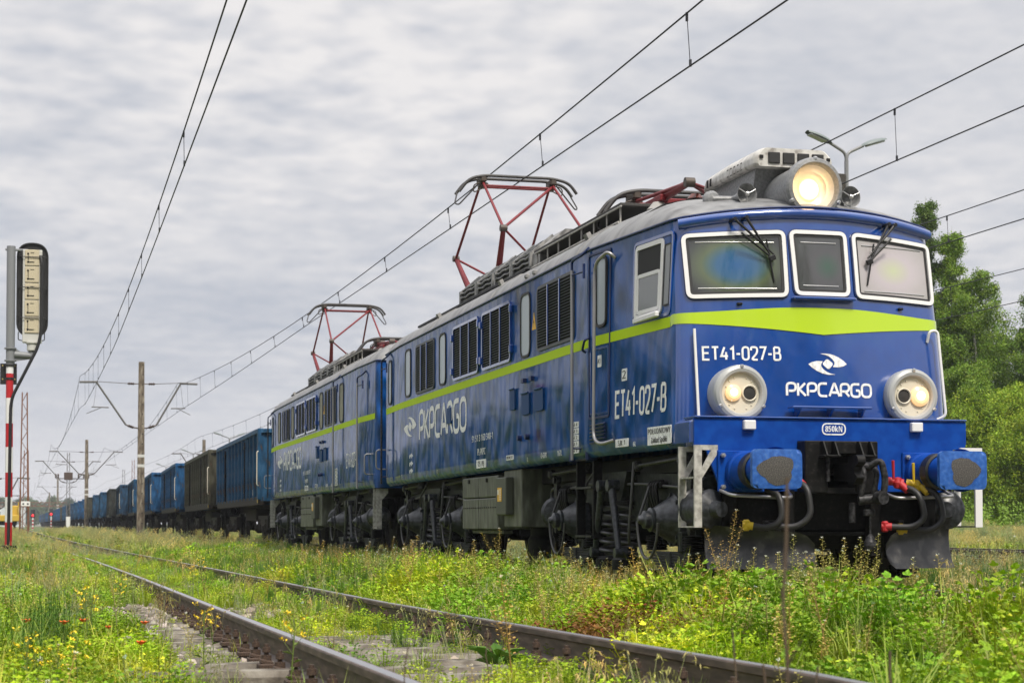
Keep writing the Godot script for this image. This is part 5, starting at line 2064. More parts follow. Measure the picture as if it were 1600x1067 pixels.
func build_wagons():
	var n := 38
	var kinds := [M.wagon_blue, M.wagon_olive, M.wagon_blue_b, M.wagon_blue_b, M.wagon_blue, M.wagon_blue_c, M.wagon_olive_b, M.wagon_blue]
	var ord := ["first", "second", "third", "fourth", "fifth", "sixth", "seventh", "eighth", "ninth", "tenth", "eleventh", "twelfth"]
	var made := {}
	for k in n:
		var z := -33.0 - 14.04 * k
		var m: Material = kinds[k % kinds.size()] if k > 1 else kinds[k]
		var key := "%s_%s" % [m.resource_name, k > 5]
		var at := Vector3(track_x(z - 7.0), 0, z)
		var turn := track_turn(z - 7.0)
		at.x += (track_x(z) - track_x(z - 7.0))
		var colour := "olive brown" if m.resource_name.contains("olive") else "blue"
		var label := "%s open freight wagon, %s behind the locomotive" % [colour, ord[mini(k, 11)]]
		var grp := "open freight wagons of the train"
		if k > 11:
			label = "small far %s open freight wagon towards the end of the train" % colour
			grp = "far open freight wagons of the train"
		if not made.has(key):
			var w := make_wagon(k > 5, m)
			w.position = at
			w.rotation.y = turn
			tag(w, label, "freight wagon", grp)
			made[key] = w
		else:
			dup(made[key], at, turn, label, grp)

# ---------------------------------------------------------------- signal
func build_signal():
	var at := Vector3(-7.78, -0.12, -28.2)
	var s := thing("railway_signal", "tall signal seen from behind on a red and white banded post", "railway signal", at)
	var ft := MB.new()
	ft.prism(PackedVector2Array([Vector2(-0.27, -0.2), Vector2(0.27, -0.2), Vector2(0.17, 0.22), Vector2(-0.17, 0.22)]), 0.34, Transform3D(Basis(), Vector3(0, 0, -0.17)))
	part("foot", ft, M.black_paint, s)
	var edge := [0.2, 0.75, 1.32, 1.88, 2.46, 3.0, 3.58, 4.14, 4.36]
	for k in 8:
		var b := MB.new()
		b.rod(Vector3(0, edge[k], 0), Vector3(0, edge[k + 1], 0), 0.082, -1, 20, k == 7)
		part("red_band" if k % 2 == 0 else "white_band", b, M.signal_red if k % 2 == 0 else M.signal_white, s)
	var up := MB.new()
	up.rod(Vector3(0.01, 4.36, 0), Vector3(0.01, 7.06, 0), 0.098, -1, 20)
	for y in [4.42, 4.7]:
		up.lathe([Vector2(0.1, 0), Vector2(0.135, 0), Vector2(0.135, 0.03), Vector2(0.1, 0.03)], Vector3(0.01, y, 0), Vector3(0, 1, 0), 18)
	part("upper_post", up, M.signal_grey, s)
	var br := MB.new()
	br.tube(arc3([Vector3(0.1, 4.58, 0), Vector3(0.42, 4.56, 0), Vector3(0.48, 4.56, 0), Vector3(0.49, 4.75, 0)], 0.1), 0.08, 12)
	br.prism(PackedVector2Array([Vector2(0.1, 4.42), Vector2(0.46, 4.48), Vector2(0.1, 4.74)]), 0.02, Transform3D(Basis(), Vector3(0, 0, 0.0)))
	part("bracket_arm", br, M.signal_grey, s)
	var nk := MB.new()
	nk.lathe([Vector2(0.1, 0), Vector2(0.12, 0.02), Vector2(0.12, 0.16), Vector2(0.15, 0.18), Vector2(0.15, 0.21), Vector2(0.0, 0.21)], Vector3(0.49, 4.66, 0), Vector3(0, 1, 0), 18)
	part("neck", nk, M.signal_pale, s)
	var tb := MB.new()
	tb.box(Vector3(0.13, 6.98, 0), Vector3(0.5, 0.05, 0.06), Basis(), 0.01)
	part("top_bracket", tb, M.signal_grey, s)
	var bp := MB.new()
	var oo := rrect(0.13, 5.0, 0.84, 7.17, 0.35, 10)
	bp.prism(oo, 0.04, Transform3D(Basis(), Vector3(0, 0, -0.16)))
	var flat := func(x: float, yy: float, h: float) -> Vector3: return Vector3(x, yy, -0.12 + h)
	ring_on(bp, flat, oo, inset(oo, 0.025), 0.05)
	part("background_board", bp, M.signal_black, s)
	var cs := MB.new()
	cs.box(Vector3(0.485, 5.92, -0.02), Vector3(0.43, 2.13, 0.2), Basis(), 0.015)
	part("lamp_case", cs, M.signal_pale, s)
	for k in 5:
		var d := node("lamp_door", s)
		var yy := 6.8 - k * 0.387
		var p := MB.new()
		p.box(Vector3(0.475, yy, 0.09), Vector3(0.32, 0.365, 0.03), Basis(), 0.01)
		part("panel", p, M.signal_cream, d)
		var h := MB.new()
		h.rod(Vector3(0.39, yy - 0.1, 0.11), Vector3(0.39, yy + 0.09, 0.11), 0.007, -1, 5)
		h.box(Vector3(0.46, yy - 0.1, 0.11), Vector3(0.13, 0.014, 0.012))
		for q in [yy - 0.1, yy + 0.09]:
			h.lathe([Vector2(0.024, 0), Vector2(0.016, 0.015), Vector2(0, 0.02)], Vector3(0.385, q, 0.105), Vector3(0, 0, 1), 8)
		h.box(Vector3(0.48, yy + 0.11, 0.107), Vector3(0.08, 0.012, 0.006))
		part("latch", h, M.black_paint, d)
	for yy in [5.42, 6.12, 6.82]:
		var lb := MB.new()
		lb.tube(arc3([Vector3(0.18, yy, -0.1), Vector3(0.2, yy, 0.125), Vector3(0.78, yy - 0.01, 0.125), Vector3(0.8, yy - 0.01, -0.1)], 0.05), 0.01, 5)
		part("strap", lb, M.signal_black, s)
	for x in [0.18, 0.76]:
		var hh := MB.new()
		var sg := signf(0.5 - x)
		hh.tube(arc3([Vector3(x, 5.1, 0), Vector3(x, 4.92, 0), Vector3(x + 0.1 * sg, 4.9, 0)], 0.03), 0.012, 5)
		part("hook", hh, M.signal_black, s)
	var cb := MB.new()
	cb.tube(arc3([Vector3(0.66, 6.85, 0.1), Vector3(0.69, 6.7, 0.14), Vector3(0.69, 5.1, 0.14), Vector3(0.62, 4.75, 0.14), Vector3(0.07, 3.62, 0.12), Vector3(0.03, 3.4, 0.11), Vector3(0.0, 0.1, 0.11)], 0.2), 0.037, 8)
	part("cable", cb, M.signal_black, s)
	var pl := MB.new()
	pl.box(Vector3(-0.03, 4.14, -0.13), Vector3(0.37, 0.48, 0.03), Basis(), 0.005)
	for y in [4.0, 4.3]:
		pl.lathe([Vector2(0.083, 0), Vector2(0.1, 0), Vector2(0.1, 0.045), Vector2(0.083, 0.045)], Vector3(0, y, 0), Vector3(0, 1, 0), 16)
	part("number_plate_back", pl, M.signal_black, s)
	for e in [[-0.16, 4.33], [0.11, 4.33], [-0.16, 4.02], [0.11, 4.02]]:
		var bo := MB.new()
		bo.rod(Vector3(e[0], e[1], -0.12), Vector3(e[0], e[1], -0.1), 0.018, -1, 6)
		part("bolt", bo, M.brass, s)

# ---------------------------------------------------------------- overhead line
func mast(called: String, label: String, at: Vector3, h: float, w: float, ya: float, xl: float, xr: float, lattice := false, white := 0.0):
	var m := thing(called, label, "catenary mast", at, 0.0, "catenary masts along the line")
	if lattice:
		var lm: Material = M.rust if white < 0.0 else M.lattice_grey
		for sx in [-1.0, 1.0]:
			for sz in [-1.0, 1.0]:
				var p := MB.new()
				p.rod(Vector3(sx * w * 0.5, -0.3, sz * w * 0.5), Vector3(sx * w * 0.28, h, sz * w * 0.28), 0.035, -1, 4)
				part("leg", p, lm, m)
		var lc := MB.new()
		var k := int(h / 0.55)
		for i in k:
			var y0 := h * i / k
			var y1 := h * (i + 1) / k
			var a0 := lerpf(w * 0.5, w * 0.28, y0 / h)
			var a1 := lerpf(w * 0.5, w * 0.28, y1 / h)
			var sg := 1.0 if i % 2 == 0 else -1.0
			for s in [-1.0, 1.0]:
				lc.rod(Vector3(-a0 * sg, y0, s * a0), Vector3(a1 * sg, y1, s * a1), 0.016, -1, 4)
				lc.rod(Vector3(s * a0, y0, -a0 * sg), Vector3(s * a1, y1, a1 * sg), 0.016, -1, 4)
		part("lacing", lc, lm, m)
		if white > 0.0:
			var wb := MB.new()
			wb.box(Vector3(0, white * 0.5, 0), Vector3(w * 1.05, white, w * 1.05))
			part("white_base", wb, M.signal_white, m)
	else:
		var p := MB.new()
		p.prism(PackedVector2Array([Vector2(-w * 0.5, -0.3), Vector2(w * 0.5, -0.3), Vector2(w * 0.34, h), Vector2(-w * 0.34, h)]), w * 0.8, Transform3D(Basis(), Vector3(0, 0, -w * 0.4)))
		part("post", p, M.concrete_mast, m)
		for k in int(h / 0.5):
			var yb2 := 0.4 + k * 0.5
			var ho := MB.new()
			ho.rod(Vector3(0.06, yb2, w * 0.4 - 0.01), Vector3(0.06, yb2, w * 0.4 + 0.004), 0.035, -1, 8)
			part("bolt_hole", ho, M.black, m)
		for yy in [h * 0.42, h * 0.475]:
			var bd := MB.new()
			bd.box(Vector3(0, yy, 0), Vector3(w * 0.86, 0.14, w * 0.82))
			part("white_band", bd, M.faded_white, m)
	if ya <= 0.0:
		return m
	for e in [[-1.0, xl], [1.0, xr]]:
		var s: float = e[0]
		var x: float = e[1]
		if x <= 0.0:
			continue
		var a := node("cantilever", m)
		var st := MB.new()
		st.rod(Vector3(s * (x - 0.85), ya, 0), Vector3(s * (x + 0.05), ya - 0.02, 0), 0.06, -1, 6)
		st.rod(Vector3(s * 0.75, ya - 2.15, 0), Vector3(s * (x - 0.8), ya - 0.03, 0), 0.055, -1, 6)
		part("strut", st, M.mast_steel, a)
		var it := MB.new()
		it.lathe([Vector2(0.03, 0), Vector2(0.08, 0.06), Vector2(0.05, 0.1), Vector2(0.08, 0.16), Vector2(0.05, 0.2), Vector2(0.08, 0.26), Vector2(0.05, 0.3), Vector2(0.03, 0.42)], Vector3(s * 0.36, ya - 2.28, 0), Vector3(s, 0.35, 0), 8)
		it.rod(Vector3(s * 0.1, ya - 2.32, 0), Vector3(s * 0.4, ya - 2.26, 0), 0.04, -1, 6)
		it.lathe([Vector2(0.03, 0), Vector2(0.07, 0.05), Vector2(0.04, 0.1), Vector2(0.07, 0.15), Vector2(0.04, 0.2), Vector2(0.07, 0.25), Vector2(0.03, 0.34)], Vector3(s * 0.35, ya - 0.06, 0), Vector3(s, 0.02, 0), 8)
		it.rod(Vector3(s * 0.12, ya - 0.06, 0), Vector3(s * 0.4, ya - 0.06, 0), 0.03, -1, 6)
		part("insulator", it, M.insulator_dark, a)
		var tie := MB.new()
		tie.rod(Vector3(s * 0.65, ya - 0.05, 0), Vector3(s * (x - 0.82), ya + 0.02, 0), 0.018, -1, 5)
		part("tie_rod", tie, M.mast_steel, a)
		var re := MB.new()
		re.rod(Vector3(s * (x * 0.5 + 0.1), ya - 1.28, 0), Vector3(s * (x - 0.55), ya - 1.26, 0), 0.03, -1, 5)
		re.rod(Vector3(s * (x * 0.62 + 0.1), ya - 1.28, 0), Vector3(s * (x - 0.3), ya - 1.6, 0), 0.018, -1, 5)
		re.rod(Vector3(s * (x - 0.65), ya - 1.26, 0), Vector3(s * (x - 0.8), ya - 0.05, 0), 0.008, -1, 4)
		part("steady_arm", re, M.mast_steel, a)
	return m

func overhead(label: String, pts: Callable, z0: float, z1: float, drop_from: float, doubled := false):
	var o := thing("overhead_line", label, "overhead line", Vector3.ZERO, 0.0, "overhead lines above the tracks")
	var pm := PackedVector3Array()
	var pc := PackedVector3Array()
	var z := z0
	while z > z1:
		var q: Array = pts.call(z)
		pm.append(q[0])
		pc.append(q[1])
		z -= 4.0
	var a := MB.new()
	a.tube(pm, 0.011, 5)
	part("messenger_wire", a, M.wire, o)
	var b := MB.new()
	b.tube(pc, 0.0105, 5)
	if doubled:
		var p2 := PackedVector3Array()
		for p in pc:
			p2.append(p + Vector3(0.1, 0.03, 0))
		b.tube(p2, 0.0105, 5)
	part("contact_wire", b, M.wire, o)
	z = drop_from
	while z > maxf(z1, -150.0):
		var q: Array = pts.call(z)
		var d := MB.new()
		d.rod(q[0], q[1], 0.005, -1, 4)
		d.box(q[0] - Vector3(0, 0.04, 0), Vector3(0.025, 0.1, 0.025))
		d.box(q[1] + Vector3(0, 0.03, 0), Vector3(0.025, 0.08, 0.025))
		part("dropper", d, M.wire, o)
		z -= 6.2
	return o

func build_overhead():
	var main := func(z: float) -> Array:
		var u := z + 18.0
		var span := 92.0
		var m := fposmod(u + 60.0, span)
		var v := m - 60.0
		var d := absf(v) if z > -78.0 else absf(fposmod(-(z + 78.0), 80.0) - 40.0)
		var ym := 6.24 + 0.00038 * u * u if z > -78.0 else 6.3 + 0.0009 * d * d
		ym = minf(ym, 7.75)
		var yc := 5.66
		for k in [[0.0, 5.66, -11.0, 5.8], [-11.0, 5.8, -20.5, 5.92], [-20.5, 5.92, -35.0, 6.08], [-35.0, 6.08, -78.0, 6.3], [-78.0, 6.3, -800.0, 6.0]]:
			if z <= k[0] and z > k[2]:
				yc = lerpf(k[1], k[3], (z - k[0]) / (k[2] - k[0]))
		var xx := track_x(z) + 0.0
		return [Vector3(xx, maxf(ym, yc + 0.2), z), Vector3(xx + 0.04, yc, z)]
	overhead("messenger and contact wire above the train, touched by the raised red pantographs", main, 26.0, -560.0, -4.6)
	var left := func(z: float) -> Array:
		var u := z + 20.0
		var d := absf(fposmod(-(z + 78.0), 80.0) - 40.0)
		var ym := 6.38 + 0.00050 * u * u if z > -78.0 else 6.4 + 0.001 * d * d
		ym = minf(ym, 8.05)
		var xx := -4.99 + 0.5 * track_x(z) if z > -78.0 else -5.2 + track_x(z) - track_x(-78.0) * 0.6
		return [Vector3(xx, ym, z), Vector3(xx + 0.01, 5.9 if z > -40 else lerpf(5.9, 6.4, clampf((-40 - z) / 38.0, 0, 1)), z)]
	overhead("pair of overhead wires rising steeply at left above the near siding", left, 26.0, -480.0, -12.6)
	for e in [[4.9, 5.83, 6.62, -9.3, "overhead wires passing behind the roof headlight of the locomotive"], [9.8, 6.0, 6.55, -16.9, "overhead wires meeting the tree tops right of the cab"], [14.9, 5.75, 6.5, -20.0, "lowest overhead wires crossing in front of the birch crowns"]]:
		var f := func(z: float) -> Array: return [Vector3(track_x(z) + e[0], e[2] + 0.0003 * pow(absf(fposmod(-(z + 48.0), 70.0) - 35.0), 2.0) - 0.05, z), Vector3(track_x(z) + e[0] + 0.03, e[1], z)]
		overhead(e[4], f, 20.0, -420.0, e[3], e[0] == 9.8)

func build_masts():
	mast("catenary_mast", "tall tapering concrete mast nearest the wagons with two steel brackets", Vector3(-2.42, -0.28, -78.0), 9.05, 0.4, 8.0, 3.0, 2.75)
	mast("catenary_mast", "second concrete mast with two brackets, left of the nearest one", Vector3(-3.4, -0.42, -165.0), 9.2, 0.42, 8.05, 3.5, 3.4)
	mast("catenary_mast", "steel mast with a white painted base carrying a dark switch box", Vector3(-4.95, -0.55, -182.0), 8.7, 0.42, 4.6 + 3.2, 3.4, 3.3, true, 1.9)
	var sw := thing("switch_box", "dark switch box with insulators fixed high on the steel mast", "switch box", Vector3(-4.95, 5.65, -182.0))
	var sb := MB.new()
	sb.box(Vector3(0, 0, 0.2), Vector3(0.9, 0.8, 0.5), Basis(), 0.03)
	part("box", sb, M.rust_dark, sw)
	for x in [-1.3, -1.05, 1.05, 1.6, 2.1]:
		var i := MB.new()
		i.lathe([Vector2(0.05, 0), Vector2(0.12, 0.1), Vector2(0.06, 0.2), Vector2(0.12, 0.3), Vector2(0.06, 0.45), Vector2(0, 0.5)], Vector3(x, -0.2, 0), Vector3(0, 1, 0), 8)
		i.rod(Vector3(0, -0.25, 0), Vector3(x, -0.25, 0), 0.05, -1, 5)
		part("insulator", i, M.insulator_dark, sw)
	mast("catenary_mast", "thin far mast with one bracket beside the end of the train", Vector3(-5.4, -0.4, -330.0), 9.3, 0.45, 7.9, 3.6, 3.4)
	mast("catenary_mast", "farthest small concrete mast near the red signal lights", Vector3(-6.9, -0.4, -470.0), 9.2, 0.5, 7.9, 3.6, 3.4)
	# beyond the wagons
	mast("catenary_mast", "brown mast top standing behind the first wagons", Vector3(7.0, -0.3, -154.0), 8.7, 0.4, 7.4, 2.9, 0.0)
	mast("catenary_mast", "grey lattice mast top rising behind the distant blue wagons, right one of two", Vector3(7.0, -0.3, -299.0), 11.8, 0.7, 0.0, 0, 0, true, -1.0)
	mast("catenary_mast", "grey lattice mast top behind the distant blue wagons, left one of two", Vector3(7.0, -0.3, -340.0), 11.4, 0.7, 0.0, 0, 0, true, 0.0)
	mast("catenary_mast", "short mast with bracket showing just above the far wagons", Vector3(7.0, -0.3, -363.0), 8.1, 0.45, 7.4, 3.4, 0.0)
	# rusty lattice masts at left
	mast("lattice_mast", "rusty lattice mast right beside the banded signal post", Vector3(-8.35, -0.3, -96.0), 8.7, 0.5, 0.0, 0, 0, true, -1.0)
	mast("lattice_mast", "slimmer rusty lattice mast behind the first rusty one", Vector3(-8.9, -0.3, -150.0), 7.4, 0.6, 0.0, 0, 0, true, -1.0)
	mast("catenary_mast", "mast at the left edge whose bracket crosses behind the signal", Vector3(-10.9, -0.3, -120.0), 7.2, 0.4, 4.2, 0.0, 2.6)
	for k in 3:
		mast("catenary_mast", ["thin brown post at the far left edge, nearest", "thin brown post at the far left edge, middle", "thin brown post at the far left edge, farthest"][k], Vector3(-11.6 + k * 0.35, -0.3, -130.0 - k * 60), 6.4 - k * 0.3, 0.34, 0.0, 0, 0)
	var sg := thing("white_sign", "small white board with two dark marks on the rusty lattice mast", "sign", Vector3(-8.25, 1.78, -95.4))
	var p := MB.new()
	p.box(Vector3.ZERO, Vector3(0.52, 0.28, 0.03), Basis(), 0.004)
	part("board", p, M.signal_white, sg)
	for x in [-0.13, 0.13]:
		var q := MB.new()
		q.box(Vector3(x, -0.01, 0.017), Vector3(0.1, 0.09, 0.006))
		part("mark", q, M.black_paint, sg)
	# portal across the far tracks
	var g := thing("signal_gantry", "long low rusty lattice portal spanning the far tracks", "gantry", Vector3(-12.5, -0.3, -420.0))
	for x in [-7.0, 9.0]:
		var c := MB.new()
		c.box(Vector3(x, 2.6, 0), Vector3(0.5, 5.2, 0.5))
		part("column", c, M.lattice_grey, g)
	var bm := MB.new()
	for y in [5.0, 5.9]:
		bm.box(Vector3(1, y, 0), Vector3(17.0, 0.14, 0.5))
	for k in 16:
		bm.rod(Vector3(-7 + k, 5.0 if k % 2 else 5.9, 0), Vector3(-6 + k, 5.9 if k % 2 else 5.0, 0), 0.08, -1, 4)
	part("beam", bm, M.rust, g)
	# far red signals
	for e in [["far signal showing red, with a red and white base, left one", -9.6, -300.0, 2.0], ["far signal showing red beside the end of the train, right one", -6.55, -330.0, 2.4]]:
		var f := thing("dwarf_signal", e[0], "railway signal", Vector3(e[1], -0.4, e[2]), 0.0, "distant red signals")
		var po := MB.new()
		po.rod(Vector3(0, 0, 0), Vector3(0, e[3], 0), 0.14, -1, 8)
		part("post", po, M.signal_white, f)
		var rb := MB.new()
		for k in 3:
			rb.rod(Vector3(0, 0.15 + k * 0.6, 0), Vector3(0, 0.45 + k * 0.6, 0), 0.145, -1, 8)
		part("red_bands", rb, M.signal_red, f)
		var hd := MB.new()
		hd.box(Vector3(0, e[3] + 0.7, 0), Vector3(0.75, 1.5, 0.2), Basis(), 0.1)
		part("head", hd, M.signal_black, f)
		var lp := MB.new()
		lp.lathe([Vector2(0.2, 0.11), Vector2(0.1, 0.16), Vector2(0, 0.17)], Vector3(0, e[3] + 0.4, 0), Vector3(0, 0, 1), 10)
		part("red_lamp", lp, M.lamp_red, f)
	# yellow track machine at left
	var y := thing("track_machine", "yellow track maintenance vehicle half hidden behind the signal post", "rail vehicle", Vector3(-10.35, -0.12, -135.0))
	var bd := MB.new()
	bd.box(Vector3(0, 1.15, 0), Vector3(2.4, 0.5, 6.0), Basis(), 0.05)
	bd.box(Vector3(0.8, 1.75, 1.5), Vector3(0.6, 0.8, 1.4), Basis(), 0.05)
	part("body", bd, M.yellow_dull, y)
	var ch := MB.new()
	ch.box(Vector3(0, 0.75, 0), Vector3(1.8, 0.3, 5.6))
	part("chassis", ch, M.black_paint, y)
	for z in [-2.0, 2.0]:
		for s in [-0.76, 0.76]:
			var wl := MB.new()
			wl.rod(Vector3(s - 0.06, 0.45, z), Vector3(s + 0.06, 0.45, z), 0.42, -1, 16)
			part("wheel", wl, M.wheel, y)
	var rl := MB.new()
	for s in [-1.1, 1.1]:
		for z in [2.4, 2.95]:
			rl.rod(Vector3(s, 1.4, z), Vector3(s, 2.4, z), 0.04, -1, 5)
		rl.rod(Vector3(s, 2.4, 2.4), Vector3(s, 2.4, 2.95), 0.04, -1, 5)
	part("railing", rl, M.yellow_dull, y)
	# pale building far off
	var bl := thing("depot_building", "pale grey industrial building far away under the portal", "building", Vector3(-19.5, -0.3, -520.0))
	var wl2 := MB.new()
	wl2.box(Vector3(0, 3.0, 0), Vector3(12, 6.0, 10))
	part("wall", wl2, M.pale_wall, bl)
	var rfm := MB.new()
	rfm.box(Vector3(0, 6.1, 0), Vector3(12.6, 0.3, 10.6))
	part("roof", rfm, M.lattice_grey, bl)
	for x in [-4.0, -1.3, 1.3, 4.0]:
		var wn := MB.new()
		wn.box(Vector3(x, 2.6, 5.02), Vector3(0.9, 3.4, 0.1))
		part("window", wn, M.glass_grey, bl)

func street_lamp(label: String, at: Vector3, h: float, spread_x: float, pole: bool, turn: float):
	var l := thing("street_lamp", label, "street lamp", at, turn, "yard lamps with twin heads")
	var p := MB.new()
	if pole:
		p.box(Vector3(-0.12, (h - 0.75) * 0.5, -0.03), Vector3(0.26, h - 0.75, 0.26), Basis(), 0.02)
		part("concrete_post", p, M.concrete_dark, l)
		p = MB.new()
	p.rod(Vector3(0.08, h * 0.4, 0), Vector3(0.08, h - 0.35, 0), 0.075, 0.06, 10)
	for s in [-1.0, 1.0]:
		p.tube(arc3([Vector3(0.08, h - 0.45, 0), Vector3(0.08 + s * 0.02, h - 0.15, 0), Vector3(0.08 + s * spread_x * 0.5, h + 0.1, 0)], 0.3), 0.045, 8)
	part("pole", p, M.lamp_grey, l)
	for s in [-1.0, 1.0]:
		var hd := node("lamp_head", l)
		var b := MB.new()
		var ax := Vector3(s, 0.32, 0).normalized()
		b.T = Transform3D(Basis(ax, Vector3(-ax.y * s, ax.x * s, 0), Vector3(0, 0, s)).orthonormalized(), Vector3(0.08 + s * spread_x * 0.42, h + 0.06, 0))
		var rows := []
		for i in 9:
			var t := i / 8.0
			var rad := 0.17 * sqrt(maxf(0.0, 1.0 - pow(t * 2.0 - 1.08, 2.0) * 0.84)) + 0.01
			var ln := PackedVector3Array()
			for k in 13:
				var an := PI * k / 12.0
				ln.append(Vector3(t * 0.85, sin(an) * rad * 0.62, cos(an) * rad))
			rows.append(ln)
		b.grid(rows, Vector3(0.42, -0.2, 0))
		part("hood", b, M.lamp_hood, hd)
		var g := MB.new()
		g.T = b.T
		g.box(Vector3(0.5, -0.02, 0), Vector3(0.55, 0.05, 0.25), Basis(), 0.02)
		part("diffuser", g, M.lamp_glass, hd)

func build_lamps():
	street_lamp("twin headed lamp on a dark post rising behind the roof headlight", Vector3(14.25, -0.2, -31.0), 11.15, 1.1, true, 0.15)
	street_lamp("small twin headed lamp just above the first blue wagon", Vector3(8.6, -0.3, -147.0), 8.7, 1.6, false, 0.2)
	street_lamp("far twin headed lamp above the third and fourth wagons", Vector3(9.4, -0.3, -199.0), 9.3, 1.6, false, 0.2)
	street_lamp("farthest small lamp above the blue wagons", Vector3(9.4, -0.3, -250.0), 9.3, 1.6, false, 0.2)
	# green mesh fence at right
	var f := thing("mesh_fence", "pale green mesh fence on posts below the trees at right", "fence", Vector3(20.0, -0.05, -24.0), 0.0)
	for k in 9:
		var p := MB.new()
		p.rod(Vector3(k * 2.5, 0, 0), Vector3(k * 2.5, 1.35, 0), 0.03, -1, 8)
		part("fence_post", p, M.fence_green, f)
	for k in 8:
		var m := MB.new()
		for i in 6:
			m.rod(Vector3(k * 2.5, 0.1 + i * 0.24, 0), Vector3(k * 2.5 + 2.5, 0.1 + i * 0.24, 0), 0.006, -1, 4, false)
		for i in 25:
			m.rod(Vector3(k * 2.5 + 0.1 * i, 0.08, 0), Vector3(k * 2.5 + 0.1 * i, 1.32, 0), 0.004, -1, 4, false)
		part("mesh_panel", m, M.fence_green, f)

# ---------------------------------------------------------------- trees
func leaf_clump(sd: int, size: float, k: int) -> ArrayMesh:
	rng.seed = sd
	var m := MB.new()
	for i in k:
		var p := Vector3(rf(-1, 1), rf(-1, 1), rf(-1, 1)) * size
		var d := Vector3(rf(-1, 1), rf(-0.8, 0.4), rf(-1, 1)).normalized()
		var s := d.cross(Vector3(rf(-1, 1), rf(-1, 1), rf(-1, 1)).normalized()).normalized()
		var up := s.cross(d)
		if up.y < 0: up = -up
		m.col = Color(1, 1, 1) * rf(0.8, 1.2)
		m.leaf(p, d, s, up, size * rf(0.5, 0.8), size * rf(0.35, 0.5), 0.15, 0.1)
	return m.mesh()

func tree(label: String, at: Vector3, h: float, r: float, shape: int, tone: Color, clumps: int, group: String, bare := 0.12, white_bark := true):
	var sd := int(absf(at.x * 131.0 + at.z * 17.0 + h * 7.0))
	rng.seed = sd
	var t := thing("birch_tree" if white_bark else "pine_tree" if shape == 2 else "broadleaf_tree", label, "tree", at, 0.0, group)
	var tr := MB.new()
	var tp := PackedVector3Array()
	var lean := Vector3(rf(-0.4, 0.4), 0, rf(-0.3, 0.3))
	var tips := []
	var seg := 7
	var prev := Vector3(0, -0.2, 0)
	for i in range(1, seg + 1):
		var q := float(i) / seg
		var p := Vector3(lean.x * q * q + rf(-0.12, 0.12), h * 0.95 * q, lean.z * q * q + rf(-0.12, 0.12))
		tr.rod(prev, p, lerpf(0.016 * h, 0.004, float(i - 1) / seg), lerpf(0.016 * h, 0.004, q), 7, false)
		prev = p
		tp.append(p)
	part("trunk", tr, M.birch_bark if white_bark else M.bark, t)
	var lb := MB.new()
	var spots := []
	var nl := 64
	for i in nl:
		var q := lerpf(bare + 0.04, 0.97, (i + rf(0, 0.8)) / nl)
		var base := tp[clampi(int(q * seg) , 0, seg - 1)]
		base.y = h * 0.95 * q
		var an := i * 2.4 + rf(-0.5, 0.5)
		var reach := r * (pow(sin(PI * clampf((q - bare) / (1.02 - bare), 0, 1) * 0.85 + 0.25), 0.9) if shape == 0 else maxf(0.1, pow(1.03 - q, 0.85) * 1.3) if shape == 1 else (0.35 + 0.75 * sin(PI * q))) * rf(0.65, 1.12)
		var d := Vector3(cos(an), rf(0.05, 0.6), sin(an)).normalized()
		var end := base + d * maxf(reach, 0.25)
		lb.rod(base, end, 0.003 * h * (1.1 - q), 0.006, 5, false)
		for k in 7:
			spots.append([base.lerp(end, lerpf(0.3, 1.05, k / 6.0)), maxf(0.22, reach * 0.24)])
	part("limb", lb, M.bark, t)
	var xf := []
	var cs := []
	for i in clumps:
		var s: Array = spots[rng.randi() % spots.size()]
		var off: Vector3 = Vector3(rng.randfn(0, 1), rng.randfn(-0.25, 0.9), rng.randfn(0, 1)) * s[1] * 0.5
		var p: Vector3 = s[0] + off
		if p.y < h * bare * 0.6: continue
		xf.append(Transform3D(Basis.from_euler(Vector3(rf(0, TAU), rf(0, TAU), rf(0, TAU))) * rf(0.7, 1.35), p))
		var dk := rf(0.75, 1.2)
		cs.append(Color(tone.r * dk * rf(0.85, 1.2), tone.g * dk, tone.b * dk * rf(0.7, 1.2)))
	multi("crown", M.clump_mesh[rng.randi() % 2], M.leaf_mat, xf, cs, t)

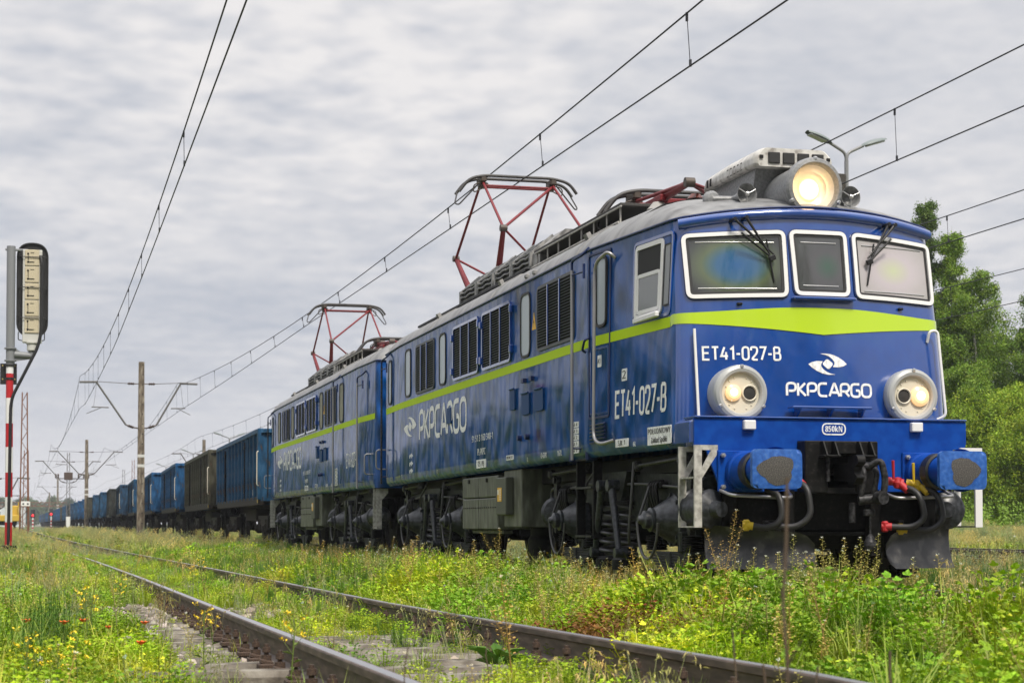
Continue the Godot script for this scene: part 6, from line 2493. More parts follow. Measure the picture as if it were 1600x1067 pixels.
func build_trees():
	M.clump_mesh = [leaf_clump(11, 0.13, 9), leaf_clump(12, 0.13, 9)]
	var g := "birches and bushes beyond the tracks at right"
	var gr := Color(0.17, 0.275, 0.03)
	var dk := Color(0.10, 0.165, 0.03)
	var yl := Color(0.28, 0.39, 0.03)
	# x, z, height, radius, shape, tone, clumps, label
	var defs := [
		[33.0, -62.0, 16.9, 2.5, 1, dk, 7200, "tallest slender dark birch, directly right of the cab roof"],
		[31.7, -66.0, 15.2, 2.2, 1, dk, 4600, "slender dark birch half hidden by the cab edge"],
		[33.5, -61.0, 15.3, 2.4, 1, gr, 6200, "leafy birch filling the slope between the tallest birch and the bushy one"],
		[34.5, -60.0, 12.9, 2.4, 0, gr, 6200, "bushy birch right of the tallest dark birch"],
		[35.9, -58.0, 13.2, 1.7, 1, gr, 5200, "loose pointed birch whose thin top stands alone against the sky"],
		[37.5, -57.0, 11.2, 2.3, 0, gr, 5600, "round birch at the right edge of the picture, upper one"],
		[41.0, -60.0, 11.2, 2.4, 0, yl, 3600, "pale birch cut off by the right picture edge"],
		[32.0, -54.0, 6.6, 2.7, 0, yl, 6200, "bright yellow green bush beside the right headlight"],
		[33.0, -52.0, 6.2, 2.3, 0, yl, 5600, "bright green bush above the right ladder"],
		[34.3, -51.0, 4.8, 2.1, 0, gr, 4400, "low green bush behind the mesh fence"],
		[31.3, -56.0, 7.9, 2.3, 0, gr, 5200, "green bush seen just beside the right handrail of the cab"],
		[33.3, -64.0, 11.6, 2.6, 0, dk, 4200, "dark birch hidden mostly behind the cab"],
		[35.9, -50.0, 5.3, 2.3, 0, gr, 3800, "leafy bush at the right edge above the grass"],
		[39.6, -70.0, 11.9, 2.8, 0, dk, 4200, "dark tree filling the gap behind the bright bushes"],
		[41.9, -70.0, 11.2, 2.8, 0, dk, 4200, "dark tree behind the thin pointed birch"],
		[45.9, -66.0, 11.0, 2.8, 0, dk, 2600, "dark tree outside the right edge"]]
	for d in defs:
		tree(d[7], Vector3(d[0], -0.1, d[1]), d[2], d[3], d[4], d[5], int(d[6] * 1.1), g, 0.1 if d[2] > 8 else 0.03)
	# undergrowth along their foot
	rng.seed = 77
	var xf := []
	var cs := []
	for i in 5200:
		var x := rf(16, 44)
		var z := -46.0 - rf(0, 14) + sin(x) * 1.0
		xf.append(Transform3D(Basis.from_euler(Vector3(rf(0, TAU), rf(0, TAU), rf(0, TAU))) * rf(1.0, 1.8), Vector3(x, rf(0.0, 1.0) * rf(0.4, 1.7), z)))
		var k := rf(0.8, 1.2)
		cs.append(Color(gr.r * k, gr.g * k, gr.b * k))
	multi("undergrowth", M.clump_mesh[0], M.leaf_mat, xf, cs, self, "low leafy undergrowth at the foot of the birches", "undergrowth")
	# the trees behind the camera that the paint mirrors
	xf = []
	cs = []
	var crowns := [[-34, 44, 19, 5], [-27, 46, 21, 4.5], [-20, 42, 23, 4.5], [-14, 47, 20, 4.5], [-8, 43, 24, 4], [-2, 46, 22, 4.5], [4, 43, 24, 4], [10, 46, 21, 4], [16, 44, 24, 3.6], [22, 47, 19, 3.6], [29, 45, 13, 3.4], [37, 44, 8, 5], [46, 40, 7, 5], [58, 34, 6, 6], [70, 24, 6, 7], [-44, 30, 14, 6], [-52, 12, 12, 6], [-56, -12, 12, 7], [-58, -40, 11, 7]]
	for k in 24:
		crowns.append([-43.0 + 3.0 * sin(k * 2.1), -62.0 - 16.0 * k, 7.4 + 2.6 * sin(k * 1.7) + 1.4 * (k % 3), 8.0])
	for c in crowns:
		for i in 700:
			var d := Vector3(rng.randfn(0, 0.5), rng.randfn(0, 0.5), rng.randfn(0, 0.5)).limit_length(1.1)
			xf.append(Transform3D(Basis.from_euler(Vector3(rf(0, TAU), rf(0, TAU), rf(0, TAU))) * rf(3.5, 6.0) * (2.2 if c[1] < -50 else 1.0), Vector3(c[0] + d.x * c[3], c[2] * 0.52 + d.y * c[2] * 0.5, c[1] + d.z * c[3])))
			var k := rf(0.7, 1.1)
			cs.append(Color(0.06 * k, 0.1 * k, 0.02 * k))
	multi("wood", M.clump_mesh[0], M.leaf_mat, xf, cs, self, "trees standing behind the viewer, mirrored in the paint", "wood")
	# far wood on the left horizon
	rng.seed = 99
	M.clump_mesh = [leaf_clump(21, 0.75, 8), leaf_clump(22, 0.75, 8)]
	for i in 16:
		var x := -34.0 + i * 2.6 + rf(-0.7, 0.7)
		var z := -640.0 + rf(-20, 20)
		var lab := "distant hazy tree of the wood behind the end of the train"
		var pines := i % 3 == 0
		tree(lab, Vector3(x * 1.02 - 6.0, -0.3, z), rf(7.5, 11.5), rf(2.6, 3.8), 0, Color(0.09, 0.15, 0.05) if not pines else Color(0.05, 0.09, 0.05), 420, "far trees on the horizon", 0.05, false)
	for i in 3:
		tree(["dark tree on the left edge behind the signal post, nearest", "dark tree on the left edge behind the signal post, middle", "dark tree on the left edge behind the signal post, farthest"][i], Vector3(-19.5 - i * 3.5, -0.3, -230.0 - i * 30.0), 8.5 + i, 3.2, 0, Color(0.05, 0.1, 0.03), 900, "dark trees at the left edge", 0.05, false)

# ---------------------------------------------------------------- low plants
func tint(m: MB, r: float, g: float, b: float, spread_: float):
	var k := rf(1.0 - spread_, 1.0 + spread_)
	m.col = Color(r * k * rf(0.9, 1.12), g * k, b * k * rf(0.8, 1.2))

func leafy(sd: int, n: int, rad: float, h: float, l: float, r: float, g: float, b: float) -> ArrayMesh:   # many-lobed leaves on short stalks
	rng.seed = sd
	var m := MB.new()
	for i in n:
		var an := rf(0, TAU)
		var q := sqrt(rng.randf())
		var p := Vector3(cos(an) * q * rad, h * (1.0 - 0.55 * q * q) * rf(0.45, 1.05), sin(an) * q * rad)
		var out := Vector3(cos(an) * (0.3 + q), rf(0.1, 0.9), sin(an) * (0.3 + q)).normalized()
		var s := out.cross(Vector3.UP).normalized()
		var up := s.cross(out).normalized()
		if up.y < 0: up = -up
		tint(m, r, g, b, 0.28)
		for k in 3:
			var a := (k - 1) * 0.95
			var d := (out * cos(a) + s * sin(a)).normalized()
			m.leaf(p, d, d.cross(up).normalized(), up, l * (1.0 if k == 1 else 0.8) * rf(0.8, 1.15), l * 0.55, 0.22, 0.12)
		if i % 3 == 0:
			m.rod(Vector3(p.x * 0.3, 0, p.z * 0.3), p, 0.0018, -1, 3, false)
	return m.mesh()

func blades(sd: int, n: int, rad: float, h: float, w: float, bend: float, r: float, g: float, b: float) -> ArrayMesh:
	rng.seed = sd
	var m := MB.new()
	for i in n:
		var an := rf(0, TAU)
		var q := rf(0, rad)
		var p := Vector3(cos(an) * q, -0.02, sin(an) * q)
		var a2 := rf(0, TAU)
		var d := Vector3(cos(a2), 0, sin(a2))
		var s := Vector3(-d.z, 0, d.x)
		var hh := h * rf(0.55, 1.1)
		var bd := bend * rf(0.3, 1.3) * hh
		tint(m, r, g, b, 0.25)
		var ww := w * rf(0.7, 1.2)
		var p1 := p + Vector3.UP * hh * 0.55 + d * bd * 0.25
		var p2 := p + Vector3.UP * hh + d * bd
		var nn := (d * -0.6 + Vector3.UP * 0.8).normalized()
		m.squad(p - s * ww * 0.5, p + s * ww * 0.5, p1 + s * ww * 0.42, p1 - s * ww * 0.42, nn, nn, nn, nn)
		m.tri(p1 - s * ww * 0.42, p1 + s * ww * 0.42, p2, nn, nn, nn)
	return m.mesh()

func horsetail(sd: int, n: int, rad: float, h: float, r: float, g: float, b: float) -> ArrayMesh:
	rng.seed = sd
	var m := MB.new()
	for i in n:
		var an := rf(0, TAU)
		var p := Vector3(cos(an), 0, sin(an)) * rf(0, rad)
		var hh := h * rf(0.65, 1.1)
		var ln := Vector3(rf(-0.15, 0.15), 1, rf(-0.15, 0.15)).normalized()
		tint(m, r, g, b, 0.22)
		m.rod(p, p + ln * hh, 0.003, 0.0015, 3, false)
		for k in 11:
			var q := 0.2 + 0.78 * k / 11.0
			var c := p + ln * hh * q
			var rl := hh * 0.23 * (1.05 - q) + 0.012
			for j in 6:
				var a := TAU * j / 6.0 + k * 0.5
				var d := Vector3(cos(a), 0.75, sin(a)).normalized()
				var s := Vector3(-sin(a), 0, cos(a))
				var nn := (Vector3.UP + d * 0.2).normalized()
				m.tri(c - s * 0.0022, c + s * 0.0022, c + d * rl, nn, nn, nn)
	return m.mesh()

func seed_grass(sd: int, n: int, rad: float, h: float, r: float, g: float, b: float) -> ArrayMesh:   # drooping dry heads
	rng.seed = sd
	var m := MB.new()
	for i in n:
		var an := rf(0, TAU)
		var p := Vector3(cos(an), 0, sin(an)) * rf(0, rad)
		var a2 := rf(0, TAU)
		var d := Vector3(cos(a2), 0, sin(a2))
		var hh := h * rf(0.6, 1.1)
		var top := p + Vector3.UP * hh + d * hh * 0.25
		tint(m, r * 0.8, g * 0.95, b, 0.2)
		m.rod(p, top, 0.0016, 0.0012, 3, false)
		tint(m, r, g, b, 0.2)
		for k in 9:
			var q := k / 9.0
			var c := top + d * 0.07 * q - Vector3.UP * 0.09 * q * q
			var e := Vector3(rf(-1, 1), rf(-1.2, 0.2), rf(-1, 1)).normalized()
			m.leaf(c, e, e.cross(Vector3.UP).normalized(), Vector3.UP, rf(0.02, 0.04), 0.005, 0.0, 0.3)
	return m.mesh()

func purse(m: MB, h: float, warm: float):   # upright stalk with small pods all round
	var lean := Vector3(rf(-0.18, 0.18), 1, rf(-0.18, 0.18)).normalized()
	m.col = Color(0.24 + 0.1 * warm, 0.24, 0.08)
	m.rod(Vector3(0, -0.02, 0), lean * h, 0.0028, 0.0014, 4, false)
	var br := [[0.0, lean, h]]
	for k in 3:
		var a := rf(0, TAU)
		br.append([h * rf(0.3, 0.55), Vector3(cos(a) * 0.5, 1, sin(a) * 0.5).normalized(), h * rf(0.3, 0.5)])
	for e in br:
		var o: Vector3 = lean * e[0]
		var d: Vector3 = e[1]
		var L: float = e[2]
		m.col = Color(0.24 + 0.1 * warm, 0.24, 0.08)
		m.rod(o, o + d * L, 0.0018, 0.001, 3, false)
		var n := int(L / 0.011)
		for i in n:
			var q := lerpf(0.35 if e[0] == 0.0 else 0.2, 1.0, float(i) / n)
			var a := i * 2.4
			var s := Vector3(cos(a), 0.35, sin(a)).normalized()
			var c := o + d * L * q
			var w := rf(0.85, 1.15)
			m.col = Color((0.42 + 0.1 * warm) * w, (0.43 - 0.1 * warm) * w, 0.1 * w)
			var tip := c + s * 0.026 * (1.2 - 0.55 * q)
			m.leaf(tip - s * 0.004, s, s.cross(Vector3.UP).normalized(), Vector3.UP, 0.014, 0.013, 0.0, 0.0)
			m.tri(c, c + Vector3(0, 0.0014, 0), tip, Vector3.UP, Vector3.UP, Vector3.UP)
	m.col = Color(0.7, 0.7, 0.62)
	for i in 7:
		m.leaf(lean * h + Vector3(rf(-1, 1), rf(0, 1), rf(-1, 1)) * 0.008, Vector3(rf(-1, 1), 0.6, rf(-1, 1)).normalized(), Vector3.RIGHT, Vector3.UP, 0.007, 0.006, 0, 0)

func plant_ok(x: float, z: float) -> bool:
	for c in [siding(clampf(z, -390.0, 19.0)).x, track_x(z)]:
		for o in [-0.7535, 0.7535]:
			if absf(x - c - o) < 0.085:
				return false
	return true

func in_view(x: float, z: float, margin := 0.05) -> bool:
	var dx := x + 6.8788
	var dz := 14.1737 - z
	var w := 0.968 * dz + 0.25 * dx
	if w < 2.0: return false
	var u := (0.968 * dx - 0.25 * dz) / w
	return absf(u) < 0.286 + margin + 0.6 / w

func sow(called: String, label: String, category: String, protos: Array, n: int, area: Array, f: Callable, m: Material):
	# f(x, z) -> [chance, scale]; area: x0, x1, z0, z1, power that crowds them towards z1
	var xf := []
	var cs := []
	for p in protos:
		xf.append([])
		cs.append([])
	for i in n:
		var x := rf(area[0], area[1])
		var z := lerpf(area[3], area[2], pow(rng.randf(), area[4]))
		x += siding(clampf(z, -390, 19)).x + 4.9 if z < -8.0 else 0.0
		if not in_view(x, z) or not plant_ok(x, z): continue
		var q: Array = f.call(x, z)
		if rng.randf() > q[0]: continue
		var k := rng.randi() % protos.size()
		var s: float = q[1] * rf(0.75, 1.25)
		xf[k].append(Transform3D(Basis(Vector3.UP, rf(0, TAU)).rotated(Vector3.RIGHT, rf(-0.12, 0.12)).scaled(Vector3(s, s * rf(0.85, 1.15), s)), Vector3(x, ground_y(x, z) - 0.01, z)))
		var w: float = rf(0.78, 1.22)
		var patch := 1.0 + 0.2 * sin(x * 2.3 + z * 0.9) + 0.14 * sin(z * 2.7 - x * 1.1) + 0.1 * sin(x * 7.0 + z * 4.0)
		w *= 1.0 + 0.16 * sin(x * 3.3 - z * 1.9)
		cs[k].append(Color(w * patch, w * (0.55 + 0.45 * patch), w))
	for k in protos.size():
		if xf[k].size():
			multi(called, protos[k], m, xf[k], cs[k], self, label, category)

func stones():
	rng.seed = 5
	var protos := []
	for k in 3:
		var m := MB.new()
		var base := IcosahedronPts()
		var v := []
		for p in base[0]:
			v.append(p * rf(0.7, 1.25) * Vector3(1.0, 0.75, 0.85))
		for t in base[1]:
			m.ftri(v[t[0]], v[t[1]], v[t[2]])
		for i in m.n.size():
			var c := (m.v[i - i % 3] + m.v[i - i % 3 + 1] + m.v[i - i % 3 + 2])
			if m.n[i].dot(c) < 0: m.n[i] = -m.n[i]
		# wind them outwards
		var q := MB.new()
		for i in range(0, m.v.size(), 3):
			q.tri(m.v[i], m.v[i + 1], m.v[i + 2], m.n[i], m.n[i], m.n[i])
		protos.append(q.mesh())
	var xf := [[], [], []]
	var cs := [[], [], []]
	for i in 26000:
		var z := lerpf(9.0, -30.0, pow(rng.randf(), 1.5))
		var s := siding(z)
		var x := 0.0
		var pick := rng.randf()
		if pick < 0.62:
			x = s.x + rf(-2.4, 0.9)
			if absf(fposmod(z - 14.7 + 0.3, 0.6) - 0.3) < 0.12 and x > s.x - 1.28 and rng.randf() < 0.85: continue
		elif pick < 0.78:
			x = s.x + rf(0.6, 1.3)
		else:
			x = track_x(z) + rf(-1.4, 1.9)
		if not in_view(x, z) or not plant_ok(x, z): continue
		var r := rf(0.016, 0.038) * (1.0 if rng.randf() < 0.96 else 1.7)
		var k := rng.randi() % 3
		xf[k].append(Transform3D(Basis.from_euler(Vector3(rf(0, TAU), rf(0, TAU), rf(0, TAU))).scaled(Vector3.ONE * r), Vector3(x, ground_y(x, z) + r * rf(0.0, 0.7), z)))
		var g := rf(0.1, 0.4)
		cs[k].append(Color(g * rf(1.02, 1.16), g * rf(0.9, 0.98), g * rf(0.7, 0.88)))
	for k in 3:
		multi("ballast_stone", protos[k], M.stone, xf[k], cs[k], self, "loose pale ballast stones beside the rails", "ballast")

func IcosahedronPts() -> Array:
	var t := 1.618
	var v := []
	for p in [[-1, t, 0], [1, t, 0], [-1, -t, 0], [1, -t, 0], [0, -1, t], [0, 1, t], [0, -1, -t], [0, 1, -t], [t, 0, -1], [t, 0, 1], [-t, 0, -1], [-t, 0, 1]]:
		v.append(Vector3(p[0], p[1], p[2]).normalized())
	return [v, [[0, 11, 5], [0, 5, 1], [0, 1, 7], [0, 7, 10], [0, 10, 11], [1, 5, 9], [5, 11, 4], [11, 10, 2], [10, 7, 6], [7, 1, 8], [3, 9, 4], [3, 4, 2], [3, 2, 6], [3, 6, 8], [3, 8, 9], [4, 9, 5], [2, 4, 11], [6, 2, 10], [8, 6, 7], [9, 8, 1]]]

func build_plants():
	stones()
	var veg: Material = M.plant
	var lf := [leafy(31, 150, 0.17, 0.2, 0.018, 0.35, 0.46, 0.02), leafy(32, 140, 0.17, 0.22, 0.021, 0.25, 0.39, 0.02), leafy(33, 140, 0.16, 0.18, 0.016, 0.43, 0.5, 0.035)]
	var gs := [blades(41, 26, 0.09, 0.22, 0.005, 0.5, 0.2, 0.28, 0.03), blades(42, 22, 0.1, 0.27, 0.006, 0.6, 0.26, 0.31, 0.05)]
	var ht := [horsetail(51, 9, 0.11, 0.3, 0.09, 0.19, 0.022), horsetail(52, 8, 0.12, 0.34, 0.12, 0.22, 0.025)]
	var sg := [seed_grass(61, 14, 0.1, 0.32, 0.5, 0.43, 0.2), seed_grass(62, 12, 0.12, 0.38, 0.42, 0.40, 0.18)]
	rng.seed = 7
	var patchy := FastNoiseLite.new()
	patchy.seed = 12
	patchy.frequency = 0.05
	var bank := func(x: float, z: float) -> Array:
		var d := x - siding(clampf(z, -390, 19)).x
		var tx := x - track_x(z)
		if d > 0.72 and tx < -0.86:
			var low := 1.0 - 0.55 * smoothstep(-2.2, -1.4, tx)
			var nz := patchy.get_noise_2d(x * 9.0, z * 9.0)
			return [clampf(0.95 + nz * 1.1, 0.15, 1.0), (1.0 + nz * 0.75) * low * 1.1 + 0.55 * low * exp(-pow((tx + 2.1) / 1.0, 2.0)) * smoothstep(-7.0, 1.0, z)]
		if absf(tx) < 0.8 or (tx > 0 and tx < 1.6):
			return [0.42, 0.75] if tx < 0.5 or z > 1.8 else [0.1, 0.6]
		if absf(d) < 0.7:
			var bare := smoothstep(0.5, 1.0, sin(x * 1.7 + z * 0.83) * 0.5 + 0.5) * 0.8 + exp(-pow((z - 2.7) / 2.0, 2.0)) * 0.85
			return [clampf(0.75 - bare, 0.08, 1.0), 0.72]
		if d < -0.72:
			var bal := exp(-pow((d + 1.15) / 0.75, 4.0)) * smoothstep(-14.0, -6.0, z) * (1.0 - smoothstep(1.6, 3.6, z + (d + 1.2) * 2.2)) * smoothstep(-0.75, 0.1, sin(x * 3.1 + z * 1.3) + 0.5 * sin(z * 3.7))
			var ends := smoothstep(-1.5, -1.25, d) * smoothstep(-7.0, -4.0, z)
			return [clampf(0.9 - bal * 0.93 - ends * 0.82, 0.0, 1.0), 0.9 + 0.35 * smoothstep(-1.6, -3.0, d) - 0.25 * ends]
		return [0.4, 0.6]
	sow("leafy_ground_cover", "bright lime green leafy weeds covering the bank and the track bed", "weeds", lf, 42000, [-10.5, 5.5, 10.0, -34.0, 1.5], bank, veg)
	var grass := func(x: float, z: float) -> Array:
		var b: Array = bank.call(x, z)
		var d := x - siding(clampf(z, -390, 19)).x
		return [clampf(b[0] * (0.65 if d > -0.8 else 1.0) + 0.05, 0, 1), b[1] * (1.0 if d > -0.8 else 1.1)]
	sow("grass_tuft", "fresh green grass between the weeds", "grass", gs, 34000, [-12.0, 6.0, 10.0, -36.0, 1.4], grass, veg)
	var dark := func(x: float, z: float) -> Array:
		var d := x - siding(clampf(z, -390, 19)).x
		var tx := x - track_x(z)
		var a := 0.0
		if d > 0.8 and tx < -0.9: a = 0.9 * smoothstep(0.5, -9.0, z)
		if d < -1.8: a = 0.8 * smoothstep(-0.2, 0.6, sin(x * 0.8 + z * 0.45))
		if absf(d) < 0.7 and d > 0.25: a = 0.5
		if tx > 1.7 and tx < 4.2 and z > -9.0: a = 0.75
		return [a, 1.0 if absf(d) > 0.75 else 0.6]
	sow("horsetail", "dark green feathery horsetails in loose stands", "horsetail", ht, 15000, [-11.0, 6.0, 9.0, -34.0, 1.3], dark, veg)
	var dry := func(x: float, z: float) -> Array:
		var d := x - siding(clampf(z, -390, 19)).x
		var tx := x - track_x(z)
		var a := 0.05
		if d > 0.8 and tx < -0.8: a = 0.2 * smoothstep(-0.1, 0.9, sin(x * 1.9 + z * 0.75) + 0.3) + 0.25 * exp(-pow((tx + 1.2) / 0.4, 2.0))
		if tx > 1.0: a = 0.3
		if d < -1.6 and z < -6.0: a = 0.28
		return [a, 1.05]
	sow("dry_seed_grass", "pale straw coloured grass with drooping seed heads", "dry grass", sg, 15000, [-12.0, 9.0, 9.0, -44.0, 1.3], dry, veg)
	# rougher growth farther off
	var far := func(x: float, z: float) -> Array:
		var d := x - siding(clampf(z, -390, 19)).x
		var tx := x - track_x(z)
		if absf(d) < 0.95: return [0.35, 0.8]
		if tx > -1.6 and tx < 1.5: return [0.12, 0.6]
		for c in [4.9, 9.8, 14.9]:
			if absf(tx - c) < 1.2: return [0.03, 0.4]
		if tx > 1.2 and tx < 17.5 and z > -70.0: return [0.5, 0.5]
		return [1.0, 1.5]
	rng.seed = 8
	var xf := []
	var cs := []
	var big := [blades(71, 34, 0.2, 0.3, 0.012, 0.5, 0.24, 0.3, 0.045), seed_grass(72, 24, 0.2, 0.34, 0.46, 0.42, 0.18), leafy(73, 60, 0.22, 0.2, 0.045, 0.24, 0.32, 0.03)]
	for zone in [[-40.0, 60.0, -28.0, -150.0, 30000], [4.0, 60.0, 4.0, -60.0, 26000]]:
		sow("meadow_growth", "green and straw coloured growth between the farther tracks", "meadow", big, zone[4], [zone[0], zone[1], zone[2], zone[3], 1.6], far, veg)
	individuals(veg)

func flower(called: String, label: String, cat: String, grp: String, head: MB, stem: MB, veg: Material, hm: Material, at: Array, h: float):
	var t := thing(called, label, cat, Vector3(at[0][0], ground_y(at[0][0], at[0][1]), at[0][1]), 0.0, grp)
	part("stem", stem, veg, t)
	part("flower_head", head, hm, t)
	for i in range(1, at.size()):
		var s := rf(0.65, 1.0)
		var o := dup(t, Vector3(at[i][0], ground_y(at[i][0], at[i][1]), at[i][1]), rf(0, TAU), label, grp)
		o.scale = Vector3.ONE * s

func individuals(veg: Material):
	rng.seed = 17
	# poppies
	var pt := MB.new()
	pt.col = Color(0.1, 0.16, 0.04)
	pt.tube(PackedVector3Array([Vector3(0, -0.02, 0), Vector3(0.01, 0.12, 0.005), Vector3(0.0, 0.26, 0)]), 0.0025, 4)
	for k in 5:
		var d := Vector3(cos(k * 1.7), 0.5, sin(k * 1.7)).normalized()
		pt.leaf(Vector3(0, 0.03 * k, 0), d, d.cross(Vector3.UP).normalized(), Vector3.UP, 0.07, 0.015)
	var ph := MB.new()
	for k in 6:
		var a := TAU * k / 6.0
		var d := Vector3(cos(a), 0.55, sin(a)).normalized()
		ph.leaf(Vector3(0, 0.26, 0), d, d.cross(Vector3.UP).normalized(), Vector3.UP, 0.044, 0.054, 0.2, -0.2)
	flower("poppy", "orange red poppy in the grass left of the near siding", "poppy", "poppies left of the siding", ph, pt, veg, M.poppy, POPPIES, 0.26)
	# yellow mustard
	var yt := MB.new()
	var yh := MB.new()
	yt.col = Color(0.15, 0.21, 0.05)
	yt.tube(PackedVector3Array([Vector3(0, -0.02, 0), Vector3(0.015, 0.15, 0.01), Vector3(-0.005, 0.34, 0), Vector3(0.0, 0.42, 0.01)]), 0.0035, 5)
	for k in 7:
		var a := k * 2.4
		var y := 0.06 + 0.04 * k
		var d := Vector3(cos(a), 0.6, sin(a)).normalized()
		yt.leaf(Vector3(0, y, 0), d, d.cross(Vector3.UP).normalized(), Vector3.UP, 0.09 - 0.006 * k, 0.02, 0.2, 0.25)
	for k in 6:
		var a := k * 2.2
		var y := 0.26 + 0.026 * k
		var e := Vector3(cos(a) * 0.05, y + 0.06, sin(a) * 0.05)
		yt.rod(Vector3(0, y, 0), e, 0.0016, -1, 3, false)
		for j in 9:
			var c := e + Vector3(rf(-1, 1), rf(-0.5, 1), rf(-1, 1)) * 0.014
			var d := Vector3(rf(-1, 1), rf(0.2, 1), rf(-1, 1)).normalized()
			yh.leaf(c, d, d.cross(Vector3(0.3, 1, 0.2)).normalized(), Vector3.UP, 0.015, 0.012, 0.1, 0)
	flower("mustard_plant", "thin stalk with small bright yellow blossoms among the weeds", "wild mustard", "yellow flowering plants", yh, yt, veg, M.yellow_petal, MUSTARD, 0.42)
	# white daisies
	var wt := MB.new()
	wt.col = Color(0.12, 0.18, 0.04)
	wt.tube(PackedVector3Array([Vector3(0, -0.02, 0), Vector3(0.005, 0.1, 0), Vector3(0, 0.17, 0)]), 0.002, 4)
	var wh := MB.new()
	for i in 44:
		var d := Vector3(rf(-1, 1), rf(-0.7, 1), rf(-1, 1)).normalized()
		wh.leaf(Vector3(0, 0.18, 0), d, d.cross(Vector3(0.2, 1, 0.1)).normalized(), Vector3.UP, 0.017, 0.007, 0, 0)
	flower("dandelion_clock", "fluffy white dandelion head in the lower left corner", "dandelion", "white dandelion heads", wh, wt, veg, M.fluff, DANDELIONS, 0.17)
	# tall seed stalks before the plough blades
	for i in PURSE.size():
		var m := MB.new()
		purse(m, PURSE[i][2] * 1.42, PURSE[i][3])
		var o := part("seed_stalk", m, veg, self)
		o.position = Vector3(PURSE[i][0], ground_y(PURSE[i][0], PURSE[i][1]), PURSE[i][1])
		tag(o, "reddish leaning stalk with the most pods, left of the wide plough blade" if i == 0 else "tall weed stalk with tiny seed pods standing before the black plough blades", "weed stalk", "" if i == 0 else "seed stalks in front of the locomotive")
	# smaller ones everywhere else are stuff
	var pm := []
	for k in 3:
		var m := MB.new()
		purse(m, 0.34 + 0.05 * k, k * 0.4)
		pm.append(m.mesh())
	var pf := func(x: float, z: float) -> Array:
		var tx := x - track_x(z)
		return [0.75 if tx > -3.6 and tx < -0.6 else 0.22 if tx > 1.2 else 0.08, 1.0]
	sow("seed_pod_weed", "slender weeds with small seed pods scattered through the growth", "weeds", pm, 4500, [-9.0, 6.0, 9.0, -22.0, 1.2], pf, veg)
	# dark dead stems near the lens
	var labels := ["tallest dark dead stem crossing the left plough blade, blurred", "short dark stem left of the tallest one, blurred", "thin dark stem rising by the near right rail", "blurred dark stem at right in the weeds, nearest", "blurred dark stem between the two right ones", "thin bare stem left of the middle of the near track", "fine dark stem in front of the bright bank"]
	for i in STEMS.size():
		var e: Array = STEMS[i]
		var m := MB.new()
		m.col = Color(0.12, 0.09, 0.06)
		var p := PackedVector3Array()
		for k in 9:
			var q := k / 8.0
			p.append(Vector3(e[3] * q + 0.006 * sin(k * 1.9 + i), e[2] * q - 0.02, 0.01 * cos(k * 1.3)))
		m.tube(p, e[4], 6)
		if i == 0:
			for k in 5:
				m.rod(p[2 + k], p[2 + k] + Vector3(0.02 * (1 if k % 2 else -1), 0.05, 0.02), 0.002, 0.001, 4)
		var o := part("dead_stem", m, veg, self)
		o.position = Vector3(e[0], ground_y(e[0], e[1]), e[1])
		tag(o, labels[i], "dead stem", "dead stems in the foreground")
	# big leaved dock by the right rail
	for e in [[-4.42, 4.35, 1.0, "large leaved dock plant leaning over the near right rail"], [-3.0, 6.6, 0.9, "grass like dock with long narrow leaves low at the right"], [-5.95, 6.5, 0.55, "small leafy thistle beside the concrete blocks"]]:
		var m := MB.new()
		for k in 13:
			var a := k * 2.4
			var d := Vector3(cos(a), rf(0.35, 1.3), sin(a)).normalized()
			tint(m, 0.09, 0.19, 0.03, 0.2)
			var l: float = rf(0.16, 0.28) * e[2]
			var s := d.cross(Vector3.UP).normalized()
			var up := s.cross(d)
			if up.y < 0: up = -up
			m.leaf(Vector3(0, rf(0, 0.08), 0), d, s, up, l, l * 0.3, 0.12, 0.3)
			m.col = Color(0.2, 0.26, 0.1)
			m.rod(Vector3(0, 0.02, 0), d * l * 0.6 + Vector3(0, 0.004, 0), 0.003, 0.001, 3, false)
		var o := part("dock_plant", m, veg, self)
		o.position = Vector3(e[0], ground_y(e[0], e[1]) + 0.02, e[1])
		tag(o, e[3], "dock plant")
	# russet patch
	var rm := leafy(91, 90, 0.2, 0.26, 0.028, 0.2, 0.105, 0.03)
	var rx := []
	var rc := []
	for i in 30:
		var x := rf(-3.95, -2.95)
		var z := rf(2.9, 4.4)
		rx.append(Transform3D(Basis(Vector3.UP, rf(0, TAU)) * rf(0.6, 0.95), Vector3(x, ground_y(x, z) + 0.06, z)))
		rc.append(Color(rf(0.8, 1.3), rf(0.7, 1.2), 0.9))
	multi("russet_herb", rm, veg, rx, rc, self, "reddish brown patch of herbs beside the near right rail", "herb patch")
	# blue plastic heap beyond the train
	var bh := thing("plastic_heap", "crumpled light blue plastic heap on the ground seen under the locomotive", "plastic sheet", Vector3(4.0, -0.26, -30.0))
	var bm := MB.new()
	var rows := []
	for i in 6:
		var ln := PackedVector3Array()
		for j in 13:
			var a := TAU * j / 12.0
			var r := 0.5 * (1.0 - pow(i / 5.0, 1.6)) * (1.0 + 0.12 * sin(a * 3 + i))
			ln.append(Vector3(cos(a) * r, 0.36 * i / 5.0, sin(a) * r * 0.7))
		rows.append(ln)
	bm.grid(rows, Vector3(0, 0.0, 0))
	part("sheet", bm, M.blue_plastic, bh)

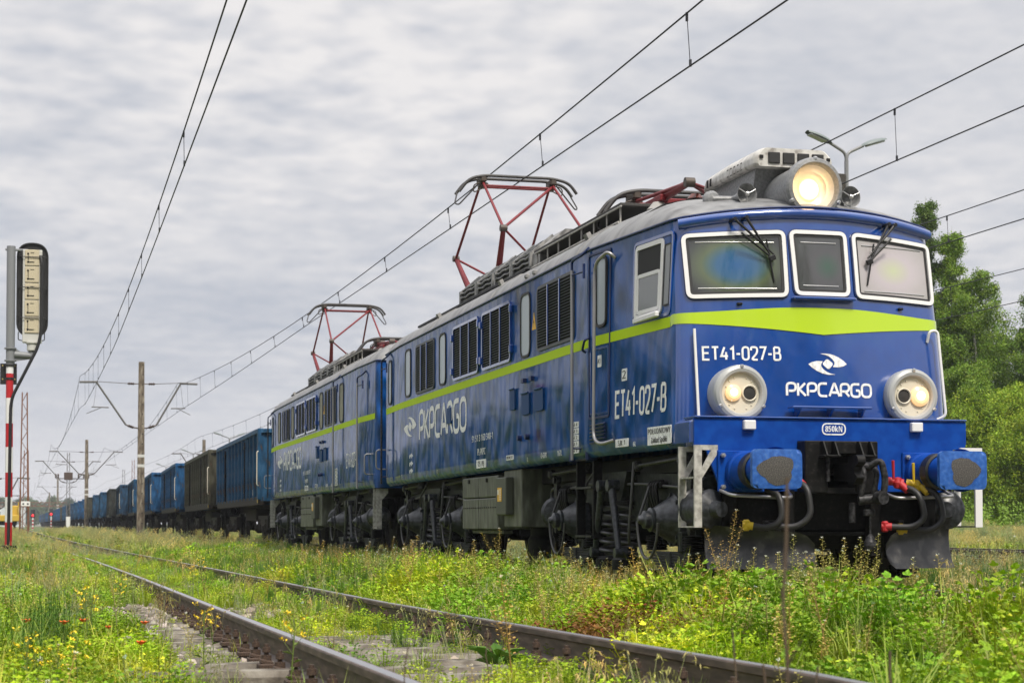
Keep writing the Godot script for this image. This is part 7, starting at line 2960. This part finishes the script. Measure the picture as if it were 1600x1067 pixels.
const POPPIES := [[-6.47, -18.5], [-6.67, -14.0], [-6.86, -20.7], [-7.01, -23.2], [-6.79, 3.25], [-6.67, 2.9], [-6.51, 2.53], [-6.3, 2.83], [-7.01, 2.81], [-6.41, 4.64], [-6.45, 7.28], [-7.5, -37.5], [-7.23, -32.3], [-6.92, -34.3], [-6.87, -21.5]]
const MUSTARD := [[-6.67, 3.54], [-6.54, -0.95], [-6.27, -1.92], [-4.83, -10.95], [-5.15, -8.39], [-6.08, 4.52], [-5.94, 3.38], [-5.82, 6.17], [-5.98, -27.6], [-6.39, -50.6], [-6.71, -26.3], [-2.36, 2.58], [-2.43, 2.93], [-2.73, 4.01], [-2.69, 3.27], [-1.05, -7.24], [-1.15, -6.12], [-6.94, 6.05], [-6.97, 6.12], [-6.84, 6.08], [-6.76, 6.1]]
const DANDELIONS := [[-6.92, 5.05], [-6.93, 5.54], [-6.97, 5.72], [-6.82, 4.86], [-6.78, 5.18], [-6.88, 5.82], [-7.0, 3.03]]
const PURSE := [[-2.5, 2.7, 0.62, 1.0], [-2.32, 2.43, 0.44, 0.6], [-2.49, 3.11, 0.36, 0.4], [-2.13, 2.38, 0.42, 0.5], [-2.23, 2.97, 0.38, 0.2], [-1.95, 2.53, 0.4, 0.6], [-2.08, 3.01, 0.48, 0.2], [-1.86, 2.66, 0.4, 0.4], [-2.05, 3.23, 0.34, 0.1], [-1.61, 2.62, 0.5, 0.4], [-1.76, 3.1, 0.42, 0.3], [-1.43, 2.56, 0.5, 0.6], [-1.55, 2.94, 0.46, 0.3], [-1.24, 2.4, 0.5, 0.2], [-1.42, 2.87, 0.52, 0.3], [-3.35, -0.6, 0.46, 0.8], [-3.05, -1.2, 0.5, 0.7], [-3.6, -2.6, 0.5, 0.9], [-2.8, 0.4, 0.42, 0.5], [-3.2, 0.6, 0.4, 0.3], [-1.0, 3.9, 0.5, 0.2], [0.1, 3.2, 0.55, 0.1], [1.9, 1.0, 0.6, 0.1], [0.9, 2.9, 0.5, 0.2], [-2.42, 2.55, 0.38, 0.2], [-2.28, 2.72, 0.36, 0.3], [-2.0, 2.75, 0.4, 0.1], [-1.9, 2.9, 0.36, 0.3], [-1.5, 2.75, 0.46, 0.15], [-1.36, 2.6, 0.44, 0.2], [-1.68, 2.8, 0.42, 0.1], [-2.65, 2.6, 0.4, 0.6], [-1.15, 2.9, 0.4, 0.1]]
const STEMS := [[-5.61, 11.19, 0.9, 0.012, 0.0032], [-5.33, 10.44, 0.5, 0.0, 0.003], [-5.03, 9.48, 0.52, 0.008, 0.0026], [-4.87, 10.14, 0.5, 0.0, 0.0034], [-5.12, 10.28, 0.48, -0.01, 0.0024], [-5.92, 9.25, 0.5, 0.01, 0.002], [-5.22, 7.37, 0.42, 0.0, 0.0022]]

# ---------------------------------------------------------------- sky
func sky_colour(az: float, el: float, f1: FastNoiseLite, f2: FastNoiseLite) -> Color:
	var s := sin(el)
	var k := 1.0 / (maxf(s, 0.0) + 0.07)
	var px := sin(az) * cos(el) * k
	var pz := -cos(az) * cos(el) * k
	var wx := f1.get_noise_2d(px * 30.0 + 500.0, pz * 30.0) * 14.0
	var big := f1.get_noise_2d(px * 16.0 + 90.0, pz * 16.0)
	var n := big * 0.7 + f1.get_noise_2d(px * 62.0 + wx, pz * 62.0 + wx) * 0.6 + f2.get_noise_2d(px * 230.0 + 40.0 + wx, pz * 230.0 - wx) * (0.75 + 0.9 * big) + f2.get_noise_2d(px * 620.0, pz * 620.0) * 0.25
	var e := rad_to_deg(el)
	var t := 0.80 - 0.42 * exp(-pow((e - 5.0) / 3.2, 2.0)) * (1.0 - 0.6 * smoothstep(0.12, 0.45, az)) - 0.1 * smoothstep(9.0, 15.0, e) * smoothstep(0.1, -0.02, az)
	var amp := 0.50 * smoothstep(1.0, 9.0, e) + 0.15
	t = clampf(t + n * amp, 0.0, 1.2)
	var c := Color(0.47, 0.51, 0.59).lerp(Color(0.79, 0.78, 0.795), t)
	c = c.lerp(Color(0.76, 0.745, 0.76), 0.8 * exp(-maxf(e, 0.0) / 1.7))
	var up := 1.0 + 1.4 * smoothstep(18.0, 70.0, e)
	return Color(c.r * up, c.g * up, c.b * up)

func build_sky(exposure: float) -> PanoramaSkyMaterial:
	var f1 := FastNoiseLite.new()
	f1.seed = 3
	f1.frequency = 0.02
	f1.fractal_octaves = 4
	var f2 := FastNoiseLite.new()
	f2.seed = 9
	f2.frequency = 0.025
	f2.fractal_octaves = 3
	var W := 4096
	var H := 2048
	var low := Image.create(512, 256, false, Image.FORMAT_RGBF)
	var g := Color(0.09, 0.1, 0.05) / exposure
	for y in 256:
		var el := (0.5 - (y + 0.5) / 256.0) * PI
		for x in 512:
			var az := wrapf((x + 0.5) / 512.0 * TAU, -PI, PI)
			if el < -0.01:
				low.set_pixel(x, y, g)
			else:
				low.set_pixel(x, y, sky_colour(az, el, f1, f2) / exposure)
	low.resize(W, H, Image.INTERPOLATE_BILINEAR)
	var x0 := -int(W * deg_to_rad(14.0) / TAU)
	var x1 := int(W * deg_to_rad(42.0) / TAU)
	for y in range(int(H * (0.5 - deg_to_rad(24.0) / PI)), int(H * 0.502)):
		var el := (0.5 - (y + 0.5) / H) * PI
		for x in range(x0, x1):
			var az := (x + 0.5) / W * TAU
			low.set_pixel(posmod(x, W), y, sky_colour(az, maxf(el, 0.0), f1, f2) / exposure)
	var p := PanoramaSkyMaterial.new()
	p.panorama = ImageTexture.create_from_image(low)
	return p

# ---------------------------------------------------------------- materials
func make_materials():
	var n1 := noise_img(1, 0.02, 5)
	var n2 := noise_img(2, 0.05, 4)
	var n3 := noise_img(3, 0.012, 3)
	var paint := mat("paint", 0.001, 0.05, 0.27, 0.1)
	paint.metallic_specular = 0.85
	textured(paint, ramp(n1, [[0.2, Color(0.0015, 0.043, 0.235)], [0.6, Color(0.001, 0.05, 0.275)], [0.85, Color(0.004, 0.058, 0.27)]]), Vector3(0.6, 0.4, 0.6))
	paint.roughness = 0.3
	paint.roughness_texture = ramp(n2, [[0.25, Color(0.2, 0.2, 0.2)], [0.7, Color(0.5, 0.5, 0.5)]])
	paint.clearcoat_enabled = true
	paint.clearcoat = 1.0
	paint.clearcoat_roughness = 0.04
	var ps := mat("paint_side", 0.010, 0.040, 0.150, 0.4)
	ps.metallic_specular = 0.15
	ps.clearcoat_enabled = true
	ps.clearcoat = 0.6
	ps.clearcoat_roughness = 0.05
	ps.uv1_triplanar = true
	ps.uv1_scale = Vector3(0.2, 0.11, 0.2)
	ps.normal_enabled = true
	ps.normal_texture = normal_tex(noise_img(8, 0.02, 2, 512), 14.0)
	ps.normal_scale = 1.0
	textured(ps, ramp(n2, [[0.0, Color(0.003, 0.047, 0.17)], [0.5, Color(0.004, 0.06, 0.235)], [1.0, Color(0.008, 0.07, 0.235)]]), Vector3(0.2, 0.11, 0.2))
	var pf := mat("paint_flat", 0.004, 0.05, 0.30, 0.42)
	pf.metallic_specular = 0.25
	textured(pf, ramp(n1, [[0.3, Color(0.004, 0.045, 0.27)], [0.7, Color(0.006, 0.062, 0.33)]]), Vector3(1, 1, 1))
	var bb := mat("buffer_blue", 0.01, 0.08, 0.35, 0.5)
	textured(bb, ramp(n2, [[0.25, Color(0.008, 0.07, 0.3)], [0.62, Color(0.02, 0.11, 0.42)], [0.8, Color(0.05, 0.14, 0.4)]]), Vector3(1.3, 1.3, 1.3))
	mat("hatch_blue", 0.005, 0.045, 0.15, 0.45).metallic_specular = 0.25
	mat("blue_dark", 0.004, 0.018, 0.09, 0.4)
	var lime := mat("lime", 0.42, 0.60, 0.004, 0.35)
	lime.clearcoat_enabled = true
	lime.clearcoat_roughness = 0.08
	var ls := mat("lime_side", 0.42, 0.60, 0.004, 0.5)
	ls.metallic_specular = 0.2
	var roof := mat("roof", 0.3, 0.3, 0.3, 0.55)
	textured(roof, ramp(n1, [[0.15, Color(0.07, 0.07, 0.07)], [0.38, Color(0.17, 0.172, 0.175)], [0.65, Color(0.235, 0.238, 0.24)], [0.9, Color(0.14, 0.135, 0.13)]]), Vector3(0.5, 0.2, 0.5))
	textured(mat("roof_trim", 0.2, 0.2, 0.2, 0.6), ramp(n1, [[0.2, Color(0.10, 0.10, 0.10)], [0.6, Color(0.25, 0.25, 0.245)], [0.9, Color(0.3, 0.29, 0.28)]]), Vector3(1.5, 0.7, 1.5))
	mat("black", 0.004, 0.004, 0.005, 0.8)
	mat("rubber", 0.015, 0.015, 0.016, 0.55)
	mat("grey_rubber", 0.07, 0.075, 0.085, 0.5)
	mat("slat", 0.022, 0.03, 0.045, 0.45)
	var fr := mat("frosted", 0.34, 0.39, 0.43, 0.22)
	textured(mat("frosted_dirty", 0.3, 0.28, 0.2, 0.4), ramp(n1, [[0.3, Color(0.17, 0.16, 0.09)], [0.7, Color(0.27, 0.26, 0.18)]]), Vector3(2, 0.8, 2))
	mat("yellow", 0.75, 0.42, 0.02, 0.5)
	textured(mat("white", 0.75, 0.76, 0.76, 0.45), ramp(n2, [[0.2, Color(0.6, 0.61, 0.62)], [0.6, Color(0.86, 0.87, 0.87)]]), Vector3(2, 1, 2))
	mat("steel", 0.32, 0.32, 0.33, 0.4, 0.6)
	textured(mat("steel_dark", 0.06, 0.06, 0.065, 0.45, 0.3), ramp(n1, [[0.3, Color(0.015, 0.015, 0.016)], [0.7, Color(0.06, 0.06, 0.064)]]), Vector3(4, 4, 4))
	textured(mat("steel_blue", 0.05, 0.056, 0.065, 0.36, 0.1), ramp(n1, [[0.3, Color(0.014, 0.016, 0.019)], [0.75, Color(0.055, 0.06, 0.07)]]), Vector3(3, 3, 3))
	mat("cab_dark", 0.01, 0.01, 0.011, 0.7)
	mat("white_frame", 0.72, 0.72, 0.72, 0.35)
	mat("glass_grey", 0.19, 0.2, 0.21, 0.06)
	for e in [["glass_blue_sheen", [[0.0, Color(0.012, 0.085, 0.24)], [0.35, Color(0.03, 0.10, 0.20)], [0.6, Color(0.09, 0.115, 0.06)], [0.85, Color(0.05, 0.055, 0.048)], [1.0, Color(0.03, 0.03, 0.032)]], Vector3(0.88, 1.3, 1), Vector3(1.19, -0.352, 0)],  # iridescent reflection painted over the tint of the left pane
			["glass_green_sheen", [[0.0, Color(0.04, 0.085, 0.06)], [0.4, Color(0.07, 0.07, 0.075)], [1.0, Color(0.055, 0.06, 0.06)]], Vector3(1.3, 1.3, 1), Vector3(0.4, -0.352, 0)],  # middle pane: same iridescent sheen painted in green and grey
			["glass_sky_sheen", [[0.0, Color(0.46, 0.5, 0.32)], [0.4, Color(0.45, 0.41, 0.44)], [1.0, Color(0.34, 0.33, 0.32)]], Vector3(0.88, 1.3, 1), Vector3(-0.19, -0.352, 0)]]:  # right pane: bright sky reflection painted into the albedo
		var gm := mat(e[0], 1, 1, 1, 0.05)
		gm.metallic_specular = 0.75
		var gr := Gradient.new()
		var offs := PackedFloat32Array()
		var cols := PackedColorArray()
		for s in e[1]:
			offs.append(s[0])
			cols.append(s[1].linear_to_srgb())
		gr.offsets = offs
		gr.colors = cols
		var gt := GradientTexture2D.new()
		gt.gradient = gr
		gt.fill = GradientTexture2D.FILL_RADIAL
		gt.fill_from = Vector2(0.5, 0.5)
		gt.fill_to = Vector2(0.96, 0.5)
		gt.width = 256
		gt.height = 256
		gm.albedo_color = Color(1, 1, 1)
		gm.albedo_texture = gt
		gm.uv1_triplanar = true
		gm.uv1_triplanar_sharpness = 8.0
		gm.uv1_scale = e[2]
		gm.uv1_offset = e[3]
	mat("chrome", 0.55, 0.55, 0.55, 0.3, 0.8)
	mat("wiper", 0.012, 0.012, 0.013, 0.4)
	textured(mat("lamp_grey", 0.2, 0.21, 0.21, 0.38), ramp(n2, [[0.2, Color(0.15, 0.155, 0.16)], [0.7, Color(0.24, 0.245, 0.25)]]), Vector3(2, 2, 2))
	mat("reflector", 0.66, 0.62, 0.52, 0.3, 0.35)
	mat("cream", 0.62, 0.58, 0.48, 0.5)
	textured(mat("ac_white", 0.6, 0.58, 0.54, 0.6), ramp(n1, [[0.2, Color(0.28, 0.26, 0.24)], [0.42, Color(0.5, 0.49, 0.46)], [0.8, Color(0.62, 0.61, 0.58)]]), Vector3(1.5, 1.5, 1.5))
	mat("mesh_black", 0.02, 0.02, 0.02, 0.6)
	mat("rim_grey", 0.36, 0.37, 0.37, 0.35)
	var hot := mat("lamp_hot", 1, 0.85, 0.6, 0.5)
	hot.emission_enabled = true
	hot.emission = Color(1.0, 0.88, 0.68)
	hot.emission_energy_multiplier = 0.75
	var warm := mat("lamp_warm", 0.75, 0.6, 0.38, 0.2)
	warm.emission_enabled = true
	warm.emission = Color(1.0, 0.74, 0.45)
	warm.emission_energy_multiplier = 0.22
	var cg := mat("clear_glass", 1, 1, 1, 0.03)
	cg.transparency = BaseMaterial3D.TRANSPARENCY_ALPHA
	cg.albedo_color = Color(1, 1, 1, 0.05)
	textured(mat("grease", 0.05, 0.048, 0.045, 0.7), ramp(n2, [[0.2, Color(0.03, 0.029, 0.028)], [0.6, Color(0.075, 0.07, 0.066)], [0.78, Color(0.13, 0.12, 0.11)]]), Vector3(6, 6, 6))
	mat("black_grease", 0.012, 0.012, 0.012, 0.35)
	textured(mat("black_paint", 0.016, 0.016, 0.016, 0.5), ramp(n1, [[0.3, Color(0.005, 0.005, 0.005)], [0.7, Color(0.009, 0.009, 0.009)], [0.9, Color(0.022, 0.02, 0.019)]]), Vector3(3, 3, 3))
	textured(mat("plough", 0.05, 0.05, 0.055, 0.3, 0.15), ramp(n1, [[0.3, Color(0.008, 0.008, 0.009)], [0.55, Color(0.02, 0.02, 0.022)], [0.75, Color(0.08, 0.076, 0.07)]]), Vector3(1.0, 1.0, 1.0))
	mat("hose", 0.02, 0.02, 0.021, 0.5)
	mat("tap_red", 0.4, 0.014, 0.02, 0.5)
	mat("tap_yellow", 0.55, 0.38, 0.012, 0.5)
	textured(mat("ladder_grey", 0.4, 0.39, 0.36, 0.5), ramp(n2, [[0.2, Color(0.26, 0.25, 0.23)], [0.7, Color(0.46, 0.45, 0.42)]]), Vector3(1, 1, 1))
	textured(mat("wheel", 0.04, 0.037, 0.034, 0.45, 0.2), ramp(n1, [[0.3, Color(0.02, 0.019, 0.018)], [0.8, Color(0.055, 0.05, 0.045)]]), Vector3(3, 3, 3))
	textured(mat("bogie_green", 0.05, 0.056, 0.05, 0.5), ramp(n1, [[0.3, Color(0.010, 0.012, 0.010)], [0.7, Color(0.028, 0.032, 0.028)]]), Vector3(2, 2, 2))
	textured(mat("spring_grey", 0.06, 0.062, 0.065, 0.5), ramp(n2, [[0.3, Color(0.02, 0.021, 0.022)], [0.8, Color(0.06, 0.062, 0.064)]]), Vector3(3, 6, 3))
	mat("spring_light", 0.1, 0.1, 0.11, 0.35, 0.3)
	mat("cable", 0.05, 0.05, 0.053, 0.45)
	textured(mat("olive", 0.1, 0.105, 0.078, 0.5), ramp(n1, [[0.25, Color(0.06, 0.064, 0.048)], [0.6, Color(0.105, 0.112, 0.082)], [0.85, Color(0.16, 0.165, 0.14)]]), Vector3(1.5, 0.4, 1.5))
	mat("olive_dark", 0.06, 0.065, 0.048, 0.5)
	mat("wood_dark", 0.045, 0.042, 0.04, 0.8)
	mat("insulator_red", 0.12, 0.03, 0.02, 0.3)
	mat("insulator_grey", 0.3, 0.29, 0.27, 0.4)
	mat("insulator_dark", 0.05, 0.03, 0.022, 0.3)
	mat("copper", 0.2, 0.09, 0.05, 0.5, 0.4)
	mat("copper_dark", 0.07, 0.055, 0.045, 0.55, 0.2)
	mat("panto_red", 0.16, 0.008, 0.012, 0.55)
	mat("carbon", 0.035, 0.033, 0.033, 0.5)
	mat("print_black", 0.01, 0.01, 0.01, 0.6)
	textured(mat("rail_rust", 0.07, 0.05, 0.04, 0.75), ramp(n2, [[0.2, Color(0.035, 0.026, 0.022)], [0.7, Color(0.09, 0.062, 0.048)]]), Vector3(3, 3, 3), true)
	textured(mat("rail_brown", 0.09, 0.06, 0.045, 0.6), ramp(n1, [[0.2, Color(0.05, 0.035, 0.028)], [0.6, Color(0.10, 0.07, 0.055)], [0.9, Color(0.15, 0.11, 0.09)]]), Vector3(0.6, 4, 0.6), true)
	mat("rail_top", 0.42, 0.42, 0.44, 0.33, 0.85)
	textured(mat("concrete_old", 0.25, 0.24, 0.21, 0.9), ramp(n1, [[0.15, Color(0.045, 0.036, 0.028)], [0.5, Color(0.14, 0.12, 0.095)], [0.8, Color(0.25, 0.23, 0.19)]]), Vector3(1, 1, 1), true)
	M.concrete_old.heightmap_enabled = false
	M.concrete_old.normal_enabled = true
	M.concrete_old.normal_texture = normal_tex(n2, 3.0)
	textured(mat("rust_dark", 0.06, 0.035, 0.025, 0.85), ramp(n2, [[0.2, Color(0.03, 0.02, 0.016)], [0.7, Color(0.09, 0.055, 0.036)]]), Vector3(8, 8, 8))
	var gm2 := mat("ground", 1, 1, 1, 0.95)
	gm2.albedo_color = Color(1, 1, 1)
	textured(gm2, ramp(noise_img(4, 0.06, 5, 512), [[0.15, Color(0.5, 0.48, 0.45)], [0.5, Color(1, 1, 1)], [0.85, Color(1.0, 0.98, 0.93)]]), Vector3(0.8, 0.8, 0.8), true)
	gm2.vertex_color_use_as_albedo = true
	gm2.normal_enabled = true
	gm2.normal_texture = normal_tex(noise_img(5, 0.09, 4, 512), 4.0)
	for e in [["wagon_blue", 0.015, 0.07, 0.15], ["wagon_blue_b", 0.012, 0.075, 0.19], ["wagon_blue_c", 0.02, 0.06, 0.12], ["wagon_olive", 0.055, 0.053, 0.036], ["wagon_olive_b", 0.035, 0.04, 0.037]]:
		var c := Color(e[1], e[2], e[3])
		textured(mat(e[0], e[1], e[2], e[3], 0.55), ramp(n1, [[0.12, Color(0.07, 0.045, 0.03)], [0.22, c * 0.55], [0.55, c], [0.85, c * 1.25 + Color(0.015, 0.015, 0.012)]]), Vector3(0.9, 0.3, 0.9))
	mat("wagon_under", 0.03, 0.026, 0.022, 0.75)
	mat("faded_white", 0.5, 0.5, 0.47, 0.7)
	mat("yellow_dull", 0.5, 0.33, 0.03, 0.6)
	mat("signal_red", 0.42, 0.012, 0.018, 0.45)
	mat("signal_white", 0.7, 0.7, 0.69, 0.5)
	mat("signal_grey", 0.19, 0.2, 0.21, 0.5)
	mat("signal_pale", 0.5, 0.5, 0.47, 0.5)
	textured(mat("signal_cream", 0.5, 0.44, 0.3, 0.55), ramp(n2, [[0.2, Color(0.4, 0.35, 0.24)], [0.7, Color(0.54, 0.48, 0.34)]]), Vector3(3, 3, 3))
	mat("signal_black", 0.012, 0.012, 0.013, 0.5)
	mat("brass", 0.5, 0.4, 0.15, 0.4, 0.5)
	textured(mat("rust", 0.22, 0.09, 0.04, 0.85), ramp(n2, [[0.2, Color(0.1, 0.045, 0.025)], [0.7, Color(0.27, 0.11, 0.05)]]), Vector3(2, 2, 2))
	mat("lattice_grey", 0.16, 0.15, 0.14, 0.7)
	textured(mat("concrete_mast", 0.17, 0.14, 0.1, 0.9), ramp(n1, [[0.2, Color(0.085, 0.065, 0.045)], [0.55, Color(0.16, 0.13, 0.095)], [0.9, Color(0.27, 0.24, 0.19)]]), Vector3(1.2, 0.3, 1.2))
	textured(mat("concrete_dark", 0.05, 0.045, 0.04, 0.9), ramp(n2, [[0.2, Color(0.02, 0.018, 0.016)], [0.8, Color(0.075, 0.065, 0.055)]]), Vector3(2, 2, 2))
	mat("mast_steel", 0.11, 0.105, 0.1, 0.6)
	mat("wire", 0.014, 0.015, 0.022, 0.6)
	var lr := mat("lamp_red", 0.6, 0.02, 0.03, 0.4)
	lr.emission_enabled = true
	lr.emission = Color(1, 0.08, 0.12)
	lr.emission_energy_multiplier = 1.0
	mat("pale_wall", 0.5, 0.53, 0.55, 0.8)
	mat("lamp_hood", 0.16, 0.19, 0.19, 0.5)
	mat("lamp_glass", 0.4, 0.42, 0.42, 0.2)
	mat("fence_green", 0.12, 0.22, 0.2, 0.6)
	textured(mat("birch_bark", 0.4, 0.38, 0.34, 0.8), ramp(n2, [[0.3, Color(0.06, 0.05, 0.045)], [0.42, Color(0.4, 0.38, 0.34)], [0.8, Color(0.55, 0.53, 0.48)]]), Vector3(1.0, 2.5, 1.0))
	mat("bark", 0.07, 0.06, 0.048, 0.9)
	mat("blue_plastic", 0.1, 0.28, 0.45, 0.4)
	for e in [["leaf_mat", 0.55], ["plant", 0.6]]:
		var lm := mat(e[0], 1, 1, 1, e[1])
		lm.albedo_color = Color(1, 1, 1)
		lm.vertex_color_use_as_albedo = true
		lm.backlight_enabled = true
		lm.backlight = Color(0.55, 0.6, 0.3)
		lm.metallic_specular = 0.35
	mat("stone", 1, 1, 1, 0.9)
	M.stone.albedo_color = Color(1, 1, 1)
	M.stone.vertex_color_use_as_albedo = true
	mat("poppy", 0.85, 0.13, 0.015, 0.6)
	mat("yellow_petal", 0.85, 0.6, 0.01, 0.6)
	mat("fluff", 0.75, 0.74, 0.7, 0.9)

	for e in ["black_paint", "bogie_green", "steel_dark", "spring_grey", "wheel", "wagon_under", "wagon_blue", "wagon_blue_b", "wagon_blue_c", "wagon_olive", "wagon_olive_b"]:
		M[e].metallic_specular = 0.3

func _ready():
	# camera: its lens is shifted, as in the photograph, so that upright things stay almost upright
	var cam := Camera3D.new()
	cam.name = "camera"
	add_child(cam)
	var yaw := 0.253
	var pit := 0.03
	cam.position = Vector3(-6.8788, 0.5912, 14.1737)
	cam.look_at_from_position(cam.position, cam.position + Vector3(sin(yaw) * cos(pit), sin(pit), -cos(yaw) * cos(pit)), Vector3.UP)
	var att := CameraAttributesPhysical.new()
	att.frustum_focal_length = 63.0
	att.frustum_near = 0.1
	att.frustum_far = 4000.0
	att.frustum_focus_distance = 17.5
	att.exposure_aperture = 6.3
	cam.attributes = att
	cam.near = 0.1
	cam.far = 4000.0
	var half := 533.5 / 2798.6
	cam.set_frustum(0.1 * 2.0 * half, Vector2(0, 0.1 * 201.0 / 2798.6), 0.1, 4000.0)
	cam.current = true
	# sky and light
	var exposure := 2.6
	var env := Environment.new()
	env.background_mode = Environment.BG_SKY
	env.sky = Sky.new()
	env.sky.sky_material = build_sky(exposure)
	env.tonemap_mode = Environment.TONE_MAPPER_LINEAR
	env.tonemap_exposure = exposure
	env.fog_enabled = true
	env.fog_density = 0.0003
	env.fog_light_color = Color(0.86, 0.88, 0.92)
	env.sdfgi_enabled = true
	env.ssao_enabled = true
	env.ssil_enabled = true
	var we := WorldEnvironment.new()
	we.name = "environment"
	we.environment = env
	add_child(we)
	var sun := DirectionalLight3D.new()
	sun.name = "sun"
	add_child(sun)
	sun.look_at_from_position(Vector3.ZERO, -Vector3(0.1, 0.85, 0.62), Vector3.UP)
	sun.light_color = Color(1.0, 0.965, 0.91)
	sun.light_energy = 0.5
	sun.light_angular_distance = 14.0
	sun.shadow_enabled = true
	make_materials()
	build_ground()
	build_tracks()
	build_loco()
	build_wagons()
	build_overhead()
	build_masts()
	build_signal()
	build_lamps()
	build_trees()
	build_plants()
